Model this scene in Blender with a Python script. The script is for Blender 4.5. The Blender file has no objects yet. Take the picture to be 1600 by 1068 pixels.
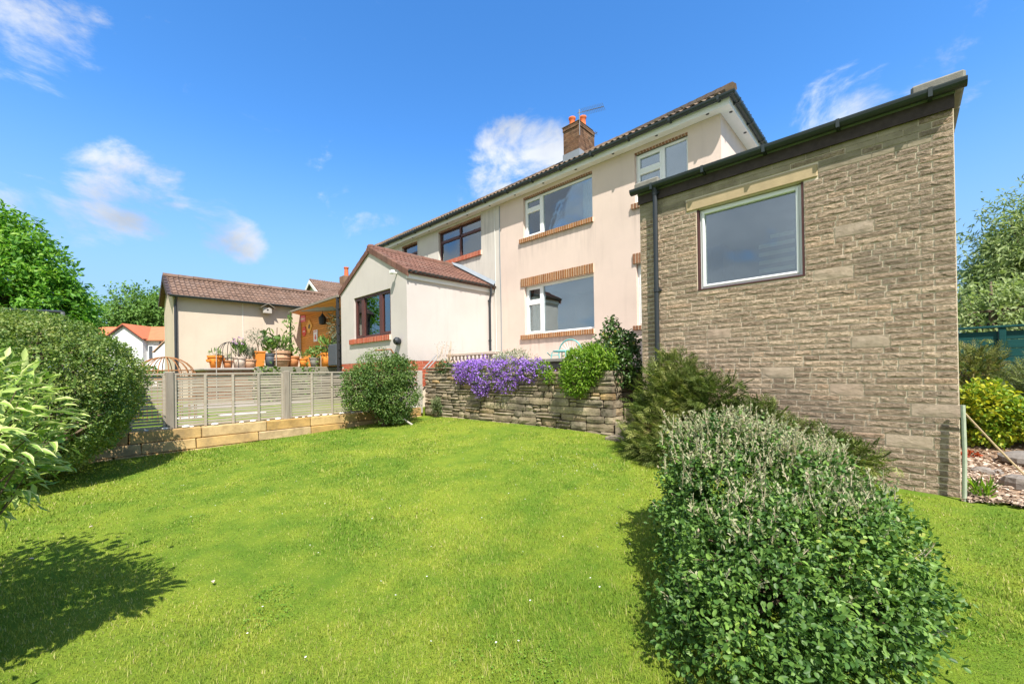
import bpy, math, random
import numpy as np
from mathutils import Vector, Matrix

random.seed(7)
RNG = np.random.default_rng(11)
scene = bpy.context.scene
COL = scene.collection

# ---------------------------------------------------------------- camera
CAMZ = 1.45
YAW, PITCH, ROLL = 0.7603, 0.00421, 0.0154
_c, _s = math.cos(YAW), math.sin(YAW)
_f = Vector((-_s * math.cos(PITCH), _c * math.cos(PITCH), math.sin(PITCH)))
_r = Vector((_c, _s, 0.0))
_d = _f.cross(_r)
_R = _r * math.cos(ROLL) + _d * math.sin(ROLL)
_D = -_r * math.sin(ROLL) + _d * math.cos(ROLL)
cam_data = bpy.data.cameras.new('camera')
cam = bpy.data.objects.new('camera', cam_data)
COL.objects.link(cam)
cam.matrix_world = Matrix(((_R.x, -_D.x, -_f.x, 0), (_R.y, -_D.y, -_f.y, 0), (_R.z, -_D.z, -_f.z, CAMZ), (0, 0, 0, 1)))
cam_data.sensor_fit = 'HORIZONTAL'
cam_data.sensor_width = 36.0
cam_data.lens = 643.04 / 1600 * 36
cam_data.shift_y = (577.42 - 534) / 1600
cam_data.clip_start = 0.05
cam_data.clip_end = 3000
scene.camera = cam
FW = np.array([-_s, _c]); RT = np.array([_c, _s])
def cw(lat, dep, z):                      # metres beside / ahead of the camera foot -> world
    p = FW * dep + RT * lat
    return (float(p[0]), float(p[1]), z)

# ---------------------------------------------------------------- light
SUN_EL = math.radians(54)
SUN_H = Vector((0.848, -0.530, 0)).normalized()
SUN_DIR = Vector((SUN_H.x * math.cos(SUN_EL), SUN_H.y * math.cos(SUN_EL), math.sin(SUN_EL)))
sun_data = bpy.data.lights.new('sun', 'SUN')
sun_data.energy = 3.3
sun_data.angle = math.radians(0.55)
sun_data.color = (1.0, 0.95, 0.87)
sun = bpy.data.objects.new('sun', sun_data)
COL.objects.link(sun)
sun.rotation_euler = SUN_DIR.to_track_quat('Z', 'Y').to_euler()
sun.location = (20, -12, 30)

world = bpy.data.worlds.new('World')
scene.world = world
world.use_nodes = True
wt = world.node_tree
wt.nodes.clear()
def wn(t, **k):
    n = wt.nodes.new(t)
    for a, b in k.items():
        setattr(n, a, b)
    return n
w_out = wn('ShaderNodeOutputWorld')
w_bg = wn('ShaderNodeBackground')
w_bg.inputs['Strength'].default_value = 0.145
sky = wn('ShaderNodeTexSky', sky_type='NISHITA')
sky.sun_disc = False
sky.sun_elevation = SUN_EL
sky.sun_rotation = math.atan2(SUN_H.x, SUN_H.y)
sky.air_density = 1.0
sky.dust_density = 0.35
sky.ozone_density = 2.2
hs = wn('ShaderNodeHueSaturation')
hs.inputs['Saturation'].default_value = 1.20
hs.inputs['Hue'].default_value = 0.503
hs.inputs['Value'].default_value = 1.0
tint = wn('ShaderNodeMix', data_type='RGBA', blend_type='MULTIPLY')
tint.inputs[0].default_value = 1.0
tint.inputs[7].default_value = (0.64, 0.73, 0.80, 1)
wt.links.new(sky.outputs[0], tint.inputs[6])
wt.links.new(tint.outputs[2], hs.inputs['Color'])
tc = wn('ShaderNodeTexCoord')
sep = wn('ShaderNodeSeparateXYZ')
wt.links.new(tc.outputs['Generated'], sep.inputs[0])
def wmath(op, a, b=None, clamp=False):
    n = wn('ShaderNodeMath', operation=op)
    n.use_clamp = clamp
    for i, v in enumerate((a, b)):
        if v is None:
            continue
        if isinstance(v, (int, float)):
            n.inputs[i].default_value = v
        else:
            wt.links.new(v, n.inputs[i])
    return n.outputs[0]
zz = wmath('ADD', wmath('MAXIMUM', sep.outputs[2], 0.0), 0.22)
cmb = wn('ShaderNodeCombineXYZ')
wt.links.new(wmath('DIVIDE', sep.outputs[0], zz), cmb.inputs[0])
wt.links.new(wmath('DIVIDE', sep.outputs[1], zz), cmb.inputs[1])
nz = wn('ShaderNodeTexNoise')
nz.inputs['Scale'].default_value = 6.5
nz.inputs['Detail'].default_value = 9
nz.inputs['Roughness'].default_value = 0.62
nz.inputs['Distortion'].default_value = 0.35
cmap = wn('ShaderNodeMapping')
cmap.inputs['Scale'].default_value = (1, 1, 1.7)
wt.links.new(tc.outputs['Generated'], cmap.inputs['Vector'])
wt.links.new(cmap.outputs[0], nz.inputs['Vector'])
# cloud banks: world directions and angular sizes; the half of the sky behind the viewer carries broken cloud
banks = [((-0.878, -0.059, 0.475), 0.9900, 0.20), ((-0.90, -0.045, 0.435), 0.9955, 0.17), ((-0.948, 0.055, 0.314), 0.9940, 0.24), ((-0.941, 0.10, 0.320), 0.9970, 0.22),
         ((-0.937, 0.170, 0.305), 0.9975, 0.20), ((-0.942, 0.205, 0.265), 0.9975, 0.22), ((-0.965, -0.067, 0.252), 0.9930, 0.20), ((-0.575, 0.675, 0.462), 0.9925, 0.30),
         ((-0.63, 0.645, 0.43), 0.9935, 0.24), ((-0.727, 0.567, 0.386), 0.9960, 0.13), ((-0.06, 0.898, 0.435), 0.9950, 0.16), ((0.054, 0.897, 0.438), 0.9970, 0.16),
         ((0.083, 0.866, 0.493), 0.9970, 0.18), ((0.45, -0.75, 0.48), 0.25, 0.40), ((-0.25, -0.85, 0.45), 0.45, 0.40)]
acc = None
for dvec, c0, amp in banks:
    v = Vector(dvec).normalized()
    dn = wn('ShaderNodeVectorMath', operation='DOT_PRODUCT')
    wt.links.new(tc.outputs['Generated'], dn.inputs[0])
    dn.inputs[1].default_value = v
    mr = wn('ShaderNodeMapRange')
    mr.interpolation_type = 'SMOOTHSTEP'
    mr.inputs['From Min'].default_value = c0
    mr.inputs['From Max'].default_value = 1 - (1 - c0) * 0.1
    mr.inputs['To Min'].default_value = 0
    mr.inputs['To Max'].default_value = amp
    wt.links.new(dn.outputs['Value'], mr.inputs['Value'])
    acc = mr.outputs[0] if acc is None else wmath('MAXIMUM', acc, mr.outputs[0])
dens = wn('ShaderNodeMapRange')
dens.interpolation_type = 'SMOOTHSTEP'
dens.inputs['From Min'].default_value = 0.635
dens.inputs['From Max'].default_value = 0.90
wt.links.new(wmath('ADD', nz.outputs['Fac'], acc), dens.inputs['Value'])
nz2 = wn('ShaderNodeTexNoise')
nz2.inputs['Scale'].default_value = 3.5
nz2.inputs['Detail'].default_value = 6
wt.links.new(cmap.outputs[0], nz2.inputs['Vector'])
cr = wn('ShaderNodeValToRGB')
cr.color_ramp.elements[0].position = 0.35
cr.color_ramp.elements[0].color = (1.5, 1.62, 1.82, 1)
cr.color_ramp.elements[1].position = 0.62
cr.color_ramp.elements[1].color = (2.75, 2.85, 3.0, 1)
wt.links.new(nz2.outputs['Fac'], cr.inputs[0])
mixc = wn('ShaderNodeMix', data_type='RGBA')
wt.links.new(wmath('MULTIPLY', dens.outputs[0], 0.92), mixc.inputs[0])
hz = wn('ShaderNodeMapRange')
hz.interpolation_type = 'SMOOTHSTEP'
hz.inputs['From Min'].default_value = 0.0
hz.inputs['From Max'].default_value = 0.50
hz.inputs['To Min'].default_value = 0.95
hz.inputs['To Max'].default_value = 0.0
wt.links.new(sep.outputs[2], hz.inputs['Value'])
hmix = wn('ShaderNodeMix', data_type='RGBA')
wt.links.new(hz.outputs[0], hmix.inputs[0])
wt.links.new(hs.outputs[0], hmix.inputs[6])
hmix.inputs[7].default_value = (0.98, 1.50, 2.15, 1)
wt.links.new(hmix.outputs[2], mixc.inputs[6])
wt.links.new(cr.outputs[0], mixc.inputs[7])
wt.links.new(mixc.outputs[2], w_bg.inputs['Color'])
wt.links.new(w_bg.outputs[0], w_out.inputs['Surface'])

scene.view_settings.view_transform = 'Standard'
scene.view_settings.look = 'None'
scene.view_settings.exposure = 1.42
scene.view_settings.gamma = 1.0
scene.view_settings.use_curve_mapping = False
scene.cycles.max_bounces = 8
scene.cycles.transparent_max_bounces = 12

# ---------------------------------------------------------------- materials
def rgb(r, g, b):
    def l(c):
        c /= 255.0
        return c / 12.92 if c <= 0.04045 else ((c + 0.055) / 1.055) ** 2.4
    return (l(r), l(g), l(b), 1)

class NT:
    def __init__(s, name):
        s.m = bpy.data.materials.new(name)
        s.m.use_nodes = True
        s.t = s.m.node_tree
        s.b = s.t.nodes['Principled BSDF']
        s.out = s.t.nodes['Material Output']
    def n(s, typ, ins=None, **k):
        nd = s.t.nodes.new(typ)
        for a, b in k.items():
            setattr(nd, a, b)
        for a, b in (ins or {}).items():
            s.set(nd.inputs[a], b)
        return nd
    def set(s, inp, v):
        if hasattr(v, 'is_output'):
            s.t.links.new(v, inp)
        else:
            inp.default_value = v
    def obj(s):
        return s.n('ShaderNodeTexCoord').outputs['Object']
    def pos(s):
        return s.n('ShaderNodeNewGeometry').outputs['Position']
    def noise(s, scale, detail=4, rough=0.55, vec=None, dist=0.0):
        nd = s.n('ShaderNodeTexNoise', {'Scale': scale, 'Detail': detail, 'Roughness': rough, 'Distortion': dist})
        s.t.links.new(vec if vec is not None else s.pos(), nd.inputs['Vector'])
        return nd.outputs['Fac']
    def ramp(s, fac, stops):
        nd = s.n('ShaderNodeValToRGB')
        e = nd.color_ramp.elements
        while len(e) < len(stops):
            e.new(0.5)
        for i, (p, c) in enumerate(stops):
            e[i].position = p
            e[i].color = c if len(c) == 4 else (*c, 1)
        s.t.links.new(fac, nd.inputs[0])
        return nd.outputs[0]
    def mix(s, fac, a, b, blend='MIX'):
        nd = s.n('ShaderNodeMix', data_type='RGBA', blend_type=blend)
        s.set(nd.inputs[0], fac); s.set(nd.inputs[6], a); s.set(nd.inputs[7], b)
        return nd.outputs[2]
    def math(s, op, a, b=0.0, c=None):
        nd = s.n('ShaderNodeMath', operation=op)
        s.set(nd.inputs[0], a); s.set(nd.inputs[1], b)
        if c is not None:
            s.set(nd.inputs[2], c)
        return nd.outputs[0]
    def scaled(s, vec, sc):
        nd = s.n('ShaderNodeMapping')
        nd.inputs['Scale'].default_value = sc
        s.t.links.new(vec, nd.inputs['Vector'])
        return nd.outputs[0]
    def bump(s, h, strength=0.3, dist=0.01):
        nd = s.n('ShaderNodeBump', {'Strength': strength, 'Distance': dist})
        s.t.links.new(h, nd.inputs['Height'])
        s.t.links.new(nd.outputs[0], s.b.inputs['Normal'])
    def base(s, c, rough=0.8, spec=0.3):
        s.set(s.b.inputs['Base Color'], c)
        s.set(s.b.inputs['Roughness'], rough)
        s.b.inputs['Specular IOR Level'].default_value = spec
        return s.m
    def objrand(s):
        return s.n('ShaderNodeObjectInfo').outputs['Random']
    def attr(s, name='rnd'):
        return s.n('ShaderNodeAttribute', attribute_name=name).outputs['Fac']

def render_mat(name, col, dirt=0.25, sills=(), base=None):
    t = NT(name)
    p = t.pos()
    n1 = t.noise(0.9, 6, 0.6, p)
    n2 = t.noise(5, 5, 0.6, t.scaled(p, (1, 1, 0.12)))
    n3 = t.noise(160, 3, 0.6, p)
    c = t.mix(t.ramp(n1, [(0.35, (0, 0, 0, 1)), (0.7, (1, 1, 1, 1))]), col, [x * 0.90 for x in col[:3]] + [1])
    c = t.mix(t.math('MULTIPLY', t.ramp(n2, [(0.54, (0, 0, 0, 1)), (0.76, (1, 1, 1, 1))]), dirt), c, [x * 0.55 for x in col[:3]] + [1])
    sx_ = t.n('ShaderNodeSeparateXYZ', {0: p}).outputs
    streak = t.ramp(t.noise(9, 4, 0.6, t.scaled(p, (1, 1, 0.07))), [(0.42, (0, 0, 0, 1)), (0.66, (1, 1, 1, 1))])
    grime = None
    for (x0, x1, zt, ln) in sills:                      # run-off stains below the sills
        mx_ = t.math('MULTIPLY', t.math('GREATER_THAN', sx_[0], x0), t.math('LESS_THAN', sx_[0], x1))
        mr = t.n('ShaderNodeMapRange', {0: sx_[2], 1: zt - ln, 2: zt, 3: 0.0, 4: 1.0}).outputs[0]
        m_ = t.math('MULTIPLY', t.math('MULTIPLY', mr, mx_), t.math('LESS_THAN', sx_[2], zt + 0.05))
        grime = m_ if grime is None else t.math('MAXIMUM', grime, m_)
    if base is not None:                                # splash dirt above the plinth
        mr = t.n('ShaderNodeMapRange', {0: sx_[2], 1: base + 0.45, 2: base, 3: 0.0, 4: 0.9}).outputs[0]
        m_ = t.math('MULTIPLY', mr, t.noise(4, 4, 0.6, p))
        c = t.mix(t.math('MULTIPLY', m_, 0.6), c, [x * 0.62 for x in col[:3]] + [1])
    if grime is not None:
        c = t.mix(t.math('MULTIPLY', t.math('MULTIPLY', grime, streak), 0.5), c, [x * 0.52 for x in col[:3]] + [1])
    crack = t.n('ShaderNodeTexVoronoi', {'Scale': 0.9}, feature='DISTANCE_TO_EDGE')
    t.t.links.new(t.mix(0.12, p, t.n('ShaderNodeTexNoise', {'Scale': 3.0, 'Detail': 4.0}).outputs['Color']), crack.inputs['Vector'])
    c = t.mix(t.math('MULTIPLY', t.math('LESS_THAN', crack.outputs['Distance'], 0.002), 0.10), c, [x * 0.5 for x in col[:3]] + [1])
    t.bump(t.math('ADD', t.math('MULTIPLY', n3, 0.5), n1), 0.35, 0.008)
    return t.base(c, 0.92, 0.15)

def flat_mat(name, col, rough=0.6, var=0.12, scale=6, spec=0.35, metallic=0.0, bump=0.1):
    t = NT(name)
    n1 = t.noise(scale, 5, 0.6, t.pos())
    c = t.mix(n1, [x * (1 - var) for x in col[:3]] + [1], [min(1, x * (1 + var)) for x in col[:3]] + [1])
    if bump:
        t.bump(t.noise(scale * 12, 3), bump, 0.004)
    t.b.inputs['Metallic'].default_value = metallic
    return t.base(c, rough, spec)

def piece_mat(name, stops, rough=0.85, rand='obj', grain=40, dirt=None, bump=0.5, bdist=0.01, var=0.35):
    """colour chosen per piece, mottled inside the piece"""
    t = NT(name)
    r = t.objrand() if rand == 'obj' else t.attr('rnd')
    p = t.pos()
    c = t.ramp(r, stops)
    n1 = t.noise(grain * 0.22, 5, 0.65, p)
    n2 = t.noise(grain, 4, 0.65, p)
    c = t.mix(t.math('MULTIPLY', t.ramp(n1, [(0.4, (0, 0, 0, 1)), (0.68, (1, 1, 1, 1))]), var), c, t.mix(1.0, c, (0.38, 0.34, 0.30, 1), 'MULTIPLY'))
    c = t.mix(t.math('MULTIPLY', t.ramp(n2, [(0.5, (0, 0, 0, 1)), (0.75, (1, 1, 1, 1))]), var * 0.5), c, t.mix(1.0, c, (1.5, 1.45, 1.35, 1), 'MULTIPLY'))
    if dirt:
        n3 = t.noise(dirt[1], 5, 0.6, p)
        c = t.mix(t.math('MULTIPLY', t.ramp(n3, [(0.48, (0, 0, 0, 1)), (0.66, (1, 1, 1, 1))]), dirt[2]), c, dirt[0])
    t.bump(t.math('ADD', n1, t.math('MULTIPLY', n2, 0.5)), bump, bdist)
    return t.base(c, rough, 0.25)

def leaf_mat(name, stops, rough=0.5, trans=0.35, spec=0.35, var=None):
    t = NT(name)
    r = t.attr('rnd')
    c = t.ramp(r, stops)
    if var:
        c = t.mix(t.ramp(t.noise(var[0], 3), [(0.4, (0, 0, 0, 1)), (0.62, (1, 1, 1, 1))]), c, t.mix(1.0, c, var[1], 'MULTIPLY'))
    t.base(c, rough, spec)
    tr = t.n('ShaderNodeBsdfTranslucent')
    t.t.links.new(t.mix(1.0, c, (1.25, 1.35, 0.7, 1), 'MULTIPLY'), tr.inputs['Color'])
    mx = t.n('ShaderNodeMixShader')
    mx.inputs[0].default_value = trans
    t.t.links.new(t.b.outputs[0], mx.inputs[1])
    t.t.links.new(tr.outputs[0], mx.inputs[2])
    t.t.links.new(mx.outputs[0], t.out.inputs['Surface'])
    return t.m

def glass_mat(name, refl=0.20, tint=(0.80, 0.87, 0.90, 1), wav=0.06):
    t = NT(name)
    gl = t.n('ShaderNodeBsdfGlossy')
    gl.inputs['Roughness'].default_value = 0.015
    gl.inputs['Color'].default_value = (0.88, 0.97, 1.0, 1)
    tr = t.n('ShaderNodeBsdfTransparent')
    tr.inputs['Color'].default_value = tint
    fr = t.n('ShaderNodeFresnel', {'IOR': 1.5})
    fac = t.math('ADD', t.math('MULTIPLY', fr.outputs[0], 1.4), refl - 0.05)
    mx = t.n('ShaderNodeMixShader')
    t.t.links.new(fac, mx.inputs[0])
    t.t.links.new(tr.outputs[0], mx.inputs[1])
    t.t.links.new(gl.outputs[0], mx.inputs[2])
    t.t.links.new(mx.outputs[0], t.out.inputs['Surface'])
    bp = t.n('ShaderNodeBump', {'Strength': wav, 'Distance': 0.02})
    t.t.links.new(t.noise(2.2, 2, 0.4), bp.inputs['Height'])
    t.t.links.new(bp.outputs[0], gl.inputs['Normal'])
    return t.m

def wood_mat(name, col, col2, rough=0.75, sc=(3, 3, 40), bump=0.3, rand=True):
    t = NT(name)
    p = t.pos()
    n = t.noise(1.0, 6, 0.65, t.scaled(p, sc), 0.4)
    n2 = t.noise(3, 4, 0.6, p)
    c = t.mix(t.ramp(n, [(0.3, (0, 0, 0, 1)), (0.7, (1, 1, 1, 1))]), col, col2)
    c = t.mix(t.math('MULTIPLY', n2, 0.4), c, [x * 0.55 for x in col2[:3]] + [1])
    if rand:
        c = t.mix(t.math('MULTIPLY', t.objrand(), 0.6), c, [x * 0.55 for x in col[:3]] + [1])
    t.bump(n, bump, 0.004)
    return t.base(c, rough, 0.2)

M = {}
M['peach'] = render_mat('peach_render', (0.70, 0.565, 0.48, 1), 0.18, [(-8.05, -7.6, 5.12, 1.1), (-7.6, -5.9, 5.12, 0.5), (-5.9, -5.45, 5.12, 1.2), (-8.0, -5.5, 2.355, 0.5), (-4.5, -3.1, 5.12, 0.9)])
M['cream'] = render_mat('cream_render', (0.65, 0.605, 0.535, 1), 0.55, [(-9.75, -9.05, 6.4, 2.2), (-12.0, -9.6, 5.155, 0.6)])
M['white_render'] = render_mat('white_render', (0.56, 0.51, 0.47, 1), 0.22, base=1.77)
M['beige'] = render_mat('beige_render', (0.58, 0.48, 0.375, 1), 0.14)
M['far_white'] = render_mat('far_white_render', (0.72, 0.70, 0.68, 1), 0.1)
M['white_paint'] = flat_mat('white_paint', (0.74, 0.73, 0.69, 1), 0.5, 0.10, 5)
M['upvc'] = flat_mat('white_plastic', (0.80, 0.81, 0.80, 1), 0.35, 0.04, 4, 0.4, bump=0)
M['brown_frame'] = flat_mat('dark_brown_frame', (0.085, 0.030, 0.024, 1), 0.4, 0.2, 9, 0.4)
M['gutter'] = flat_mat('dark_gutter_plastic', (0.022, 0.032, 0.033, 1), 0.45, 0.35, 5, 0.45)
M['black_pipe'] = flat_mat('dark_pipe_plastic', (0.022, 0.027, 0.032, 1), 0.45, 0.25, 5, 0.45)
M['fascia_purple'] = flat_mat('weathered_purple_paint', (0.060, 0.045, 0.045, 1), 0.75, 0.6, 14, 0.2)
M['reveal_red'] = flat_mat('red_brown_paint', (0.075, 0.030, 0.028, 1), 0.6, 0.4, 20, 0.25)
M['interior'] = flat_mat('room_plaster', (0.34, 0.33, 0.31, 1), 0.9, 0.1, 2, 0.1)
M['glass'] = glass_mat('window_glass')
M['glass_dark'] = glass_mat('window_glass_soft', 0.21, (0.66, 0.72, 0.74, 1), 0.10)
M['curtain'] = flat_mat('pale_curtain', (0.62, 0.64, 0.60, 1), 0.9, 0.12, 8, 0.1)
M['blind'] = flat_mat('cream_blind', (0.84, 0.75, 0.60, 1), 0.8, 0.08, 8, 0.1)
M['mortar'] = flat_mat('pale_mortar', (0.68, 0.58, 0.45, 1), 0.95, 0.2, 14, 0.1, bump=0.4)
M['dark_joint'] = flat_mat('dark_joint_earth', (0.055, 0.045, 0.032, 1), 0.95, 0.3, 14, 0.1, bump=0.5)
ext_stops = [(0.0, (0.345, 0.255, 0.18)), (0.3, (0.51, 0.385, 0.275)), (0.6, (0.44, 0.335, 0.245)), (0.85, (0.61, 0.47, 0.335)), (1.0, (0.55, 0.385, 0.265))]
M['ext_stone'] = piece_mat('split_face_stone', ext_stops, 0.92, 'obj', 190, ((0.16, 0.13, 0.10, 1), 1.1, 0.45), 1.0, 0.022, 0.9)
M['jumper'] = piece_mat('smooth_pinkish_block', [(0, (0.42, 0.315, 0.235)), (0.5, (0.385, 0.31, 0.235)), (1, (0.43, 0.34, 0.25))], 0.92, 'obj', 70, None, 0.6, 0.012, 0.45)
M['ext_stone_far'] = piece_mat('split_face_stone_joined', ext_stops, 0.92, 'attr', 190, ((0.16, 0.13, 0.10, 1), 1.1, 0.45), 1.0, 0.022, 0.9)
top_stops = [(0.0, (0.25, 0.21, 0.15)), (0.5, (0.34, 0.285, 0.205)), (1.0, (0.29, 0.245, 0.175))]
M['ashlar'] = piece_mat('weathered_flat_stone', top_stops, 0.92, 'obj', 30, None, 0.4, 0.006, 0.5)
M['lintel'] = flat_mat('yellow_sandstone_lintel', (0.44, 0.34, 0.205, 1), 0.85, 0.3, 7, 0.2, bump=0.4)
dry_stops = [(0.0, (0.20, 0.16, 0.11)), (0.25, (0.38, 0.31, 0.205)), (0.5, (0.28, 0.24, 0.175)), (0.72, (0.46, 0.385, 0.255)), (0.9, (0.33, 0.26, 0.17)), (1.0, (0.50, 0.34, 0.16))]
M['dry_stone'] = piece_mat('garden_wall_stone', dry_stops, 0.93, 'obj', 26, ((0.075, 0.062, 0.046, 1), 1.7, 0.7), 0.9, 0.02, 0.6)
M['kerb_stone'] = piece_mat('sawn_sandstone', [(0, (0.47, 0.29, 0.10)), (0.5, (0.55, 0.375, 0.165)), (1, (0.52, 0.38, 0.21))], 0.9, 'obj', 22, ((0.22, 0.155, 0.085, 1), 2.8, 0.6), 0.6, 0.012, 0.5)
brick_stops = [(0, (0.27, 0.115, 0.045)), (0.5, (0.36, 0.160, 0.058)), (1, (0.30, 0.165, 0.085))]
M['brick'] = piece_mat('brown_brick', brick_stops, 0.88, 'obj', 60, None, 0.4, 0.004, 0.45)
M['brick_joined'] = piece_mat('brown_brick_joined', [(0, (0.22, 0.105, 0.058)), (0.5, (0.31, 0.150, 0.080)), (1, (0.27, 0.165, 0.10))], 0.88, 'attr', 60, None, 0.4, 0.004, 0.45)
M['red_brick'] = piece_mat('red_brick', [(0, (0.36, 0.085, 0.045)), (0.5, (0.46, 0.115, 0.06)), (1, (0.42, 0.13, 0.075))], 0.85, 'obj', 60, None, 0.3, 0.004, 0.3)
M['red_brick_joined'] = piece_mat('red_brick_joined', [(0, (0.36, 0.085, 0.045)), (0.5, (0.46, 0.115, 0.06)), (1, (0.42, 0.13, 0.075))], 0.85, 'attr', 60, None, 0.3, 0.004, 0.3)
M['chimney_brick'] = piece_mat('sooty_chimney_brick', [(0, (0.13, 0.075, 0.048)), (0.5, (0.21, 0.115, 0.065)), (1, (0.25, 0.155, 0.095))], 0.92, 'attr', 40, ((0.05, 0.04, 0.03, 1), 3, 0.5), 0.5, 0.006, 0.5)
M['tile'] = piece_mat('red_brown_concrete_tile', [(0, (0.14, 0.070, 0.050)), (0.5, (0.195, 0.098, 0.070)), (1, (0.175, 0.102, 0.076))], 0.8, 'obj', 30, ((0.085, 0.05, 0.038, 1), 3, 0.4), 0.3, 0.005, 0.35)
M['tile_joined'] = piece_mat('red_brown_tile_joined', [(0, (0.14, 0.070, 0.050)), (0.5, (0.195, 0.098, 0.070)), (1, (0.175, 0.102, 0.076))], 0.8, 'attr', 30, ((0.085, 0.05, 0.038, 1), 3, 0.4), 0.3, 0.005, 0.35)
M['old_tile'] = piece_mat('weathered_roof_tile', [(0, (0.12, 0.09, 0.067)), (0.5, (0.17, 0.125, 0.092)), (1, (0.22, 0.14, 0.09))], 0.88, 'attr', 30, ((0.16, 0.14, 0.085, 1), 2.5, 0.5), 0.5, 0.008, 0.5)
M['shed_tile'] = piece_mat('brown_interlocking_tile', [(0, (0.15, 0.095, 0.068)), (0.5, (0.20, 0.126, 0.09)), (1, (0.19, 0.128, 0.098))], 0.88, 'attr', 30, ((0.09, 0.06, 0.045, 1), 2.5, 0.45), 0.5, 0.008, 0.4)
M['orange_roof'] = piece_mat('orange_pantile', [(0, (0.52, 0.145, 0.065)), (1, (0.60, 0.19, 0.09))], 0.8, 'attr', 8, None, 0.3, 0.01, 0.2)
M['lead'] = flat_mat('grey_lead_flashing', (0.23, 0.26, 0.29, 1), 0.5, 0.2, 5, 0.4)
M['concrete'] = flat_mat('lichened_concrete_coping', (0.22, 0.21, 0.18, 1), 0.95, 0.45, 13, 0.15, bump=0.6)
M['paving'] = flat_mat('concrete_paving', (0.36, 0.32, 0.29, 1), 0.92, 0.25, 5, 0.15, bump=0.3)
M['grey_wood'] = wood_mat('silvered_fence_wood', (0.50, 0.435, 0.345, 1), (0.34, 0.29, 0.22, 1), 0.88, (30, 3, 30))
M['post_wood'] = wood_mat('weathered_post_wood', (0.36, 0.31, 0.25, 1), (0.24, 0.20, 0.155, 1), 0.9, (25, 25, 2.5))
M['pale_wood'] = wood_mat('bleached_post_wood', (0.58, 0.53, 0.47, 1), (0.46, 0.41, 0.35, 1), 0.85, (25, 25, 2.5))
M['orange_wood'] = wood_mat('oiled_orange_larch', (0.86, 0.37, 0.085, 1), (0.74, 0.28, 0.05, 1), 0.6, (2, 30, 40))
M['deck_wood'] = wood_mat('grey_green_decking', (0.33, 0.31, 0.245, 1), (0.24, 0.225, 0.17, 1), 0.85, (30, 2, 30))
M['green_wood'] = wood_mat('dark_green_stained_board', (0.012, 0.098, 0.092, 1), (0.007, 0.065, 0.062, 1), 0.6, (2, 30, 40))
M['rust'] = flat_mat('rusty_iron', (0.30, 0.135, 0.055, 1), 0.9, 0.45, 30, 0.2)
M['black_metal'] = flat_mat('black_metal', (0.022, 0.022, 0.024, 1), 0.5, 0.2, 20, 0.4)
M['grey_metal'] = flat_mat('galvanised_metal', (0.24, 0.24, 0.235, 1), 0.45, 0.2, 20, 0.4, 0.6)
M['terracotta'] = flat_mat('terracotta', (0.52, 0.215, 0.085, 1), 0.85, 0.2, 12, 0.2)
M['terracotta_pale'] = flat_mat('limey_terracotta', (0.52, 0.31, 0.195, 1), 0.9, 0.28, 14, 0.15)
M['terracotta_grey'] = flat_mat('bleached_clay', (0.55, 0.44, 0.36, 1), 0.9, 0.2, 14, 0.15)
M['orange_pot'] = flat_mat('bright_orange_clay', (0.66, 0.22, 0.035, 1), 0.75, 0.15, 12, 0.25)
M['slate_pot'] = flat_mat('slate_grey_pot', (0.075, 0.085, 0.10, 1), 0.6, 0.15, 12, 0.3)
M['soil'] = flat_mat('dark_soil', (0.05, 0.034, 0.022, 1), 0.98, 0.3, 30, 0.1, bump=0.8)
M['chimney_pot'] = flat_mat('orange_chimney_pot', (0.56, 0.145, 0.055, 1), 0.8, 0.15, 8, 0.2)
M['bark'] = piece_mat('tree_bark', [(0, (0.115, 0.085, 0.058)), (1, (0.16, 0.12, 0.085))], 0.95, 'obj', 30, None, 0.9, 0.02, 0.5)
M['twig'] = flat_mat('shrub_twig', (0.135, 0.10, 0.065, 1), 0.9, 0.3, 20, 0.15)
M['pale_twig'] = flat_mat('pale_shoot', (0.42, 0.35, 0.24, 1), 0.8, 0.2, 20, 0.2)
M['rock'] = piece_mat('garden_boulder', [(0, (0.22, 0.20, 0.18)), (1, (0.30, 0.265, 0.23))], 0.92, 'obj', 12, ((0.10, 0.09, 0.08, 1), 5, 0.4), 0.8, 0.03, 0.5)
M['teal'] = flat_mat('faded_turquoise_paint', (0.17, 0.42, 0.40, 1), 0.55, 0.2, 15, 0.3)
M['rope'] = flat_mat('straw_coloured_cord', (0.50, 0.37, 0.22, 1), 0.85, 0.25, 60, 0.15)
M['pole_paint'] = flat_mat('flaking_pale_green_pole', (0.36, 0.40, 0.29, 1), 0.8, 0.3, 25, 0.2)
M['pebble'] = flat_mat('white_pebble', (0.76, 0.73, 0.68, 1), 0.75, 0.15, 12, 0.25)
def print_mat(name, c):
    return flat_mat(name, c, 0.45, 0.04, 5, 0.4, bump=0)
M['sign_pink'] = print_mat('pink_enamel', (0.68, 0.12, 0.20, 1))
M['sign_yellow'] = print_mat('amber_enamel', (0.75, 0.36, 0.02, 1))
M['sign_red'] = print_mat('red_enamel', (0.62, 0.05, 0.03, 1))
M['sign_white'] = print_mat('white_enamel', (0.78, 0.74, 0.70, 1))
M['sign_black'] = print_mat('black_enamel', (0.02, 0.02, 0.02, 1))

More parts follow.
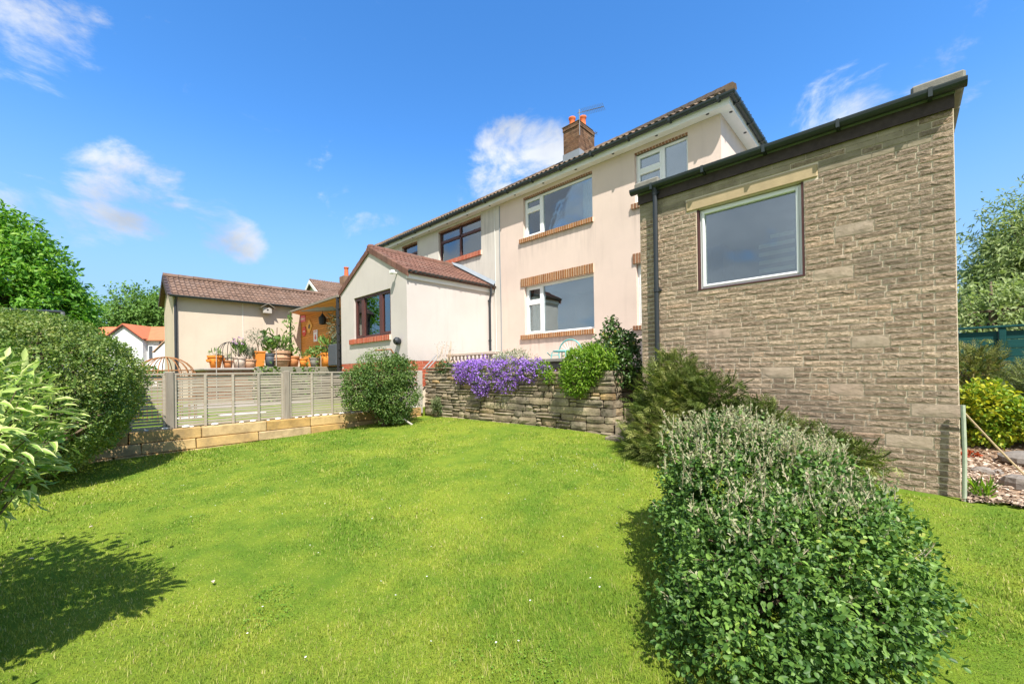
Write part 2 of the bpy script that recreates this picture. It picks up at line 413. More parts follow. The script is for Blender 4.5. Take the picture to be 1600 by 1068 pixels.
# foliage
M['cotoneaster'] = leaf_mat('dark_green_round_leaf', [(0, (0.033, 0.085, 0.014)), (0.45, (0.072, 0.155, 0.027)), (0.8, (0.155, 0.26, 0.052)), (0.95, (0.19, 0.33, 0.05)), (1, (0.36, 0.40, 0.08))], 0.48, 0.25, 0.33)
M['silver_leaf'] = leaf_mat('pale_silvery_shoot_leaf', [(0, (0.22, 0.27, 0.13)), (0.5, (0.36, 0.38, 0.21)), (0.9, (0.47, 0.45, 0.29)), (1, (0.45, 0.33, 0.24))], 0.6, 0.3, 0.25)
M['hedge_leaf'] = leaf_mat('clipped_hedge_leaf', [(0, (0.075, 0.14, 0.025)), (0.4, (0.155, 0.24, 0.05)), (0.75, (0.28, 0.34, 0.09)), (1, (0.40, 0.41, 0.16))], 0.45, 0.35, 0.4)
M['shrub_leaf'] = leaf_mat('mid_green_shrub_leaf', [(0, (0.050, 0.105, 0.022)), (0.5, (0.095, 0.175, 0.036)), (1, (0.21, 0.27, 0.07))], 0.5, 0.3, 0.3)
M['tree_leaf'] = leaf_mat('fresh_tree_leaf', [(0, (0.065, 0.175, 0.018)), (0.5, (0.13, 0.30, 0.028)), (1, (0.30, 0.46, 0.06))], 0.5, 0.4, 0.3)
M['far_leaf'] = leaf_mat('distant_tree_leaf', [(0, (0.08, 0.17, 0.04)), (0.5, (0.14, 0.26, 0.055)), (1, (0.22, 0.35, 0.09))], 0.6, 0.3, 0.2)
M['willow_leaf'] = leaf_mat('grey_green_tree_leaf', [(0, (0.15, 0.215, 0.07)), (0.5, (0.27, 0.345, 0.13)), (1, (0.43, 0.48, 0.24))], 0.55, 0.35, 0.25)
M['juniper'] = leaf_mat('juniper_needle', [(0, (0.06, 0.10, 0.02)), (0.45, (0.17, 0.22, 0.05)), (0.85, (0.40, 0.41, 0.14)), (1, (0.33, 0.25, 0.12))], 0.6, 0.2, 0.25)
M['juniper_grey'] = leaf_mat('grey_juniper_needle', [(0, (0.085, 0.125, 0.05)), (0.5, (0.21, 0.26, 0.12)), (1, (0.38, 0.42, 0.22))], 0.6, 0.2, 0.25)
M['golden'] = leaf_mat('golden_leaf', [(0, (0.09, 0.19, 0.018)), (0.4, (0.20, 0.31, 0.025)), (0.7, (0.42, 0.44, 0.03)), (1, (0.60, 0.52, 0.04))], 0.5, 0.35, 0.3)
M['lime'] = leaf_mat('lime_green_leaf', [(0, (0.095, 0.20, 0.018)), (0.5, (0.20, 0.34, 0.03)), (1, (0.38, 0.46, 0.07))], 0.5, 0.4, 0.3)
M['purple'] = leaf_mat('violet_petal', [(0, (0.26, 0.10, 0.60)), (0.5, (0.39, 0.19, 0.80)), (1, (0.56, 0.38, 0.88))], 0.6, 0.35, 0.2)
M['purple_leaf'] = leaf_mat('flowering_mat_leaf', [(0, (0.07, 0.12, 0.035)), (1, (0.18, 0.24, 0.08))], 0.6, 0.3, 0.2)
M['silver_plant'] = leaf_mat('woolly_silver_leaf', [(0, (0.26, 0.29, 0.20)), (1, (0.55, 0.55, 0.45))], 0.7, 0.2, 0.2)
M['yellow_flower'] = leaf_mat('pale_yellow_petal', [(0, (0.70, 0.60, 0.12)), (1, (0.80, 0.74, 0.30))], 0.6, 0.3, 0.2)
M['dark_shrub'] = leaf_mat('dark_rose_leaf', [(0, (0.035, 0.08, 0.02)), (0.6, (0.08, 0.15, 0.035)), (1, (0.17, 0.24, 0.06))], 0.42, 0.25, 0.4)
M['olive_leaf'] = leaf_mat('olive_leaf', [(0, (0.085, 0.105, 0.07)), (1, (0.20, 0.23, 0.15))], 0.55, 0.2, 0.3)
M['pot_leaf'] = leaf_mat('pot_plant_leaf', [(0, (0.07, 0.15, 0.03)), (0.6, (0.16, 0.27, 0.06)), (1, (0.30, 0.40, 0.12))], 0.5, 0.3, 0.3)
M['mauve'] = leaf_mat('mauve_chive_flower', [(0, (0.40, 0.20, 0.40)), (1, (0.55, 0.34, 0.55))], 0.6, 0.3, 0.2)
M['red_leaf'] = leaf_mat('red_brown_leaf', [(0, (0.30, 0.05, 0.02)), (1, (0.50, 0.10, 0.03))], 0.6, 0.3, 0.2)
def variegated():
    t = NT('variegated_leaf')
    e = t.attr('edge')
    n = t.noise(60, 3, 0.6, t.pos())
    f = t.ramp(t.math('ADD', e, t.math('MULTIPLY', t.math('SUBTRACT', n, 0.5), 0.55)), [(0.50, (0, 0, 0, 1)), (0.66, (1, 1, 1, 1))])
    g = t.ramp(t.objrand(), [(0, (0.20, 0.34, 0.055, 1)), (1, (0.36, 0.49, 0.10, 1))])
    c = t.mix(f, g, (0.62, 0.67, 0.27, 1))
    t.base(c, 0.5, 0.35)
    tr = t.n('ShaderNodeBsdfTranslucent')
    t.t.links.new(c, tr.inputs['Color'])
    mx = t.n('ShaderNodeMixShader'); mx.inputs[0].default_value = 0.35
    t.t.links.new(t.b.outputs[0], mx.inputs[1]); t.t.links.new(tr.outputs[0], mx.inputs[2])
    t.t.links.new(mx.outputs[0], t.out.inputs['Surface'])
    return t.m
M['variegated'] = variegated()
M['inner_variegated'] = leaf_mat('small_variegated_leaf', [(0, (0.17, 0.30, 0.045)), (0.6, (0.32, 0.45, 0.09)), (0.8, (0.43, 0.53, 0.14)), (1, (0.58, 0.63, 0.26))], 0.5, 0.35, 0.3)
def grass_blade_mat():
    t = NT('lawn_grass_blade')
    r = t.attr('rnd')
    p = t.pos()
    n1 = t.noise(0.7, 4, 0.6, p)
    n2 = t.noise(3.2, 4, 0.65, p)
    g = t.ramp(r, [(0, (0.105, 0.20, 0.018)), (0.5, (0.18, 0.30, 0.030)), (0.85, (0.28, 0.38, 0.048)), (1.0, (0.45, 0.42, 0.15))])
    y = t.ramp(r, [(0, (0.23, 0.285, 0.032)), (0.5, (0.36, 0.40, 0.055)), (0.85, (0.47, 0.47, 0.095)), (1.0, (0.60, 0.52, 0.25))])
    f = t.ramp(t.math('ADD', t.math('MULTIPLY', n1, 0.55), t.math('MULTIPLY', n2, 0.45)), [(0.40, (0, 0, 0, 1)), (0.60, (1, 1, 1, 1))])
    c = t.mix(f, g, y)
    n4 = t.noise(1.7, 5, 0.7, t.scaled(p, (1, 1, 1)), 1.2)
    c = t.mix(t.math('MULTIPLY', t.ramp(n4, [(0.60, (0, 0, 0, 1)), (0.72, (1, 1, 1, 1))]), 0.45), c, (0.34, 0.30, 0.11, 1))
    t.base(c, 0.6, 0.2)
    tr = t.n('ShaderNodeBsdfTranslucent')
    t.t.links.new(c, tr.inputs['Color'])
    mx = t.n('ShaderNodeMixShader'); mx.inputs[0].default_value = 0.4
    t.t.links.new(t.b.outputs[0], mx.inputs[1]); t.t.links.new(tr.outputs[0], mx.inputs[2])
    t.t.links.new(mx.outputs[0], t.out.inputs['Surface'])
    return t.m
M['grass'] = grass_blade_mat()
def lawn_mat(name, a, b, c3):
    t = NT(name)
    p = t.pos()
    n1 = t.noise(0.7, 4, 0.6, p); n2 = t.noise(3.2, 4, 0.65, p); n3 = t.noise(70, 4, 0.7, p)
    f = t.ramp(t.math('ADD', t.math('MULTIPLY', n1, 0.55), t.math('MULTIPLY', n2, 0.45)), [(0.42, (0, 0, 0, 1)), (0.60, (1, 1, 1, 1))])
    c = t.mix(f, a, b)
    c = t.mix(t.ramp(n3, [(0.35, (0, 0, 0, 1)), (0.7, (1, 1, 1, 1))]), t.mix(0.5, c, c3), c)
    t.bump(n3, 0.9, 0.02)
    return t.base(c, 0.95, 0.1)
M['lawn'] = lawn_mat('lawn_sward', (0.115, 0.215, 0.015, 1), (0.24, 0.315, 0.026, 1), (0.10, 0.125, 0.028, 1))
M['ground'] = lawn_mat('rough_ground', (0.085, 0.14, 0.03, 1), (0.15, 0.17, 0.05, 1), (0.11, 0.10, 0.05, 1))
def bark_mat():
    t = NT('bark_mulch')
    p = t.pos()
    v = t.n('ShaderNodeTexVoronoi', {'Scale': 26.0, 'Randomness': 1.0})
    t.t.links.new(t.scaled(p, (1, 1.6, 1)), v.inputs['Vector'])
    c = t.ramp(t.n('ShaderNodeSeparateColor', {0: v.outputs['Color']}).outputs[0], [(0, (0.19, 0.115, 0.07)), (0.5, (0.36, 0.245, 0.16)), (1, (0.50, 0.38, 0.28))])
    c = t.mix(t.ramp(t.noise(1.3, 4), [(0.45, (0, 0, 0, 1)), (0.65, (1, 1, 1, 1))]), c, t.mix(1.0, c, (0.6, 0.5, 0.42, 1), 'MULTIPLY'))
    t.bump(v.outputs['Distance'], 0.9, 0.03)
    return t.base(c, 0.95, 0.1)
M['mulch'] = bark_mat()
M['chip'] = piece_mat('bark_chip', [(0, (0.22, 0.155, 0.105)), (0.5, (0.43, 0.325, 0.24)), (1, (0.60, 0.50, 0.40))], 0.95, 'attr', 40, None, 0.3, 0.004, 0.3)

# ---------------------------------------------------------------- mesh helpers
WLOC = {}
class MB:
    def __init__(s):
        s.v = []; s.f = []; s.a = []
    def add(s, vs, fs, a=None):
        o = len(s.v)
        s.v.extend(tuple(p) for p in vs)
        s.f.extend(tuple(i + o for i in f) for f in fs)
        s.a.extend([random.random() if a is None else a] * len(vs))
        return s
    def box(s, x0, x1, y0, y1, z0, z1, a=None):
        vs = [(x0, y0, z0), (x1, y0, z0), (x1, y1, z0), (x0, y1, z0), (x0, y0, z1), (x1, y0, z1), (x1, y1, z1), (x0, y1, z1)]
        return s.add(vs, [(0, 3, 2, 1), (4, 5, 6, 7), (0, 1, 5, 4), (1, 2, 6, 5), (2, 3, 7, 6), (3, 0, 4, 7)], a)
    def cbox(s, x0, x1, y0, y1, z0, z1, c=0.006, a=None):
        """box with chamfered edges"""
        c = min(c, (x1 - x0) * 0.4, (y1 - y0) * 0.4, (z1 - z0) * 0.4)
        vs = []; idx = {}
        X = (x0, x1); Y = (y0, y1); Z = (z0, z1)
        for i in (0, 1):
            for j in (0, 1):
                for k in (0, 1):
                    px, py, pz = X[i], Y[j], Z[k]
                    dx, dy, dz = (c if i == 0 else -c), (c if j == 0 else -c), (c if k == 0 else -c)
                    for ax, p in enumerate(((px, py + dy, pz + dz), (px + dx, py, pz + dz), (px + dx, py + dy, pz))):
                        idx[(i, j, k, ax)] = len(vs); vs.append(p)
        g = lambda i, j, k, a_: idx[(i, j, k, a_)]
        fs = []
        for i in (0, 1):
            q = [g(i, 0, 0, 0), g(i, 1, 0, 0), g(i, 1, 1, 0), g(i, 0, 1, 0)]; fs.append(q if i else q[::-1])
        for j in (0, 1):
            q = [g(0, j, 0, 1), g(1, j, 0, 1), g(1, j, 1, 1), g(0, j, 1, 1)]; fs.append(q[::-1] if j else q)
        for k in (0, 1):
            q = [g(0, 0, k, 2), g(1, 0, k, 2), g(1, 1, k, 2), g(0, 1, k, 2)]; fs.append(q if k else q[::-1])
        for j in (0, 1):
            for k in (0, 1):
                fs.append([g(0, j, k, 1), g(1, j, k, 1), g(1, j, k, 2), g(0, j, k, 2)])
        for i in (0, 1):
            for k in (0, 1):
                fs.append([g(i, 0, k, 0), g(i, 1, k, 0), g(i, 1, k, 2), g(i, 0, k, 2)])
        for i in (0, 1):
            for j in (0, 1):
                fs.append([g(i, j, 0, 0), g(i, j, 1, 0), g(i, j, 1, 1), g(i, j, 0, 1)])
                for k in (0, 1):
                    fs.append([g(i, j, k, 0), g(i, j, k, 1), g(i, j, k, 2)])
        return s.add(vs, fs, a)
    def quad(s, a, b, c, d, at=None):
        return s.add([a, b, c, d], [(0, 1, 2, 3)], at)
    def poly(s, pts, at=None):
        return s.add(pts, [tuple(range(len(pts)))], at)
    def prism(s, pts, vec, at=None):
        n = len(pts); v = Vector(vec)
        vs = [Vector(p) for p in pts] + [Vector(p) + v for p in pts]
        fs = [tuple(range(n))[::-1], tuple(range(n, 2 * n))] + [(i, (i + 1) % n, n + (i + 1) % n, n + i) for i in range(n)]
        return s.add(vs, fs, at)
    def tube(s, pts, r, n=8, caps=True, at=None):
        pts = [Vector(p) for p in pts]
        rs = r if isinstance(r, (list, tuple)) else [r] * len(pts)
        vs = []; fs = []
        up = None
        for i, p in enumerate(pts):
            d = (pts[min(i + 1, len(pts) - 1)] - pts[max(i - 1, 0)])
            if d.length < 1e-9:
                d = Vector((0, 0, 1))
            d.normalize()
            if up is None:
                up = Vector((0, 0, 1)) if abs(d.z) < 0.9 else Vector((1, 0, 0))
            u = d.cross(up)
            if u.length < 1e-6:
                u = d.cross(Vector((0, 1, 0)))
            u.normalize(); w = u.cross(d).normalized(); up = w
            for k in range(n):
                a = 2 * math.pi * k / n
                vs.append(p + u * (math.cos(a) * rs[i]) + w * (math.sin(a) * rs[i]))
        for i in range(len(pts) - 1):
            for k in range(n):
                fs.append((i * n + k, i * n + (k + 1) % n, (i + 1) * n + (k + 1) % n, (i + 1) * n + k))
        if caps:
            fs.append(tuple(range(n))[::-1]); fs.append(tuple((len(pts) - 1) * n + k for k in range(n)))
        return s.add(vs, fs, at)
    def lathe(s, prof, c, n=16, at=None):
        vs = []; fs = []
        for r, z in prof:
            for k in range(n):
                a = 2 * math.pi * k / n
                vs.append((c[0] + r * math.cos(a), c[1] + r * math.sin(a), c[2] + z))
        m = len(prof)
        for i in range(m - 1):
            for k in range(n):
                fs.append((i * n + k, i * n + (k + 1) % n, (i + 1) * n + (k + 1) % n, (i + 1) * n + k))
        fs.append(tuple(range(n))[::-1]); fs.append(tuple((m - 1) * n + k for k in range(n)))
        return s.add(vs, fs, at)
    def build(s, name, mat, parent=None, smooth=False, origin=None):
        v = np.array(s.v, dtype=np.float64)
        if origin is None:
            lo, hi = v.min(0), v.max(0)
            origin = np.array([(lo[0] + hi[0]) / 2, (lo[1] + hi[1]) / 2, lo[2]])
        origin = np.array(origin, dtype=np.float64)
        me = bpy.data.meshes.new(name)
        me.from_pydata((v - origin).tolist(), [], s.f)
        at = me.attributes.new('rnd', 'FLOAT', 'POINT')
        at.data.foreach_set('value', np.array(s.a, dtype=np.float32))
        if smooth:
            me.polygons.foreach_set('use_smooth', [True] * len(me.polygons))
        return put(name, me, mat, parent, origin)

def put(name, me, mat, parent, wloc):
    if mat is not None and len(me.materials) == 0:
        me.materials.append(M[mat] if isinstance(mat, str) else mat)
    o = bpy.data.objects.new(name, me)
    COL.objects.link(o)
    return place(o, parent, wloc)
def place(o, parent, wloc):
    w = np.array(wloc, dtype=np.float64)
    WLOC[o.name] = w
    if parent is not None:
        o.parent = parent
        o.location = tuple(w - WLOC[parent.name])
    else:
        o.location = tuple(w)
    return o
def tag(o, label, cat, group=None):
    o['label'] = label; o['category'] = cat
    if group:
        o['group'] = group
    return o
def thing(name, loc, label, cat, group=None):
    o = bpy.data.objects.new(name, None)
    o.empty_display_size = 0.2
    COL.objects.link(o)
    place(o, None, loc)
    return tag(o, label, cat, group)
def structure(o, kind='structure'):
    o['kind'] = kind
    return o

# numpy noise
_perm = np.random.default_rng(5).random(4096)
def vnoise(p, seed=0):
    p = np.asarray(p, dtype=np.float64)
    i = np.floor(p).astype(np.int64); f = p - i
    f = f * f * (3 - 2 * f)
    def h(dx, dy, dz):
        k = (i[:, 0] + dx) * 73856093 ^ (i[:, 1] + dy) * 19349663 ^ (i[:, 2] + dz) * 83492791 ^ (seed * 2654435761 & 0xffffff)
        return _perm[k & 4095]
    r = 0
    for dx in (0, 1):
        for dy in (0, 1):
            for dz in (0, 1):
                w = (f[:, 0] if dx else 1 - f[:, 0]) * (f[:, 1] if dy else 1 - f[:, 1]) * (f[:, 2] if dz else 1 - f[:, 2])
                r = r + w * h(dx, dy, dz)
    return r
def unit(a):
    return a / np.maximum(np.linalg.norm(a, axis=1, keepdims=True), 1e-9)

LEAF2 = (np.array([[0, 0, 0], [0.5, 0.5, 0.10], [0, 1, 0], [-0.5, 0.5, 0.10]]), [(0, 1, 2), (0, 2, 3)])
LEAFR = (np.array([[0, 0, 0], [0.42, 0.28, 0.10], [0.40, 0.70, 0.10], [0, 1, -0.04], [-0.40, 0.70, 0.10], [-0.42, 0.28, 0.10]]), [(0, 1, 2, 3), (0, 3, 4, 5)])
def _spray():
    v = []; f = []
    for k, (y, l, a) in enumerate([(0.05, 0.42, 50), (0.25, 0.42, 45), (0.45, 0.36, 42), (0.62, 0.28, 38)]):
        for sgn in (-1, 1):
            a2 = math.radians(a) * sgn
            o = len(v)
            dx, dy = math.sin(a2) * l, math.cos(a2) * l
            v += [(0, y, 0), (dx * 0.5 + 0.04 * dy, y + dy * 0.5 - 0.04 * dx, 0.05), (dx, y + dy, -0.02), (dx * 0.5 - 0.04 * dy * 2, y + dy * 0.5 + 0.08 * dx, 0.05)]
            f += [(o, o + 1, o + 2), (o, o + 2, o + 3)]
    o = len(v)
    v += [(-0.03, 0, 0), (0.03, 0, 0), (0, 1, -0.05)]
    f += [(o, o + 1, o + 2)]
    return np.array(v), f
SPRAY = _spray()
BLADE = (np.array([[-0.5, 0, 0], [0.5, 0, 0], [0.32, 0.16, 0.55], [-0.32, 0.16, 0.55], [0, 0.5, 1.0]]), [(0, 1, 2, 3), (3, 2, 4)])

def scatter(name, tmpl, pos, axis, nrm, length, width, mat, parent=None, rnd=None, origin=None, smooth=False):
    """one mesh made of a copy of tmpl at every position (x: width, y: along axis, z: along nrm)"""
    tv, tf = tmpl
    N = len(pos); k = len(tv)
    axis = unit(axis)
    side = unit(np.cross(axis, nrm)); nn = np.cross(side, axis)
    length = np.broadcast_to(length, (N,)); width = np.broadcast_to(width, (N,))
    V = pos[:, None, :] + side[:, None, :] * (tv[None, :, 0:1] * width[:, None, None]) + axis[:, None, :] * (tv[None, :, 1:2] * length[:, None, None]) + nn[:, None, :] * (tv[None, :, 2:3] * length[:, None, None])
    V = V.reshape(-1, 3)
    if origin is None:
        origin = np.array([(V[:, 0].min() + V[:, 0].max()) / 2, (V[:, 1].min() + V[:, 1].max()) / 2, V[:, 2].min()])
    V = V - np.array(origin)
    me = bpy.data.meshes.new(name)
    me.vertices.add(N * k)
    me.vertices.foreach_set('co', V.astype(np.float32).ravel())
    ls = [len(f) for f in tf]
    flat = np.concatenate([np.array(f) for f in tf])
    L = (flat[None, :] + (np.arange(N) * k)[:, None]).ravel()
    tot = np.tile(np.array(ls), N)
    start = np.concatenate([[0], np.cumsum(tot)[:-1]])
    me.loops.add(len(L))
    me.loops.foreach_set('vertex_index', L.astype(np.int32))
    me.polygons.add(len(tot))
    me.polygons.foreach_set('loop_start', start.astype(np.int32))
    me.polygons.foreach_set('loop_total', tot.astype(np.int32))
    if rnd is None:
        rnd = RNG.random(N)
    at = me.attributes.new('rnd', 'FLOAT', 'POINT')
    at.data.foreach_set('value', np.repeat(rnd, k).astype(np.float32))
    me.update(calc_edges=True)
    return put(name, me, mat, parent, origin)

def blob(N, ells, shell=(0.72, 1.0), amp=0.12, freq=3.0, zmin=None, seed=1, power=0.5, rng=RNG):
    """points in the outer shell of a union of lumpy ellipsoids, with outward normals"""
    ells = [(np.array(c, float), np.array(r, float)) for c, r in ells]
    wts = np.array([r[0] * r[1] + r[1] * r[2] + r[0] * r[2] for _, r in ells]); wts = wts / wts.sum()
    P_, N_ = [], []
    need = N
    while need > 0:
        m = int(need * 1.7) + 50
        which = rng.choice(len(ells), m, p=wts)
        d = unit(rng.normal(size=(m, 3)))
        C = np.array([e[0] for e in ells])[which]; R = np.array([e[1] for e in ells])[which]
        lump = 1 + amp * 2 * (vnoise(d * freq + which[:, None] * 7.3, seed) - 0.5) + amp * (vnoise(d * freq * 2.7 + 11, seed + 3) - 0.5)
        rr = shell[0] + (shell[1] - shell[0]) * rng.random(m) ** power
        p = C + d * R * (rr * lump)[:, None]
        n = unit(d / R)
        ok = np.ones(m, bool)
        for i, (c, r) in enumerate(ells):
            q = np.linalg.norm((p - c) / r, axis=1)
            ok &= ~((which != i) & (q < shell[0] * 0.93))
        if zmin is not None:
            ok &= p[:, 2] > zmin
        P_.append(p[ok]); N_.append(n[ok]); need -= int(ok.sum())
    return np.concatenate(P_)[:N], np.concatenate(N_)[:N]

def leaf_frames(n, up=0.5, jit=0.7, droop=0.0, rng=RNG):
    m = len(n)
    nrm = unit(n * 0.6 + np.array([0, 0, up]) + rng.normal(size=(m, 3)) * jit * 0.6)
    ax = unit(n * 0.5 + rng.normal(size=(m, 3)) * 0.7 + np.array([0, 0, -droop]))
    return ax, nrm

def branches(mb, base, tips, r0, rng=random, n=6, sag=0.1, steps=4):
    base = Vector(base)
    for tpt in tips:
        t_ = Vector(tpt)
        pts = []; rs = []
        for k in range(steps + 1):
            f = k / steps
            p = base.lerp(t_, f)
            j = (t_ - base).length * 0.06 * math.sin(f * math.pi)
            p = p + Vector((rng.uniform(-j, j), rng.uniform(-j, j), (t_ - base).length * sag * math.sin(f * math.pi)))
            pts.append(p); rs.append(r0 * (1 - 0.85 * f))
        mb.tube(pts, rs, n)
    return mb

# ================================================================ GROUND
def lawn_height(x, y):
    x = np.asarray(x, float); y = np.asarray(y, float)
    cp = np.array([(0, 0, 0), (0, 2.2, 0), (0.4, 5.9, .13), (3, 5.9, .15), (3, 1, 0), (-1.5, 5.6, .25), (-3.4, 5.85, .40), (-6, 5.85, .42), (-8.6, 5.85, .42), (-8.6, 5.2, .33), (-8.6, 3, .275),
                   (-8.6, 1, .215), (-8.6, -2, .2), (-4.5, -2, .0), (-3, 1.5, .03), (-5.5, 1.5, .12), (-5.5, 3.8, .26), (-2.5, 3.8, .16), (0, -3, 0), (-8, -5, .1)])
    A = np.exp(-((cp[:, None, 0] - cp[None, :, 0]) ** 2 + (cp[:, None, 1] - cp[None, :, 1]) ** 2) / 12.0) + np.eye(len(cp)) * 0.05
    mean = 0.15
    w = np.linalg.solve(A, cp[:, 2] - mean)
    z = np.full(x.shape, mean)
    for i in range(len(cp)):
        z = z + w[i] * np.exp(-((x - cp[i, 0]) ** 2 + (y - cp[i, 1]) ** 2) / 12.0)
    return np.maximum(z, -0.02)
def lz(x, y):
    return float(lawn_height(np.array([x]), np.array([y]))[0])

mb = MB()
mb.quad((-900, -900, -0.12), (900, -900, -0.12), (900, 900, -0.12), (-900, 900, -0.12))
structure(mb.build('ground', 'ground', origin=(0, 0, -0.12)))
# lawn sheet
nx, ny = 74, 60
xs = np.linspace(-8.66, 5.5, nx); ys = np.linspace(-7.0, 5.97, ny)
XX, YY = np.meshgrid(xs, ys)
ZZ = lawn_height(XX.ravel(), YY.ravel()) + 0.012 * (vnoise(np.stack([XX.ravel() * 1.7, YY.ravel() * 1.7, np.zeros(nx * ny)], 1)) - 0.5)
mb = MB()
mb.add(list(zip(XX.ravel(), YY.ravel(), ZZ)), [(j * nx + i, j * nx + i + 1, (j + 1) * nx + i + 1, (j + 1) * nx + i) for j in range(ny - 1) for i in range(nx - 1)])
structure(mb.build('lawn', 'lawn', smooth=True, origin=(0, 0, 0)))
# neighbour's lawn and patio
mb = MB(); mb.box(-34, -8.83, -12, 9.5, 0.0, 0.56)
structure(mb.build('neighbour_lawn', 'lawn'))
mb = MB()
for i in range(3):
    for j in range(5):
        x0 = -15.4 + i * 0.62; y0 = 2.1 + j * 0.62
        mb.cbox(x0, x0 + 0.6, y0, y0 + 0.6, 0.545, 0.60, 0.008)
structure(mb.build('neighbour_patio', 'paving'))
# terrace behind the garden wall
mb = MB(); mb.box(-9.0, -3.62, 6.28, 8.86, 0.2, 1.50)
structure(mb.build('terrace', 'paving'))
# mulch bed beside the extension
def bed_z(x, y):
    return 0.12 + 0.05 * max(0, y - 6) + 0.03 * math.sin(x * 2.1 + y)
mb = MB()
n1_, n2_ = 22, 30
vs = []; fs = []
for j in range(n2_):
    for i in range(n1_):
        x = 0.40 + i * 0.42; y = 5.88 + (j * 0.32)
        if j == 0:
            y += 0.06 * math.sin(x * 3.0)
        vs.append((x, y, bed_z(x, y) + 0.02 * random.random()))
for j in range(n2_ - 1):
    for i in range(n1_ - 1):
        fs.append((j * n1_ + i, j * n1_ + i + 1, (j + 1) * n1_ + i + 1, (j + 1) * n1_ + i))
mb.add(vs, fs)
structure(mb.build('mulch_bed', 'mulch', smooth=True, origin=(0, 0, 0)))
N = 9000
px_ = 0.42 + RNG.random(N) ** 1.5 * 5; py_ = 5.86 + RNG.random(N) ** 1.6 * 5
pz_ = np.array([bed_z(a, b) for a, b in zip(px_, py_)]) + 0.022
chips = scatter('bark_chips', LEAF2, np.stack([px_, py_, pz_], 1), RNG.normal(size=(N, 3)) * [1, 1, 0.25], unit(RNG.normal(size=(N, 3)) * 0.5 + [0, 0, 1]), 0.03 + 0.04 * RNG.random(N), 0.02 + 0.02 * RNG.random(N), 'chip')
structure(chips, 'stuff')
chips['label'] = 'loose pale bark chips covering the planting bed'

# grass blades: dense near the viewer, broader and sparser further off
def grass_patch():
    n = 330000
    r = 1.2 * (9.8 / 1.2) ** (RNG.random(n) ** 0.80)
    a = RNG.uniform(-math.radians(64), math.radians(64), n)
    lat, dep = r * np.sin(a), r * np.cos(a)
    x = FW[0] * dep + RT[0] * lat; y = FW[1] * dep + RT[1] * lat
    n2 = 25000
    x = np.concatenate([x, RNG.uniform(-8.6, 3, n2)]); y = np.concatenate([y, RNG.uniform(-3, 5.8, n2)])
    r = np.hypot(x, y)
    ok = (x > -8.62) & (x < 5.4) & (y < 5.86 - 0.05 * (x > 0.35)) & (y > -6.9) & (r > 0.3)
    edge = 5.90 - 0.10 * np.clip((x + 3.4) / 3, 0, 1)
    ok &= y < edge
    x, y, r = x[ok], y[ok], r[ok]
    n = len(x)
    z = lawn_height(x, y) - 0.004
    tall = 0.55 + 0.9 * vnoise(np.stack([x * 1.1, y * 1.1, np.zeros(n)], 1), 9) + 0.5 * (vnoise(np.stack([x * 6, y * 6, np.zeros(n)], 1), 4) - 0.5)
    h = (0.012 + 0.015 * RNG.random(n) ** 1.5) * tall * (1 + 0.02 * r)
    stray = RNG.random(n) < 0.010
    h[stray] *= 2.0
    w = (0.0028 + 0.0015 * RNG.random(n)) * np.maximum(1.0, r / 2.4)
    th = RNG.uniform(0, 2 * math.pi, n)
    lean = 0.25 + 0.9 * RNG.random(n) ** 1.5
    pos = np.stack([x, y, z], 1)
    # template y = lean direction, z = up
    tv = BLADE[0]
    sd = np.stack([np.cos(th), np.sin(th), np.zeros(n)], 1); ld = np.stack([-np.sin(th), np.cos(th), np.zeros(n)], 1)
    V = pos[:, None, :] + sd[:, None, :] * (tv[None, :, 0:1] * w[:, None, None]) + ld[:, None, :] * (tv[None, :, 1:2] * (h * lean * 1.6)[:, None, None])
    V[:, :, 2] += tv[None, :, 2] * h[:, None]
    k = 5
    V = V.reshape(-1, 3)
    me = bpy.data.meshes.new('grass')
    me.vertices.add(n * k); me.vertices.foreach_set('co', V.astype(np.float32).ravel())
    flat = np.array([0, 1, 2, 3, 3, 2, 4])
    L = (flat[None, :] + (np.arange(n) * k)[:, None]).ravel()
    tot = np.tile(np.array([4, 3]), n); st = np.concatenate([[0], np.cumsum(tot)[:-1]])
    me.loops.add(len(L)); me.loops.foreach_set('vertex_index', L.astype(np.int32))
    me.polygons.add(len(tot)); me.polygons.foreach_set('loop_start', st.astype(np.int32)); me.polygons.foreach_set('loop_total', tot.astype(np.int32))
    at = me.attributes.new('rnd', 'FLOAT', 'POINT')
    at.data.foreach_set('value', np.repeat(RNG.random(n), k).astype(np.float32))
    me.update(calc_edges=True)
    o = put('grass', me, 'grass', None, (0, 0, 0))
    o['label'] = 'short green mown grass covering the sloping lawn'
    return structure(o, 'stuff')
grass_patch()
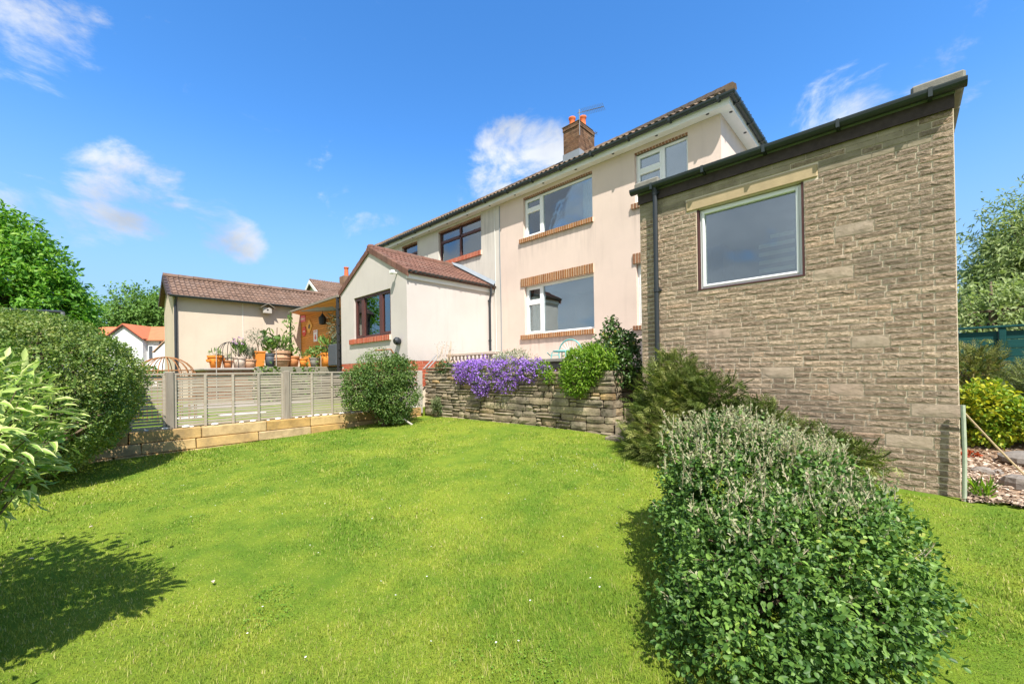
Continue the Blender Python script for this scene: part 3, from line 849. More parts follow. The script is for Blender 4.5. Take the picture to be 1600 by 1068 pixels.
# clover and weeds knitted into the turf, in patches
ccx = RNG.uniform(-8, 1.5, 70); ccy = RNG.uniform(0.5, 5.4, 70); ccr = RNG.uniform(.08, .38, 70)
wi = RNG.integers(0, 70, 9000); aa = RNG.uniform(0, 6.283, 9000); rr2 = ccr[wi] * np.sqrt(RNG.random(9000))
cx2 = ccx[wi] + rr2 * np.cos(aa); cy2 = ccy[wi] + rr2 * np.sin(aa)
okc = (cx2 > -8.5) & (cy2 < 5.7); cx2, cy2 = cx2[okc], cy2[okc]; NC = len(cx2)
cpos = np.stack([cx2, cy2, lawn_height(cx2, cy2) + .012 + .014 * RNG.random(NC)], 1)
M['clover'] = leaf_mat('clover_leaf', [(0, (0.09, 0.20, 0.02)), (0.7, (0.16, 0.29, 0.03)), (1, (0.26, 0.37, 0.06))], 0.6, 0.3, 0.2)
cl_ = scatter('clover', LEAFR, cpos, RNG.normal(size=(NC, 3)) * [1, 1, .3], unit(RNG.normal(size=(NC, 3)) * .35 + [0, 0, 1]), .007 + .006 * RNG.random(NC), .007 + .005 * RNG.random(NC), 'clover')
cl_['label'] = 'patches of small clover leaves mixed into the turf'
structure(cl_, 'stuff')
# daisies: white specks in the turf
N = 170
dx = np.concatenate([RNG.uniform(-7, -0.5, 90), RNG.normal(-3.4, .8, 80)]); dy = np.concatenate([RNG.uniform(0.6, 5.2, 90), RNG.normal(4.1, .5, 80)])
dpos = np.stack([dx, dy, lawn_height(dx, dy) + 0.035], 1)
dz_ = scatter('daisies', (np.array([[0.5, 0, 0], [0.25, 0.43, 0], [-0.25, 0.43, 0], [-0.5, 0, 0], [-0.25, -0.43, 0], [0.25, -0.43, 0]]), [(0, 1, 2, 3, 4, 5)]), dpos,
              np.tile([[0, 1, 0]], (N, 1)) + RNG.normal(size=(N, 3)) * 0.2, np.tile([[0, 0, 1.0]], (N, 1)), 0.011, 0.011, 'pebble')
dz_['label'] = 'tiny white daisies scattered through the turf'
structure(dz_, 'stuff')

# ================================================================ WINDOWS
def wall_holes(mb, x0, x1, z0, z1, y, holes, depth=0.16):
    """wall sheet in the plane Y=y facing -Y, with reveals round each opening"""
    xs = sorted({x0, x1} | {h[0] for h in holes} | {h[1] for h in holes})
    zs = sorted({z0, z1} | {h[2] for h in holes} | {h[3] for h in holes})
    for i in range(len(xs) - 1):
        for j in range(len(zs) - 1):
            cx_, cz_ = (xs[i] + xs[i + 1]) / 2, (zs[j] + zs[j + 1]) / 2
            if any(h[0] < cx_ < h[1] and h[2] < cz_ < h[3] for h in holes):
                continue
            mb.quad((xs[i], y, zs[j]), (xs[i + 1], y, zs[j]), (xs[i + 1], y, zs[j + 1]), (xs[i], y, zs[j + 1]))
    for a, b, c, d in holes:
        mb.quad((a, y, c), (a, y, d), (a, y + depth, d), (a, y + depth, c))
        mb.quad((b, y, c), (b, y + depth, c), (b, y + depth, d), (b, y, d))
        mb.quad((a, y, c), (a, y + depth, c), (b, y + depth, c), (b, y, c))
        mb.quad((a, y, d), (b, y, d), (b, y + depth, d), (a, y + depth, d))

def window(parent, x0, x1, z0, z1, y, frame, bars, panes, glass='glass', fw=0.055, curtains=(), label=None):
    """frame mesh + one pane object per light; bars = (x0,x1,z0,z1) of mullions, transoms and sashes"""
    mb = MB()
    d0, d1 = y, y + 0.07
    mb.cbox(x0, x0 + fw, d0, d1, z0, z1, 0.006); mb.cbox(x1 - fw, x1, d0, d1, z0, z1, 0.006)
    mb.cbox(x0 + fw, x1 - fw, d0 + 0.002, d1, z0, z0 + fw, 0.006); mb.cbox(x0 + fw, x1 - fw, d0 + 0.002, d1, z1 - fw, z1, 0.006)
    for b in bars:
        mb.cbox(b[0], b[1], d0 - 0.012, d1 - 0.01, b[2], b[3], 0.006)
    o = mb.build('window', frame, parent)
    if label:
        o['label'] = label
    for p in panes:
        m = MB(); m.box(p[0], p[1], y + 0.032, y + 0.040, p[2], p[3])
        m.build('pane', glass, o)
    for c in curtains:
        m = MB()
        n = max(6, int((c[1] - c[0]) / 0.03))
        front = [(c[0] + (c[1] - c[0]) * i / n, y + 0.14 + 0.018 * math.sin(i * 1.9)) for i in range(n + 1)]
        for i in range(n):
            a, b = front[i], front[i + 1]
            m.quad((a[0], a[1], c[2]), (b[0], b[1], c[2]), (b[0], b[1], c[3]), (a[0], a[1], c[3]))
        m.build('curtain', c[4] if len(c) > 4 else 'curtain', o)
    return o

def sash(x0, x1, z0, z1, w=0.05):
    return [(x0, x0 + w, z0, z1), (x1 - w, x1, z0, z1), (x0 + w, x1 - w, z0, z0 + w), (x0 + w, x1 - w, z1 - w, z1)]

def brick_band(parent, name, x0, x1, z0, z1, y0, y1, pitch, single, mat_single, mat_join):
    """soldier course: mortar backing with upright bricks in front of it"""
    mb = MB(); mb.box(x0 + 0.004, x1 - 0.004, y0 + 0.006, y1, z0 + 0.004, z1 - 0.004)
    o = mb.build(name, 'mortar', parent)
    n = max(1, round((x1 - x0) / pitch)); p = (x1 - x0) / n
    if single:
        mb = MB(); mb.cbox(-p / 2 + 0.006, p / 2 - 0.006, 0, 0.05, 0, z1 - z0, 0.004)
        b0 = mb.build('brick', mat_single, o, origin=(0, 0, 0))
        me = b0.data
        place(b0, o, (x0 + p / 2, y0, z0))
        for i in range(1, n):
            b = bpy.data.objects.new('brick', me); COL.objects.link(b)
            place(b, o, (x0 + p * (i + 0.5), y0 + random.uniform(-0.002, 0.002), z0 + random.uniform(-0.002, 0.002)))
    else:
        mb = MB()
        for i in range(n):
            mb.cbox(x0 + p * i + 0.006, x0 + p * (i + 1) - 0.006, y0 + random.uniform(-0.003, 0.002), y0 + 0.05, z0, z1, 0.004)
        b = mb.build('brick_row', mat_join, o); b['kind'] = 'stuff'
    return o

def half_gutter(mb, a, b, r=0.06, n=8):
    """half-round gutter from a to b (horizontal)"""
    a, b = Vector(a), Vector(b)
    d = (b - a).normalized(); u = d.cross(Vector((0, 0, 1))).normalized()
    prof = [(math.cos(t) * r, math.sin(t) * r) for t in [math.pi + math.pi * k / n for k in range(n + 1)]]
    prof = prof + [(r, 0.012), (r - 0.008, 0.012), (r - 0.008, -0.01), (-r + 0.008, -0.01), (-r + 0.008, 0.012), (-r, 0.012)]
    pts = [a + u * p + Vector((0, 0, q)) for p, q in prof]
    mb.prism(pts, b - a)

# ---- roof tiles ----
def tile_mesh(w, l, rolls=2, h=0.030, t=0.018):
    """profiled tile: x across, y up the slope, z off the slope; two rolls"""
    n = rolls * 4
    vs = []; fs = []
    for k in range(n + 1):
        x = -w / 2 + w * k / n
        ph = (k % 4)
        z = {0: 0.0, 1: 0.0, 2: 0.75, 3: 0.95}[ph] * h
        for (y, dz) in ((0, 0.022), (l, 0.0)):
            vs.append((x, y, z + dz))
        vs.append((x, 0, z + 0.022 - t))
    for k in range(n):
        a, b = 3 * k, 3 * (k + 1)
        fs.append((a, b, b + 1, a + 1)); fs.append((a + 2, b + 2, b, a))
    return vs, fs

def tile_plane(origin, across, upslope, n_across, n_up, w, exposed, rolls, keep=None):
    """yield placements (matrix) for a roof slope"""
    A = Vector(across).normalized(); U = Vector(upslope).normalized(); Nn = A.cross(U).normalized()
    out = []
    for j in range(n_up):
        for i in range(n_across):
            p = Vector(origin) + A * (w * (i + 0.5)) + U * (exposed * j)
            if keep and not keep(p + U * exposed * 0.5):
                continue
            out.append(Matrix(((A.x, U.x, Nn.x, p.x), (A.y, U.y, Nn.y, p.y), (A.z, U.z, Nn.z, p.z), (0, 0, 0, 1))))
    return out

def tiles_joined(name, mats, w, l, rolls, mat, parent, h=0.03):
    tv, tf = tile_mesh(w * 1.0, l, rolls, h)
    mb = MB()
    for m in mats:
        r = random.uniform(-0.004, 0.004)
        mb.add([m @ Vector((x, y, z + r)) for x, y, z in tv], tf)
    o = mb.build(name, mat, parent); o['kind'] = 'stuff'
    return o

# ================================================================ SEMI-DETACHED HOUSE
HY, HX0, HX1, SOF, DIV = 8.8, -16.3, -2.555, 6.50, -8.78
house = thing('house', (-9.4, 12.6, 0.3), 'two-storey rendered house pair, peach half and cream half, under a tiled hipped roof', 'house')
right_holes = [(-4.40, -3.20, 5.24, 6.40), (-7.83, -5.53, 5.24, 6.40), (-7.83, -5.53, 2.485, 3.865), (-4.40, -3.20, 2.455, 3.865)]
left_holes = [(-11.87, -9.63, 5.30, 6.42), (-14.25, -13.18, 5.30, 6.42)]
mb = MB(); wall_holes(mb, DIV, HX1, 0.3, SOF, HY, right_holes)
mb.quad((HX1, HY, 0.3), (HX1, 16.4, 0.3), (HX1, 16.4, SOF), (HX1, HY, SOF))
mb.quad((HX1, 16.4, 0.3), (DIV, 16.4, 0.3), (DIV, 16.4, SOF), (HX1, 16.4, SOF))
o = mb.build('wall', 'peach', house); o['label'] = 'peach rendered half of the house wall'
mb = MB(); wall_holes(mb, HX0, DIV, 0.3, SOF, HY, left_holes)
mb.quad((HX0, HY, 0.3), (HX0, HY, SOF), (HX0, 16.4, SOF), (HX0, 16.4, 0.3))
mb.quad((DIV, 16.4, 0.3), (HX0, 16.4, 0.3), (HX0, 16.4, SOF), (DIV, 16.4, SOF))
o = mb.build('wall', 'cream', house); o['label'] = 'stained cream rendered half of the house wall'
# rooms behind the windows
mb = MB()
for x0, x1 in ((HX0 + .1, -12.5), (-12.48, DIV - .1), (DIV + .1, -5.0), (-4.98, HX1 - .1)):
    for z0, z1 in ((1.6, 4.2), (4.45, SOF - 0.02)):
        y0, y1 = HY + 0.17, 12.5
        mb.quad((x0, y1, z0), (x1, y1, z0), (x1, y1, z1), (x0, y1, z1))
        mb.quad((x0, y0, z0), (x0, y1, z0), (x0, y1, z1), (x0, y0, z1))
        mb.quad((x1, y0, z0), (x1, y0, z1), (x1, y1, z1), (x1, y1, z0))
        mb.quad((x0, y0, z0), (x1, y0, z0), (x1, y1, z0), (x0, y1, z0))
        mb.quad((x0, y0, z1), (x0, y1, z1), (x1, y1, z1), (x1, y0, z1))
mb.build('room_lining', 'interior', house)
# windows
WY = HY + 0.085
def upvc_left_lights(x0, x1, z0, z1, xm, zt, **k):
    """white window: small top light and casement beside one large pane"""
    bars = [(xm - 0.035, xm + 0.035, z0 + .05, z1 - .05)] + sash(x0 + 0.045, xm - 0.03, zt + 0.02, z1 - 0.045) + sash(x0 + 0.045, xm - 0.03, z0 + 0.045, zt - 0.02) + [(x0 + .05, xm - .03, zt - 0.021, zt + 0.021)]
    panes = [(x0 + .05, xm - .03, z0 + .05, zt), (x0 + .05, xm - .03, zt, z1 - .05), (xm + .03, x1 - .05, z0 + .05, z1 - .05)]
    return window(house, x0, x1, z0, z1, WY, 'upvc', bars, panes, **k)
upvc_left_lights(-7.83, -5.53, 5.24, 6.36, -7.20, 6.02, curtains=[(-5.95, -5.58, 5.27, 6.33), (-7.78, -7.25, 5.27, 6.33)])
upvc_left_lights(-7.83, -5.53, 2.487, 3.86, -7.24, 3.40, glass='glass', curtains=[(-7.70, -7.30, 2.5, 3.8)])
upvc_left_lights(-4.40, -3.20, 5.24, 6.36, -3.76, 5.96)
upvc_left_lights(-4.40, -3.20, 2.457, 3.86, -3.76, 3.40)
def brown_window(x0, x1, z0, z1, mulls, zt):
    ms = [x0] + mulls + [x1]
    bars = [(m - .04, m + .04, z0 + .05, z1 - .05) for m in mulls] + [(x0 + .05, x1 - .05, zt - .045, zt + .045)]
    panes = []
    for a, b in zip(ms[:-1], ms[1:]):
        panes += [(a + .04, b - .04, z0 + .05, zt), (a + .04, b - .04, zt, z1 - .05)]
    return window(house, x0, x1, z0, z1, WY, 'brown_frame', bars, panes, fw=0.065, curtains=[(x0 + .07, x1 - .07, z0 + .05, z1 - .1)], label='dark brown window frame in the cream wall')
brown_window(-11.87, -9.63, 5.30, 6.40, [-10.75], 6.03)
brown_window(-14.25, -13.18, 5.30, 6.40, [], 6.03)
# brick lintels, sills and head strips
brick_band(house, 'lintel', -7.955, -5.515, 3.868, 4.10, HY - 0.030, HY + 0.02, 0.075, True, 'brick', 'brick_joined')
brick_band(house, 'lintel', -4.475, -3.12, 3.868, 4.10, HY - 0.030, HY + 0.02, 0.075, False, 'brick', 'brick_joined')
brick_band(house, 'window_sill', -7.97, -5.52, 2.355, 2.482, HY - 0.055, HY + 0.07, 0.072, True, 'brick', 'brick_joined')
brick_band(house, 'window_sill', -4.485, -3.12, 2.352, 2.452, HY - 0.055, HY + 0.07, 0.072, False, 'brick', 'brick_joined')
brick_band(house, 'window_sill', -7.97, -5.50, 5.120, 5.237, HY - 0.055, HY + 0.07, 0.072, True, 'brick', 'brick_joined')
brick_band(house, 'window_sill', -4.485, -3.12, 5.120, 5.237, HY - 0.055, HY + 0.07, 0.072, False, 'brick', 'brick_joined')
brick_band(house, 'window_sill', -11.95, -9.60, 5.155, 5.297, HY - 0.055, HY + 0.07, 0.072, False, 'red_brick', 'red_brick_joined')
brick_band(house, 'window_sill', -14.33, -13.10, 5.155, 5.297, HY - 0.055, HY + 0.07, 0.072, False, 'red_brick', 'red_brick_joined')
for a, b in ((-7.84, -5.52), (-4.41, -3.19), (-11.88, -9.62), (-14.26, -13.17)):
    brick_band(house, 'head_course', a, b, 6.366, 6.497, HY + 0.012, HY + 0.07, 0.072, False, 'brick', 'brick_joined')
# vertical joint / cable between the halves
mb = MB(); mb.tube([(DIV, HY - 0.012, 1.5), (DIV + 0.01, HY - 0.012, 3.5), (DIV - 0.012, HY - 0.012, 5.0), (DIV, HY - 0.012, 6.45)], 0.011, 6)
mb.build('cable', 'lead', house)
mb = MB(); mb.tube([(DIV - 0.22, HY - 0.010, 1.7), (DIV - 0.22, HY - 0.010, 6.45)], 0.009, 6)
mb.build('cable', 'white_paint', house)
# soffit, fascia, gutter
OV = 0.20
EX0, EX1, EY = HX0 - OV, HX1 + OV, HY - OV
mb = MB()
mb.box(EX0, EX1, EY, HY - 0.001, SOF + 0.002, SOF + 0.02); mb.box(HX1 + 0.001, EX1, HY, 16.7, SOF + 0.002, SOF + 0.02); mb.box(EX0, HX0 - 0.001, HY, 16.7, SOF + 0.002, SOF + 0.02)
sof = mb.build('soffit', 'white_paint', house)
for i in range(12):
    x = -2.75 - i * 1.05
    m = MB(); m.lathe([(0.032, 0), (0.032, 0.006)], (x, HY - 0.16, SOF - 0.005), 10); m.build('vent', 'black_metal', sof)
for i in range(5):
    m = MB(); m.lathe([(0.032, 0), (0.032, 0.006)], (HX1 + 0.16, HY + 0.1 + i * 1.0, SOF - 0.005), 10); m.build('vent', 'black_metal', sof)
mb = MB()
mb.box(EX0, EX1, EY - 0.022, EY - 0.001, SOF - 0.01, SOF + 0.15); mb.box(EX1 + 0.001, EX1 + 0.022, EY - 0.022, 16.7, SOF - 0.01, SOF + 0.15)
mb.build('fascia', 'white_paint', house)
mb = MB()
GZ = SOF + 0.155
half_gutter(mb, (EX0 - 0.1, EY - 0.085, GZ), (EX1 + 0.15, EY - 0.085, GZ), 0.062)
half_gutter(mb, (EX1 + 0.085, EY - 0.13, GZ), (EX1 + 0.085, 16.8, GZ), 0.062)
for i in range(15):
    x = EX1 - 0.15 - i * 0.95
    mb.box(x - 0.02, x + 0.02, EY - 0.153, EY - 0.02, GZ - 0.068, GZ + 0.018)
for i in range(7):
    y = EY + 0.25 + i * 0.95
    mb.box(EX1 + 0.02, EX1 + 0.153, y - 0.02, y + 0.02, GZ - 0.068, GZ + 0.018)
mb.build('gutter', 'gutter', house)
# roof
PT = math.radians(31.7)
RZ0 = SOF + 0.175; RY0 = EY - 0.07; RUN = 4.22
RXa, RXb = EX0 - 0.07, EX1 + 0.07
RZ1 = RZ0 + RUN * math.tan(PT); RY1 = RY0 + RUN; RY2 = RY1 + RUN
mb = MB()
mb.poly([(RXa, RY0, RZ0), (RXb, RY0, RZ0), (RXb - RUN, RY1, RZ1), (RXa + RUN, RY1, RZ1)])
mb.poly([(RXb, RY0, RZ0), (RXb, RY2, RZ0), (RXb - RUN, RY1, RZ1)])
mb.poly([(RXa, RY2, RZ0), (RXa, RY0, RZ0), (RXa + RUN, RY1, RZ1)])
mb.poly([(RXb, RY2, RZ0), (RXa, RY2, RZ0), (RXa + RUN, RY1, RZ1), (RXb - RUN, RY1, RZ1)])
roof = mb.build('roof', 'old_tile', house)
tw, tl = 0.30, 0.335
up = (0, math.cos(PT), math.sin(PT))
ms = tile_plane((RXa, RY0 - 0.04, RZ0 - 0.005), (1, 0, 0), up, int((RXb - RXa) / tw), int(RUN / math.cos(PT) / tl), tw, tl, 2,
                keep=lambda p: RXa + (p.y - RY0) + 0.10 < p.x < RXb - (p.y - RY0) - 0.10)
tiles_joined('roof_tiles', ms, tw, tl * 1.08, 2, 'old_tile', roof, 0.032)
up2 = (-math.cos(PT), 0, math.sin(PT))
ms = tile_plane((RXb + 0.04, RY0, RZ0 - 0.005), (0, 1, 0), up2, int((RY2 - RY0) / tw), int(RUN / math.cos(PT) / tl), tw, tl, 2,
                keep=lambda p: RY0 + (RXb - p.x) + 0.10 < p.y < RY2 - (RXb - p.x) - 0.10)
tiles_joined('roof_tiles', ms, tw, tl * 1.08, 2, 'old_tile', roof, 0.032)
mb = MB()
for a, b in (((RXb, RY0, RZ0 + 0.05), (RXb - RUN, RY1, RZ1 + 0.03)), ((RXb - RUN, RY1, RZ1 + 0.03), (RXa + RUN, RY1, RZ1 + 0.03)), ((RXa, RY0, RZ0 + 0.03), (RXa + RUN, RY1, RZ1 + 0.03))):
    a, b = Vector(a), Vector(b); n = int((b - a).length / 0.42)
    for i in range(n):
        mb.tube([a.lerp(b, i / n), a.lerp(b, (i + 0.98) / n)], [0.115, 0.105], 8)
o = mb.build('ridge_tiles', 'old_tile', roof); o['kind'] = 'stuff'
# chimney
CX0, CX1, CY0, CY1, CZ0, CZ1 = -8.92, -8.25, 12.30, 13.34, 8.6, 10.33
mb = MB(); mb.box(CX0 + 0.012, CX1 - 0.012, CY0 + 0.012, CY1 - 0.012, CZ0, CZ1)
chim = mb.build('chimney', 'mortar', house)
mb = MB()
nc = int((CZ1 - CZ0) / 0.075)
for j in range(nc):
    z0 = CZ0 + j * 0.075; off = 0.112 * (j % 2)
    prj = 0.03 if j >= nc - 2 else 0.0
    for f_ in range(4):
        L_ = (CX1 - CX0) if f_ % 2 == 0 else (CY1 - CY0)
        s_ = -off
        while s_ < L_ - 0.02:
            a, b = max(0, s_) + 0.005, min(L_, s_ + 0.225) - 0.005
            s_ += 0.225
            if b - a < 0.03:
                continue
            if f_ == 0:
                mb.box(CX0 + a, CX0 + b, CY0 - prj, CY0 + 0.05, z0 + 0.005, z0 + 0.07)
            elif f_ == 1:
                mb.box(CX1 - 0.05, CX1 + prj, CY0 + a, CY0 + b, z0 + 0.005, z0 + 0.07)
            elif f_ == 2:
                mb.box(CX0 + a, CX0 + b, CY1 - 0.05, CY1 + prj, z0 + 0.005, z0 + 0.07)
            else:
                mb.box(CX0 - prj, CX0 + 0.05, CY0 + a, CY0 + b, z0 + 0.005, z0 + 0.07)
o = mb.build('bricks', 'chimney_brick', chim); o['kind'] = 'stuff'
mb = MB(); mb.prism([(CX0 - .05, CY0 - .05, CZ1), (CX1 + .05, CY0 - .05, CZ1), (CX1 - .1, CY0 - .05 + .2, CZ1 + 0.08), (CX0 + .1, CY0 + .15, CZ1 + 0.08)], (0, CY1 - CY0 - 0.1, 0))
mb.build('flaunching', 'mortar', chim)
for cx_, cy_ in ((-8.74, 12.62), (-8.42, 12.85)):
    mb = MB(); mb.lathe([(0.125, 0), (0.125, 0.06), (0.105, 0.08), (0.10, 0.34), (0.13, 0.37), (0.13, 0.42), (0.10, 0.42), (0.09, 0.2)], (cx_, cy_, CZ1 + 0.02), 18)
    mb.build('chimney_pot', 'chimney_pot', chim, smooth=True)
mb = MB(); mb.box(CX0 - 0.02, CX1 + 0.03, CY0 - 0.025, CY0 + 0.3, 9.0, 9.33)
mb.build('flashing', 'lead', chim)
# aerial strapped to the chimney
ae = thing('tv_aerial', (-8.22, 12.5, 10.2), 'thin many-armed television aerial strapped to the brick chimney', 'aerial')
mb = MB(); mb.tube([(-8.22, 12.32, 9.8), (-8.22, 12.32, 10.72)], 0.018, 6); mb.build('mast', 'grey_metal', ae)
mb = MB()
a, b = Vector((-8.30, 12.32, 10.62)), Vector((-7.30, 12.42, 10.45))
mb.tube([a, b], 0.012, 6)
for i in range(14):
    p = a.lerp(b, 0.2 + 0.8 * i / 13); mb.tube([p + Vector((0, -0.10, 0.08)), p + Vector((0, 0.10, -0.08))], 0.006, 5)
mb.build('boom', 'grey_metal', ae)
ae2 = thing('tv_aerial', (-8.1, 12.5, 9.9), 'short stub aerial low on the shaded side of the chimney', 'aerial')
mb = MB(); mb.tube([(-8.24, 12.9, 9.9), (-7.85, 12.9, 10.0)], 0.012, 6)
for i in range(4):
    p = Vector((-8.2 + i * 0.1, 12.9, 9.91 + i * 0.025)); mb.tube([p + Vector((0, -0.07, 0.05)), p + Vector((0, 0.07, -0.05))], 0.006, 5)
mb.build('boom', 'grey_metal', ae2)

# ================================================================ STONE EXTENSION
EYF, EXL, EXR, ETOP = 5.95, -2.90, 0.394, 3.97
ext = thing('stone_extension', (-1.25, 7.3, 0.1), 'flat-roofed extension of coursed buff stone with one square window', 'extension')
mb = MB()
wall_holes(mb, EXL, EXR, -0.1, ETOP + 0.12, EYF + 0.003, [(-2.06, -0.83, 2.53, 3.66)], 0.14)
mb.quad((EXR - 0.02, EYF + .022, -0.1), (EXR - 0.02, 11.5, -0.1), (EXR - 0.02, 11.5, ETOP + 0.12), (EXR - 0.02, EYF + .022, ETOP + 0.12))
mb.quad((EXL + 0.02, EYF + .022, -0.1), (EXL + 0.02, EYF + .022, ETOP + 0.12), (EXL + 0.02, 8.79, ETOP + 0.12), (EXL + 0.02, 8.79, -0.1))
mb.quad((EXR - 0.02, 11.5, -0.1), (EXL, 11.5, -0.1), (EXL, 11.5, ETOP + .12), (EXR - .02, 11.5, ETOP + .12))
front = mb.build('front_wall', 'mortar', ext)

def split_stone(l, h, seed, rough=0.0035, proud=0.0060, gap=0.0066, depth=0.05, nxs=None):
    """rock-faced block: local x 0..l, z 0..h, face towards -y"""
    r = random.Random(seed)
    nx_ = nxs or max(3, min(6, int(l / 0.05) + 1)); nz_ = 4
    vs = []; fs = []
    idx = {}
    for i in range(nx_ + 1):
        for k in range(nz_):
            u = i / nx_; w_ = k / (nz_ - 1)
            edge = i in (0, nx_) or k in (0, nz_ - 1)
            x = gap + (l - 2 * gap) * u; z = gap + (h - 2 * gap) * w_
            if edge:
                y = -0.002 - r.random() * 0.002
            else:
                y = -proud - r.uniform(-rough, rough)
                x += r.uniform(-0.3, 0.3) * l / nx_; z += r.uniform(-0.12, 0.12) * h
            idx[i, k] = len(vs); vs.append((x, y, z))
    for i in range(nx_):
        for k in range(nz_ - 1):
            q = (idx[i, k], idx[i + 1, k], idx[i + 1, k + 1], idx[i, k + 1])
            if r.random() < 0.5:
                fs += [(q[0], q[1], q[2]), (q[0], q[2], q[3])]
            else:
                fs += [(q[0], q[1], q[3]), (q[1], q[2], q[3])]
    ring = [idx[i, 0] for i in range(nx_ + 1)] + [idx[nx_, k] for k in range(1, nz_)] + [idx[i, nz_ - 1] for i in range(nx_ - 1, -1, -1)] + [idx[0, k] for k in range(nz_ - 2, 0, -1)]
    back = {}
    for q in (idx[0, 0], idx[nx_, 0], idx[nx_, nz_ - 1], idx[0, nz_ - 1]):
        back[q] = len(vs); vs.append((vs[q][0], depth, vs[q][2]))
    c = [idx[0, 0], idx[nx_, 0], idx[nx_, nz_ - 1], idx[0, nz_ - 1]]
    fs.append([back[c[1]], back[c[0]]] + [idx[i, 0] for i in range(nx_ + 1)])
    fs.append([back[c[3]], back[c[2]]] + [idx[i, nz_ - 1] for i in range(nx_, -1, -1)])
    fs.append([back[c[2]], back[c[1]]] + [idx[nx_, k] for k in range(nz_)])
    fs.append([back[c[0]], back[c[3]]] + [idx[0, k] for k in range(nz_ - 1, -1, -1)])
    return vs, fs

PITCH_Z = 0.0662
stones = []
rs = random.Random(3)
ncourse = int((ETOP + 0.1) / PITCH_Z)
z_top = ETOP
taken = []            # jumpers: (x0,x1,course)
open_ = (-2.062, -0.828, 2.527, 3.662)
lint = (-2.205, -0.688, 3.658, 3.822)
jump = {}
for (jx, jc, jl) in ((-0.55, 14, .34), (-1.95, 30, .30), (0.05, 44, .36), (-0.42, 33, .32), (-1.3, 38, .34), (-0.15, 49, .36), (-2.5, 35, .26), (-0.75, 21, .36), (-1.65, 44, .30), (-0.62, 41, .3)):
    jump.setdefault(jc, []).append((jx, jx + jl))
for j in range(ncourse):
    z1 = z_top - j * PITCH_Z; z0 = z1 - PITCH_Z
    if z1 < 0.02:
        break
    blocked = [b for b in jump.get(j - 1, [])]
    x = EXL
    # spans free of the opening, the lintel and jumpers coming from the course above
    cuts = []
    if z0 < open_[3] - 0.02 and z1 > open_[2] + 0.02:
        cuts.append((open_[0], open_[1]))
    if z0 < lint[3] - 0.02 and z1 > lint[2] + 0.02:
        cuts.append((lint[0], lint[1]))
    cuts += blocked
    here = jump.get(j, [])
    cuts += here
    cuts.sort()
    spans = []
    for c0, c1 in cuts:
        if c0 > x:
            spans.append((x, c0))
        x = max(x, c1)
    if x < EXR:
        spans.append((x, EXR))
    for c0, c1 in here:
        stones.append((c0, c1, z0 - PITCH_Z, z1, 'j'))
    # quoin at the open corner alternates long and short
    for a, b in spans:
        if b == EXR:
            q = 0.155 if j % 2 else 0.25
            if b - a > q + 0.1:
                stones.append((b - q, b, z0, z1, 'q')); b -= q
        while b - a > 0.01:
            l = rs.choice((0.12, 0.17, 0.22, 0.26, 0.30, 0.33, 0.38)) * rs.uniform(0.92, 1.08)
            if j < 4:
                l *= 1.35
            if b - a - l < 0.09:
                l = b - a
                if l > 0.5:
                    l *= 0.5
            stones.append((a, a + l, z0, z1, 't' if (j < 4 and rs.random() < 0.93) else 'n'))
            a += l
def seen_size(s):
    cx_ = (s[0] + s[1]) / 2
    dep = -FW[0] * -cx_ + FW[1] * EYF
    return (s[1] - s[0]) * (s[3] - s[2]) / dep ** 2
order = sorted(range(len(stones)), key=lambda i: -seen_size(stones[i]))
single = set(order[:300])
mbj = MB(); mbt = MB()
for i, s in enumerate(stones):
    l, h = s[1] - s[0], s[3] - s[2]
    if s[4] == 't':
        vs, fs = split_stone(l, h, i, 0.0015, 0.004, 0.003)
    elif s[4] == 'j':
        vs, fs = split_stone(l, h, i, 0.0025, 0.006, 0.005, nxs=4)
    else:
        vs, fs = split_stone(l, h, i)
    if i in single:
        m = MB(); m.add(vs, fs)
        b = m.build('stone', {'t': 'ashlar', 'j': 'jumper'}.get(s[4], 'ext_stone'), front, origin=(0, 0, 0))
        place(b, front, (s[0], EYF + rs.uniform(-0.003, 0.001), s[2]))
    else:
        (mbt if s[4] == 't' else mbj).add([(x + s[0], y + EYF, z + s[2]) for x, y, z in vs], fs)
o = mbj.build('stones', 'ext_stone_far', front); o['kind'] = 'stuff'
M['ashlar_far'] = piece_mat('weathered_flat_stone_joined', top_stops, 0.92, 'attr', 30, None, 0.4, 0.006, 0.5)
if mbt.v:
    o = mbt.build('flat_stones', 'ashlar_far', front); o['kind'] = 'stuff'
# stone returns on the two side walls (joined: seen only edge-on)
mb = MB()
for j in range(ncourse):
    z1 = z_top - j * PITCH_Z
    if z1 < 0.1:
        break
    for side, y_end in ((EXR, 11.4), (EXL, 8.75)):
        y = EYF + 0.004
        while y < y_end:
            l = min(rs.uniform(0.2, 0.42), y_end - y)
            vs, fs = split_stone(max(l, 0.05), PITCH_Z, rs.random(), nxs=3)
            if side == EXR:
                mb.add([(side - 0.004 - yy, y + xx, z1 - PITCH_Z + z) for xx, yy, z in vs], fs)
            else:
                mb.add([(side + 0.004 + yy, y + l - xx, z1 - PITCH_Z + z) for xx, yy, z in vs], fs)
            y += l
o = mb.build('side_stones', 'ext_stone_far', ext); o['kind'] = 'stuff'
mb = MB(); mb.cbox(lint[0] + .004, lint[1] - .004, EYF - 0.016, EYF + 0.12, lint[2] + 0.004, lint[3] - 0.004, 0.012)
mb.build('lintel', 'lintel', ext)
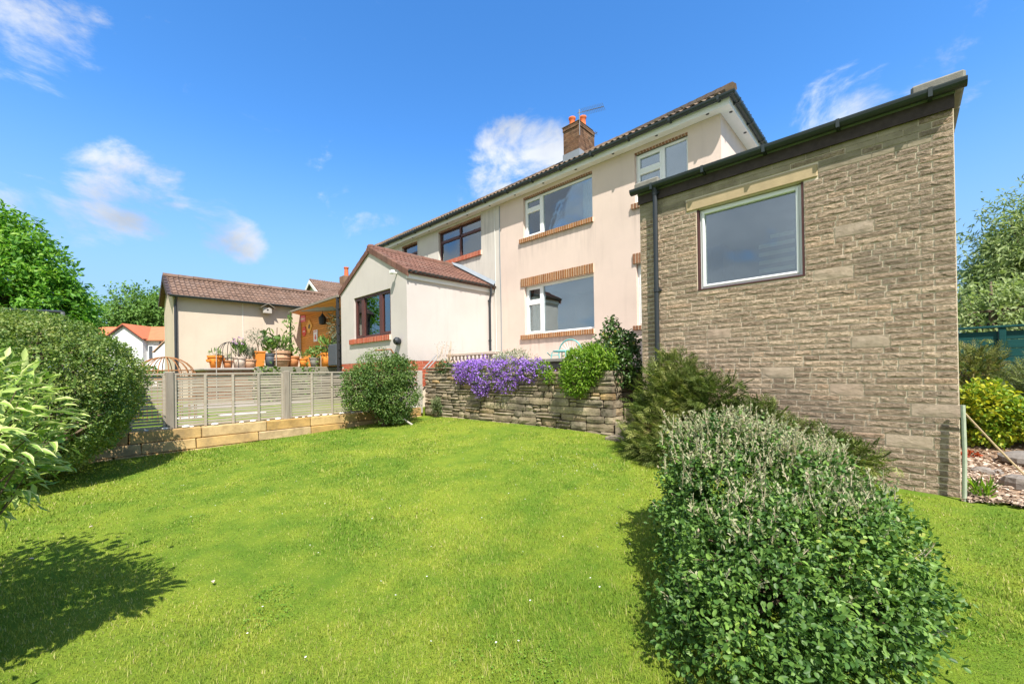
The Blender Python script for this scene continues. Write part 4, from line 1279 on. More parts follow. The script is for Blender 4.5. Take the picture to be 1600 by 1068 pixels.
# window: painted reveal, white frame, one big pane, striped blind behind it
mb = MB()
mb.box(-2.058, -2.035, EYF + 0.005, EYF + 0.15, 2.535, 3.655); mb.box(-0.855, -0.832, EYF + 0.005, EYF + 0.15, 2.535, 3.655)
mb.box(-2.058, -0.832, EYF - 0.012, EYF + 0.15, 2.532, 2.55)
mb.build('reveal_lining', 'reveal_red', ext)
w_ = window(ext, -2.033, -0.857, 2.552, 3.650, EYF + 0.05, 'upvc', sash(-2.005, -0.885, 2.58, 3.622, 0.032), [(-1.98, -0.91, 2.605, 3.597)], glass='glass_dark', fw=0.04)
for i in range(5):
    m = MB(); z = 2.66 + i * 0.105
    m.box(-1.33 if i < 4 else -1.20, -0.94, EYF + 0.093, EYF + 0.096, z, z + 0.05)
    m.build('blind_slat', 'blind', w_)
mb = MB()
x0, x1, y0, y1, z0, z1 = EXL + .1, EXR - .1, EYF + 0.155, 9.5, 1.6, 3.9
mb.quad((x0, y1, z0), (x1, y1, z0), (x1, y1, z1), (x0, y1, z1)); mb.quad((x0, y0, z0), (x0, y1, z0), (x0, y1, z1), (x0, y0, z1))
mb.quad((x1, y0, z0), (x1, y0, z1), (x1, y1, z1), (x1, y1, z0)); mb.quad((x0, y0, z0), (x1, y0, z0), (x1, y1, z0), (x0, y1, z0)); mb.quad((x0, y0, z1), (x0, y1, z1), (x1, y1, z1), (x1, y0, z1))
mb.build('room_lining', 'interior', ext)
# fascia, gutter, roof, copings
mb = MB(); mb.box(EXL - 0.01, EXR + 0.004, EYF - 0.035, EYF - 0.012, ETOP - 0.005, ETOP + 0.13)
mb.build('fascia', 'fascia_purple', ext)
mb = MB()
half_gutter(mb, (EXL - 0.09, EYF - 0.098, 4.165), (EXR + 0.085, EYF - 0.098, 4.165), 0.062)
for i in range(5):
    x = EXL + 0.25 + i * 0.72
    mb.box(x - 0.016, x + 0.016, EYF - 0.163, EYF - 0.03, 4.09, 4.182)
gut = mb.build('gutter', 'gutter', ext)
mb = MB(); mb.box(EXL - 0.02, EXR + 0.01, EYF - 0.03, 11.52, ETOP + 0.131, ETOP + 0.215)
mb.build('roof', 'lead', ext)
for a, b in ((EXL - 0.075, EXL + 0.31), (EXR - 0.30, EXR + 0.085)):
    mb = MB(); n = 9
    for i in range(n):
        y0 = EYF - 0.03 + i * 0.6
        if a < -2 and y0 > 8.1:
            break
        mb.cbox(a, b, y0, y0 + 0.594, ETOP + 0.217, ETOP + 0.345, 0.02)
    mb.build('coping', 'concrete', ext)
# downpipe
mb = MB()
mb.tube([(-2.62, EYF - 0.098, 4.12), (-2.62, EYF - 0.075, 4.0), (-2.622, EYF - 0.075, 2.9), (-2.625, EYF - 0.075, 0.5)], 0.034, 12)
for z in (4.05, 2.62, 1.2):
    mb.tube([(-2.62, EYF - 0.075, z - 0.03), (-2.62, EYF - 0.075, z + 0.03)], 0.042, 12); mb.box(-2.67, -2.57, EYF - 0.06, EYF - 0.0, z - 0.012, z + 0.012)
mb.build('downpipe', 'black_pipe', ext, smooth=False)

# ================================================================ NEIGHBOUR'S SUN ROOM
SX0, SX1, SY, SRX, SRZ, SEZ = -12.93, -9.12, 5.75, -11.03, 4.93, 3.97
sunroom = thing('sun_room', (-11.0, 7.3, 0.5), 'white rendered single-storey gabled sun room with brown window and red-brown tiles', 'sun room')
mb = MB()
hole = (-12.03, -9.91, 2.50, 3.73)
wall_holes(mb, SX0, SX1, 1.77, SEZ, SY, [hole])
mb.poly([(SX0, SY, SEZ), (SX1, SY, SEZ), (SRX, SY, SRZ)])
mb.quad((SX1, SY, 1.77), (SX1, HY - 0.002, 1.77), (SX1, HY - 0.002, SEZ), (SX1, SY, SEZ))
mb.quad((SX0, SY, 1.77), (SX0, SY, SEZ), (SX0, HY - 0.002, SEZ), (SX0, HY - 0.002, 1.77))
mb.build('wall', 'white_render', sunroom)
mb = MB()
x0, x1, y0, y1, z0, z1 = SX0 + .1, SX1 - .1, SY + 0.17, HY - 0.05, 1.8, 3.95
mb.quad((x0, y1, z0), (x1, y1, z0), (x1, y1, z1), (x0, y1, z1)); mb.quad((x0, y0, z0), (x0, y1, z0), (x0, y1, z1), (x0, y0, z1))
mb.quad((x1, y0, z0), (x1, y0, z1), (x1, y1, z1), (x1, y1, z0)); mb.quad((x0, y0, z0), (x1, y0, z0), (x1, y1, z0), (x0, y1, z0)); mb.quad((x0, y0, z1), (x0, y1, z1), (x1, y1, z1), (x1, y0, z1))
mb.build('room_lining', 'white_paint', sunroom)
xa, xb = -11.52, -10.52
window(sunroom, -12.03, -9.91, 2.50, 3.73, SY + 0.05, 'brown_frame', [(xa - .06, xa + .06, 2.55, 3.68), (xb - .06, xb + .06, 2.55, 3.68)] + sash(-11.99, xa - .05, 2.54, 3.69, .06) + sash(xb + .05, -9.95, 2.54, 3.69, .06),
       [(-11.98, xa - .04, 2.55, 3.68), (xa + .04, xb - .04, 2.55, 3.68), (xb + .04, -9.96, 2.55, 3.68)], fw=0.07, curtains=[(-11.9, -11.6, 2.55, 3.68), (-10.4, -10.0, 2.55, 3.68)])
brick_band(sunroom, 'window_sill', -12.28, -9.90, 2.345, 2.49, SY - 0.06, SY + 0.04, 0.09, True, 'red_brick', 'red_brick_joined')
# brick plinth: each brick on the two visible faces
mb = MB(); mb.box(SX0 + 0.02, SX1 - 0.012, SY + 0.012, HY - 0.01, 0.5, 1.768)
pl = mb.build('plinth', 'mortar', sunroom)
mb = MB(); mb.cbox(0.005, 0.22, 0, 0.06, 0.005, 0.07, 0.004)
bme = None
for j in range(9):
    z = 1.765 - (j + 1) * 0.075
    for face in (0, 1):
        L_ = (SX1 - SX0) if face == 0 else (HY - SY)
        s_ = -0.112 * (j % 2)
        while s_ < L_ - 0.2:
            if s_ >= 0:
                if face == 1:
                    if bme is None:
                        mbb = MB(); mbb.cbox(-0.06, 0.0, 0.005, 0.22, 0.005, 0.07, 0.004)
                        b = mbb.build('brick', 'red_brick', pl, origin=(0, 0, 0)); bme = b.data
                    else:
                        b = bpy.data.objects.new('brick', bme); COL.objects.link(b)
                    place(b, pl, (SX1, SY + s_, z))
                else:
                    mb.cbox(SX0 + s_ + 0.005, SX0 + s_ + 0.22, SY, SY + 0.06, z + 0.005, z + 0.07, 0.004)
            s_ += 0.225
o = mb.build('bricks', 'red_brick_joined', pl); o['kind'] = 'stuff'
# roof
SPT = math.atan2(SRZ + 0.10 - (SEZ + 0.10), SX1 - SRX)
ca, sa = math.cos(SPT), math.sin(SPT)
ry0, ry1 = SY + 0.015, HY - 0.005
rz_ridge = SRZ + 0.08
ex = SX1 + 0.11; ez = rz_ridge - (ex - SRX) * math.tan(SPT)
exl = SX0 - 0.11; ezl = rz_ridge - (SRX - exl) * math.tan(SPT)
mb = MB()
mb.prism([(ex, ry0 + .02, ez - 0.03), (SRX, ry0 + .02, rz_ridge - 0.03), (exl, ry0 + .02, ezl - 0.03), (exl, ry0 + .02, ezl), (SRX, ry0 + .02, rz_ridge), (ex, ry0 + .02, ez)], (0, ry1 - ry0 - .02, 0))
sroof = mb.build('roof', 'tile_joined', sunroom)
sl = (ex - SRX) / ca
nrow = 8; tlx = sl / nrow; ncol = 11; twx = (ry1 - ry0) / ncol
ms = tile_plane((ex + 0.03, ry0, ez + 0.004 - 0.03 * math.tan(SPT)), (0, 1, 0), (-ca, 0, sa), ncol, nrow, twx, tlx, 2)
tv, tf = tile_mesh(twx * 0.995, tlx * 1.1, 2, 0.055)
tme = bpy.data.meshes.new('roof_tile'); tme.from_pydata(tv, [], tf); tme.materials.append(M['tile'])
for m in ms:
    o = bpy.data.objects.new('roof_tile', tme); COL.objects.link(o)
    p = m.translation.copy()
    o.parent = sroof
    mm = m.copy(); mm.translation = Vector(tuple(np.array(p) - WLOC[sroof.name])) + Vector((0, 0, random.uniform(-0.003, 0.003)))
    o.matrix_basis = mm
    WLOC[o.name] = np.array(p)
ms = tile_plane((exl - 0.03, ry1, ezl + 0.004 - 0.03 * math.tan(SPT)), (0, -1, 0), (ca, 0, sa), ncol, nrow, twx, tlx, 2)
tiles_joined('roof_tiles', ms, twx, tlx * 1.1, 2, 'tile_joined', sroof, 0.055)
mb = MB(); n = 7
for i in range(n):
    a = ry0 - 0.02 + (ry1 - ry0) * i / n; b = ry0 - 0.02 + (ry1 - ry0) * (i + 0.98) / n
    mb.tube([(SRX, a, rz_ridge + 0.02), (SRX, b, rz_ridge + 0.02)], [0.12, 0.112], 10)
mb.build('ridge_tiles', 'tile_joined', sroof)
# verge units up both slopes of the gable
for sgn, exx in ((1, ex), (-1, exl)):
    run = abs(exx - SRX); nn = 8
    for i in range(nn):
        f0, f1 = i / nn, (i + 1.04) / nn
        xa_, xb_ = exx + (SRX - exx) * f0, exx + (SRX - exx) * f1
        za_, zb_ = rz_ridge - abs(xa_ - SRX) * math.tan(SPT), rz_ridge - abs(xb_ - SRX) * math.tan(SPT)
        mb = MB()
        prof = [(-0.055, -0.10), (-0.055, 0.055), (-0.03, 0.085), (0.05, 0.085), (0.05, 0.0), (-0.02, 0.0), (-0.02, -0.10)]
        mb.add([(xa_, ry0 + p, za_ + q * 1.12 + 0.008) for p, q in prof] + [(xb_, ry0 + p, zb_ + q) for p, q in prof],
               [tuple(range(7)), tuple(range(13, 6, -1))] + [(k, (k + 1) % 7, 7 + (k + 1) % 7, 7 + k) for k in range(7)])
        mb.build('verge_tile', 'tile', sroof)
mb = MB(); mb.lathe([(0.02, 0), (0.11, 0.0), (0.12, 0.16), (0.09, 0.21), (0.02, 0.22)], (SRX, ry0 + 0.04, rz_ridge - 0.08), 10)
mb.build('ridge_end', 'tile_joined', sroof)
# eaves board, gutter, downpipe, flashing
mb = MB(); mb.box(SX1 + 0.001, SX1 + 0.05, SY - 0.01, HY - 0.003, 3.86, 4.00); mb.box(SX1 + 0.051, SX1 + 0.065, SY - 0.01, HY - 0.003, 3.985, 4.02)
mb.build('fascia', 'white_paint', sunroom)
mb = MB(); half_gutter(mb, (SX1 + 0.115, SY - 0.03, 4.05), (SX1 + 0.115, HY - 0.06, 4.05), 0.048)
for i in range(4):
    mb.box(SX1 + 0.06, SX1 + 0.168, SY + 0.15 + i * 0.75, SY + 0.19 + i * 0.75, 3.995, 4.06)
mb.build('gutter', 'gutter', sunroom)
mb = MB(); mb.tube([(SX1 + 0.115, HY - 0.20, 4.02), (SX1 + 0.115, HY - 0.20, 3.80), (SX1 + 0.075, HY - 0.22, 3.62), (SX1 + 0.07, HY - 0.22, 1.55)], 0.034, 10)
for z in (3.6, 2.4):
    mb.tube([(SX1 + 0.07, HY - 0.22, z - .03), (SX1 + 0.07, HY - 0.22, z + .03)], 0.043, 10); mb.box(SX1, SX1 + .1, HY - .235, HY - .205, z - .012, z + .012)
mb.build('downpipe', 'black_pipe', sunroom)
mb = MB()
mb.prism([(ex + 0.02, HY - 0.10, ez + 0.085), (SRX, HY - 0.10, rz_ridge + 0.11), (SRX, HY - 0.006, rz_ridge + 0.22), (ex + 0.02, HY - 0.006, ez + 0.20)], (0.0, 0.0, 0.012))
mb.build('flashing', 'lead', sunroom)
# wall lamp and security light
wl = thing('wall_lamp', (-9.47, SY - 0.02, 2.2), 'black round bulkhead lamp low on the white gable wall', 'lamp')
mb = MB(); mb.tube([(-9.47, SY - 0.001, 2.28), (-9.47, SY - 0.05, 2.28)], 0.07, 14); mb.build('base', 'black_metal', wl)
mb = MB(); mb.tube([(-9.47, SY - 0.05, 2.28), (-9.47, SY - 0.11, 2.28), (-9.47, SY - 0.16, 2.27)], [0.10, 0.105, 0.07], 14); mb.build('head', 'black_pipe', wl)
sl_ = thing('security_light', (-9.57, SY - 0.02, 4.0), 'small white security light under the gable tiles', 'lamp')
mb = MB(); mb.tube([(-9.57, SY - 0.001, 4.06), (-9.57, SY - 0.09, 4.07)], 0.025, 8); mb.build('bracket', 'white_paint', sl_)
mb = MB(); mb.cbox(-9.64, -9.50, SY - 0.19, SY - 0.09, 4.03, 4.12, 0.012); mb.build('head', 'white_paint', sl_)

# ================================================================ OUTBUILDING WITH BROWN TILES
TH = math.radians(1.2)
SD = Vector((math.sin(TH), math.cos(TH), 0)); SE = Vector((-math.cos(TH), math.sin(TH), 0))
S0 = Vector((-18.2, 2.25, 0))
def sp(a, e, z):
    p = S0 + SD * a + SE * e
    return (p.x, p.y, z)
shed = thing('outbuilding', sp(3, 1.8, 0.5), 'long cream rendered outbuilding with brown tiled roof beyond the fence', 'outbuilding')
SL, SW, SHE, SHR = 5.5, 2.7, 4.30, 5.12
mb = MB()
mb.quad(sp(0, 0, .5), sp(SL, 0, .5), sp(SL, 0, SHE), sp(0, 0, SHE))
mb.poly([sp(0, SW, .5), sp(0, 0, .5), sp(0, 0, SHE), sp(0, SW / 2, SHR - 0.06), sp(0, SW, SHE)])
mb.poly([sp(SL, 0, .5), sp(SL, SW, .5), sp(SL, SW, SHE), sp(SL, SW / 2, SHR - 0.06), sp(SL, 0, SHE)])
mb.quad(sp(SL, SW, .5), sp(0, SW, .5), sp(0, SW, SHE), sp(SL, SW, SHE))
mb.build('wall', 'beige', shed)
mb = MB()
pz = (SHR - SHE) / (SW / 2)
ov = 0.18
def rp(a, e):
    return sp(a, e, SHR - abs(e - SW / 2) * pz)
for e0, e1 in ((-ov, SW / 2), (SW / 2, SW + ov)):
    mb.quad(rp(-0.15, e0), rp(SL + .1, e0), rp(SL + .1, e1), rp(-0.15, e1))
sroof2 = mb.build('roof', 'shed_tile', shed)
upv = Vector(rp(0, SW / 2)) - Vector(rp(0, -ov))
ln = upv.length
ms = tile_plane(Vector(rp(-0.15, -ov)) + Vector((0, 0, 0.004)), SD, upv, int((SL + 0.25) / 0.30), 7, 0.30, ln / 7, 2)
tiles_joined('roof_tiles', ms, 0.30, ln / 7 * 1.08, 2, 'shed_tile', sroof2, 0.036)
mb = MB()
for i in range(13):
    a = -0.15 + i * 0.44
    mb.tube([Vector(rp(a, SW / 2)) + Vector((0, 0, .02)), Vector(rp(a + .43, SW / 2)) + Vector((0, 0, .02))], [0.12, 0.11], 8)
mb.build('ridge_tiles', 'shed_tile', sroof2)
mb = MB()
for e0, e1 in ((-ov, SW / 2), (SW + ov, SW / 2)):
    a, b = Vector(rp(-0.17, e0)), Vector(rp(-0.17, e1))
    for i in range(7):
        p, q = a.lerp(b, i / 7), a.lerp(b, (i + 1) / 7)
        mb.add([p + Vector((0, 0, -.16)), q + Vector((0, 0, -.16)), q + Vector((0, 0, .05)), p + Vector((0, 0, .07)), p + Vector((0, 0, .07)) + SD * .12, q + Vector((0, 0, .05)) + SD * .12],
               [(0, 1, 2, 3), (3, 2, 5, 4)])
mb.build('verge_board', 'fascia_purple', sroof2)
mb = MB()
ga, gb = Vector(sp(-0.12, -ov - .07, SHE - 0.07)), Vector(sp(SL, -ov - .07, SHE - 0.07))
half_gutter(mb, ga, gb, 0.06)
mb.build('gutter', 'gutter', shed)
mb = MB(); mb.tube([sp(0.06, -ov - .05, SHE - .1), sp(0.05, -0.06, SHE - .35), sp(0.05, -0.06, 0.6)], 0.042, 8)
mb.build('downpipe', 'black_pipe', shed)
mb = MB(); mb.box(-0.003, 0.003, -0.003, 0.003, 0, 1)
mb = MB(); mb.tube([sp(2.05, -0.01, 0.7), sp(2.05, -0.01, SHE - .1)], 0.008, 5); mb.build('cable', 'white_paint', shed)
bb = thing('bird_box', (-18.02, 5.07, 3.85), 'small wooden bird box high on the cream outbuilding wall', 'bird box')
c_ = Vector((-17.94, 5.07, 3.86))
mb = MB(); mb.cbox(c_.x - .10, c_.x + .06, c_.y - .15, c_.y + .15, c_.z, c_.z + .22, .01); mb.build('body', 'pale_wood', bb)
mb = MB()
for s_ in (-1, 1):
    mb.prism([(c_.x - .10, c_.y, c_.z + .36), (c_.x - .10, c_.y + s_ * .24, c_.z + .20), (c_.x - .10, c_.y + s_ * .24, c_.z + .22), (c_.x - .10, c_.y, c_.z + .385)], (.24, 0, 0))
mb.build('roof', 'post_wood', bb)
mb = MB(); mb.tube([(c_.x + .058, c_.y, c_.z + .13), (c_.x + .063, c_.y, c_.z + .13)], .035, 10); mb.build('entrance_hole', 'black_metal', bb)

# bungalow with chimney further back
bung = thing('bungalow', (-29, 15, 0), 'gabled bungalow with brown tiled roof and brick chimney behind the timber shelter', 'house')
bw = 4.8
def bp(a, e, z):
    p = Vector((-25.9, 10.7, 0)) + SD * a + SE * e
    return (p.x, p.y, z)
mb = MB()
mb.poly([bp(0, bw, 0), bp(0, 0, 0), bp(0, 0, 6.1), bp(0, bw / 2, 7.62), bp(0, bw, 6.1)]); mb.quad(bp(0, 0, 0), bp(9, 0, 0), bp(9, 0, 6.1), bp(0, 0, 6.1))
mb.quad(bp(9, bw, 0), bp(0, bw, 0), bp(0, bw, 6.1), bp(9, bw, 6.1)); mb.poly([bp(9, 0, 0), bp(9, bw, 0), bp(9, bw, 6.1), bp(9, bw / 2, 7.62), bp(9, 0, 6.1)])
mb.build('wall', 'far_white', bung)
def brp(a, e):
    return bp(a, e, 7.75 - abs(e - bw / 2) * 0.667)
mb = MB()
for e0, e1 in ((-0.3, bw / 2), (bw / 2, bw + .3)):
    mb.prism([brp(-.25, e0), brp(9.2, e0), brp(9.2, e1), brp(-.25, e1)], (0, 0, -0.08))
br = mb.build('roof', 'shed_tile', bung)
upv = Vector(brp(0, bw / 2)) - Vector(brp(0, -.3)); ln = upv.length
ms = tile_plane(Vector(brp(-.25, -.3)) + Vector((0, 0, .004)), SD, upv, 31, 12, 0.30, ln / 12, 2)
tiles_joined('roof_tiles', ms, 0.30, ln / 12 * 1.08, 2, 'shed_tile', br, 0.04)
mb = MB()
for e0 in (-0.3, bw + 0.3):
    a, b = Vector(brp(-.28, e0)), Vector(brp(-.28, bw / 2))
    mb.prism([a + Vector((0, 0, -.08)), b + Vector((0, 0, -.08)), b + Vector((0, 0, -.30)), a + Vector((0, 0, -.30))], SD * 0.03)
mb.build('bargeboard', 'white_paint', br)
mb = MB(); mb.cbox(-0.35, 0.35, -0.35, 0.35, 0, 1.5, 0.02)
cb = Vector(bp(2.1, bw / 2 - .3, 7.0))
mb.v = [(v[0] + cb.x, v[1] + cb.y, v[2] * .8 + cb.z) for v in mb.v]
ch2 = mb.build('chimney', 'chimney_brick', br)
mb = MB(); mb.lathe([(.16, 0), (.15, .1), (.13, .55), (.17, .58), (.17, .66), (.1, .66)], (cb.x, cb.y, cb.z + 1.2), 12); mb.build('chimney_pot', 'chimney_pot', bung)

# far house with orange roof
fh = thing('far_house', (-62, 5, 0), 'distant white house with bright orange roof beyond the clipped hedge', 'house')
FD = Vector((0.66, 0.75, 0)).normalized(); FE = Vector((-FD.y, FD.x, 0))
def fp(a, e, z):
    p = Vector((-63.3, 1.9, 0)) + FD * a + FE * e
    return (p.x, p.y, z)
mb = MB()
mb.quad(fp(-4, 0.6, 0), fp(6.0, 0.6, 0), fp(6.0, 0.6, 5.55), fp(-4, 0.6, 5.55)); mb.quad(fp(6.0, .6, 0), fp(6.0, 7, 0), fp(6.0, 7, 5.55), fp(6.0, .6, 5.55))
mb.poly([fp(6.0, .6, 5.55), fp(6.0, 7, 5.55), fp(6, 3.8, 7.3)])
mb.poly([fp(0.2, 0, 0), fp(3.9, 0, 0), fp(3.9, 0, 5.75), fp(2.05, 0, 7.2), fp(0.2, 0, 5.75)]); mb.quad(fp(3.9, 0, 0), fp(3.9, .7, 0), fp(3.9, .7, 5.75), fp(3.9, 0, 5.75)); mb.quad(fp(.2, .7, 0), fp(.2, 0, 0), fp(.2, 0, 5.75), fp(.2, .7, 5.75))
mb.build('wall', 'far_white', fh)
mb = MB()
mb.prism([fp(-4.3, .2, 5.5), fp(6.3, .2, 5.5), fp(6.3, 3.8, 7.35), fp(-4.3, 3.8, 7.35)], (0, 0, .08)); mb.prism([fp(-4.3, 7.3, 5.5), fp(6.3, 7.3, 5.5), fp(6.3, 3.8, 7.35), fp(-4.3, 3.8, 7.35)], (0, 0, .08))
mb.prism([fp(2.05, -.25, 7.28), fp(4.15, -.25, 5.62), fp(4.15, 1.2, 5.62), fp(2.05, 3.8, 7.34)], (0, 0, .09)); mb.prism([fp(2.05, -.25, 7.28), fp(-.05, -.25, 5.62), fp(-.05, 1.2, 5.62), fp(2.05, 3.8, 7.34)], (0, 0, .09))
mb.build('roof', 'orange_roof', fh)
mb = MB()
for s_ in (-1, 1):
    mb.prism([fp(2.05, -.27, 7.28), fp(2.05 + s_ * 2.1, -.27, 5.62), fp(2.05 + s_ * 2.1, -.27, 5.47), fp(2.05, -.27, 7.13)], FE * 0.02)
mb.build('bargeboard', 'brown_frame', fh)
for (a, b, z0, z1, e) in ((1.2, 2.9, 3.6, 4.8, 0), (4.05, 4.6, 3.4, 5.0, .6), (1.3, 2.0, 1.0, 2.4, 0)):
    mb = MB(); mb.prism([fp(a, e - .03, z0), fp(b, e - .03, z0), fp(b, e - .03, z1), fp(a, e - .03, z1)], FE * 0.02)
    w2 = mb.build('window', 'upvc', fh)
    mb = MB(); mb.prism([fp(a + .08, e - .04, z0 + .08), fp(b - .08, e - .04, z0 + .08), fp(b - .08, e - .04, z1 - .08), fp(a + .08, e - .04, z1 - .08)], FE * 0.008)
    mb.build('pane', 'slate_pot', w2)
mb = MB(); mb.tube([fp(5.3, .55, 0.2), fp(5.3, .55, 5.4)], .05, 6); mb.build('downpipe', 'black_pipe', fh)
fg = thing('far_garage', (-57.5, 6.9, 0), 'distant small white gabled garage beside the orange-roofed house', 'garage')
def fq(a, e, z):
    p = Vector((-58.9, 5.7, 0)) + FD * a + FE * e
    return (p.x, p.y, z)
mb = MB(); mb.poly([fq(0, 0, 0), fq(2.4, 0, 0), fq(2.4, 0, 4.2), fq(1.2, 0, 5.4), fq(0, 0, 4.2)]); mb.quad(fq(2.4, 0, 0), fq(2.4, 5, 0), fq(2.4, 5, 4.2), fq(2.4, 0, 4.2)); mb.quad(fq(0, 5, 0), fq(0, 0, 0), fq(0, 0, 4.2), fq(0, 5, 4.2))
mb.build('wall', 'far_white', fg)
mb = MB()
for s_ in (-1, 1):
    mb.prism([fq(1.2, -.15, 5.5), fq(1.2 + s_ * 1.4, -.15, 4.1), fq(1.2 + s_ * 1.4, 5.1, 4.1), fq(1.2, 5.1, 5.5)], (0, 0, .08))
mb.build('roof', 'terracotta_pale', fg)

# ================================================================ DRY-STONE RETAINING WALL
RWY, RWX0, RWX1 = 5.90, -8.60, -3.40
rwall = thing('garden_wall', (-6, 6.05, 0.3), 'dark weathered dry-stone garden wall holding up the terrace', 'wall')
mb = MB(); mb.box(RWX0 + .03, RWX1 - 0.06, RWY + 0.06, RWY + 0.40, 0.2, 1.40); mb.box(RWX1 - 0.4, RWX1 - 0.06, RWY + 0.06, 8.6, 0.2, 1.36)
core = mb.build('core', 'dark_joint', rwall)
def rubble(l, h, seed, d=0.14):
    r = random.Random(seed)
    nx_, nz_ = (3 if l > 0.16 else 2), 2
    vs = []; idx = {}
    g = 0.004
    tilt = r.uniform(-0.008, 0.008)
    for i in range(nx_ + 1):
        for k in range(nz_ + 1):
            u, w_ = i / nx_, k / nz_
            corner = i in (0, nx_) and k in (0, nz_)
            edge = i in (0, nx_) or k in (0, nz_)
            inx = g + r.uniform(0, 0.006) + (0.006 if corner else 0)
            inz = 0.002 + r.uniform(0, 0.005) + (0.004 if corner else 0)
            x = (inx if i == 0 else l - inx if i == nx_ else l * u + r.uniform(-.02, .02)); z = (inz if k == 0 else h - inz if k == nz_ else h * w_) + tilt * (u - .5)
            y = (r.uniform(0.0, 0.012) if edge else r.uniform(-0.014, 0.002)) + (0.008 if corner else 0)
            idx[i, k] = len(vs); vs.append((x, y, z))
    fs = []
    for i in range(nx_):
        for k in range(nz_):
            fs.append((idx[i, k], idx[i + 1, k], idx[i + 1, k + 1], idx[i, k + 1]))
    c = [idx[0, 0], idx[nx_, 0], idx[nx_, nz_], idx[0, nz_]]
    bk = []
    for q in c:
        bk.append(len(vs)); vs.append((vs[q][0], d, vs[q][2]))
    fs.append([bk[1], bk[0]] + [idx[i, 0] for i in range(nx_ + 1)])
    fs.append([bk[3], bk[2]] + [idx[i, nz_] for i in range(nx_, -1, -1)])
    fs.append([bk[2], bk[1]] + [idx[nx_, k] for k in range(nz_ + 1)])
    fs.append([bk[0], bk[3]] + [idx[0, k] for k in range(nz_, -1, -1)])
    return vs, fs
rr = random.Random(21)
cnt = 0
def rubble_stone(x, z, l, h, side=False):
    global cnt
    cnt += 1
    vs, fs = rubble(l, h, cnt + 500)
    off = rr.uniform(-0.018, 0.014)
    m = MB()
    if not side:
        m.add(vs, fs); b = m.build('stone', 'dry_stone', rwall, origin=(0, 0, 0)); place(b, rwall, (x, RWY + off, z))
    else:
        m.add([(-yy, xx, zz_) for xx, yy, zz_ in vs], fs); b = m.build('stone', 'dry_stone', rwall, origin=(0, 0, 0)); place(b, rwall, (RWX1 + off * .5, x, z))
z = 0.24
hmax = {}
while z < 1.60:
    h = rr.choice((0.07, 0.085, 0.10, 0.115, 0.135))
    x = RWX0 + rr.uniform(-0.02, 0.02)
    while x < RWX1 - 0.02:
        l = rr.uniform(0.18, 0.58) if rr.random() < 0.75 else rr.uniform(0.11, 0.2)
        if RWX1 - x - l < 0.13:
            l = RWX1 - x
        top = 1.60 if x < -6.5 else 1.60 - 0.12 * min(1, (x + 6.5) / 2.2)
        if z + h < top + 0.03:
            if h > 0.09 and rr.random() < 0.35:
                f_ = rr.uniform(0.4, 0.6); rubble_stone(x, z, l, h * f_); rubble_stone(x, z + h * f_, l, h * (1 - f_))
            else:
                rubble_stone(x, z, l, h)
        x += l
    y = RWY + 0.13
    while y < 7.6:
        l = rr.uniform(0.18, 0.42)
        if z + h < 1.45:
            rubble_stone(y, z, l, h, True)
        y += l
    z += h
# flat capping of the raised bed behind
mb = MB()
for i in range(7):
    mb.cbox(-8.3 + i * 0.55, -8.3 + i * 0.55 + 0.53, 6.22, 6.5, 1.62, 1.69, 0.012)
cap = mb.build('capping', 'concrete', rwall)
mb = MB(); mb.box(-8.3, -4.5, 6.30, 6.48, 1.40, 1.62); mb.build('back_wall', 'concrete', rwall)
mb = MB(); mb.box(-8.55, -3.6, 6.02, 6.30, 1.30, 1.50); mb.build('planting_soil', 'soil', rwall)
# steps between the wall and the extension
steps = thing('garden_steps', (-3.15, 6.2, 0.2), 'worn stone garden steps squeezed between garden wall and extension', 'steps')
for i in range(6):
    mb = MB(); mb.cbox(-3.385 + 0.004 * i, -2.92 - 0.003 * i, 5.62 + i * 0.30, 5.62 + i * 0.30 + 0.42, 0.18 + i * 0.2, 0.42 + i * 0.2, 0.018)
    mb.build('step', 'dry_stone', steps)
# low screen of pierced blocks on the terrace
bal = thing('balustrade', (-7.7, 6.62, 1.6), 'low cream terrace balustrade with pierced blocks behind the purple flowers', 'balustrade')
mb = MB(); mb.cbox(-8.60, -6.75, 6.56, 6.70, 1.86, 1.93, 0.01); mb.build('rail', 'terracotta_grey', bal)
for i in range(13):
    mb = MB(); x = -8.55 + i * 0.145; mb.lathe([(0.035, 0), (0.02, 0.08), (0.045, 0.2), (0.02, 0.33), (0.035, 0.37)], (x, 6.63, 1.492), 8); mb.build('baluster', 'terracotta_grey', bal)

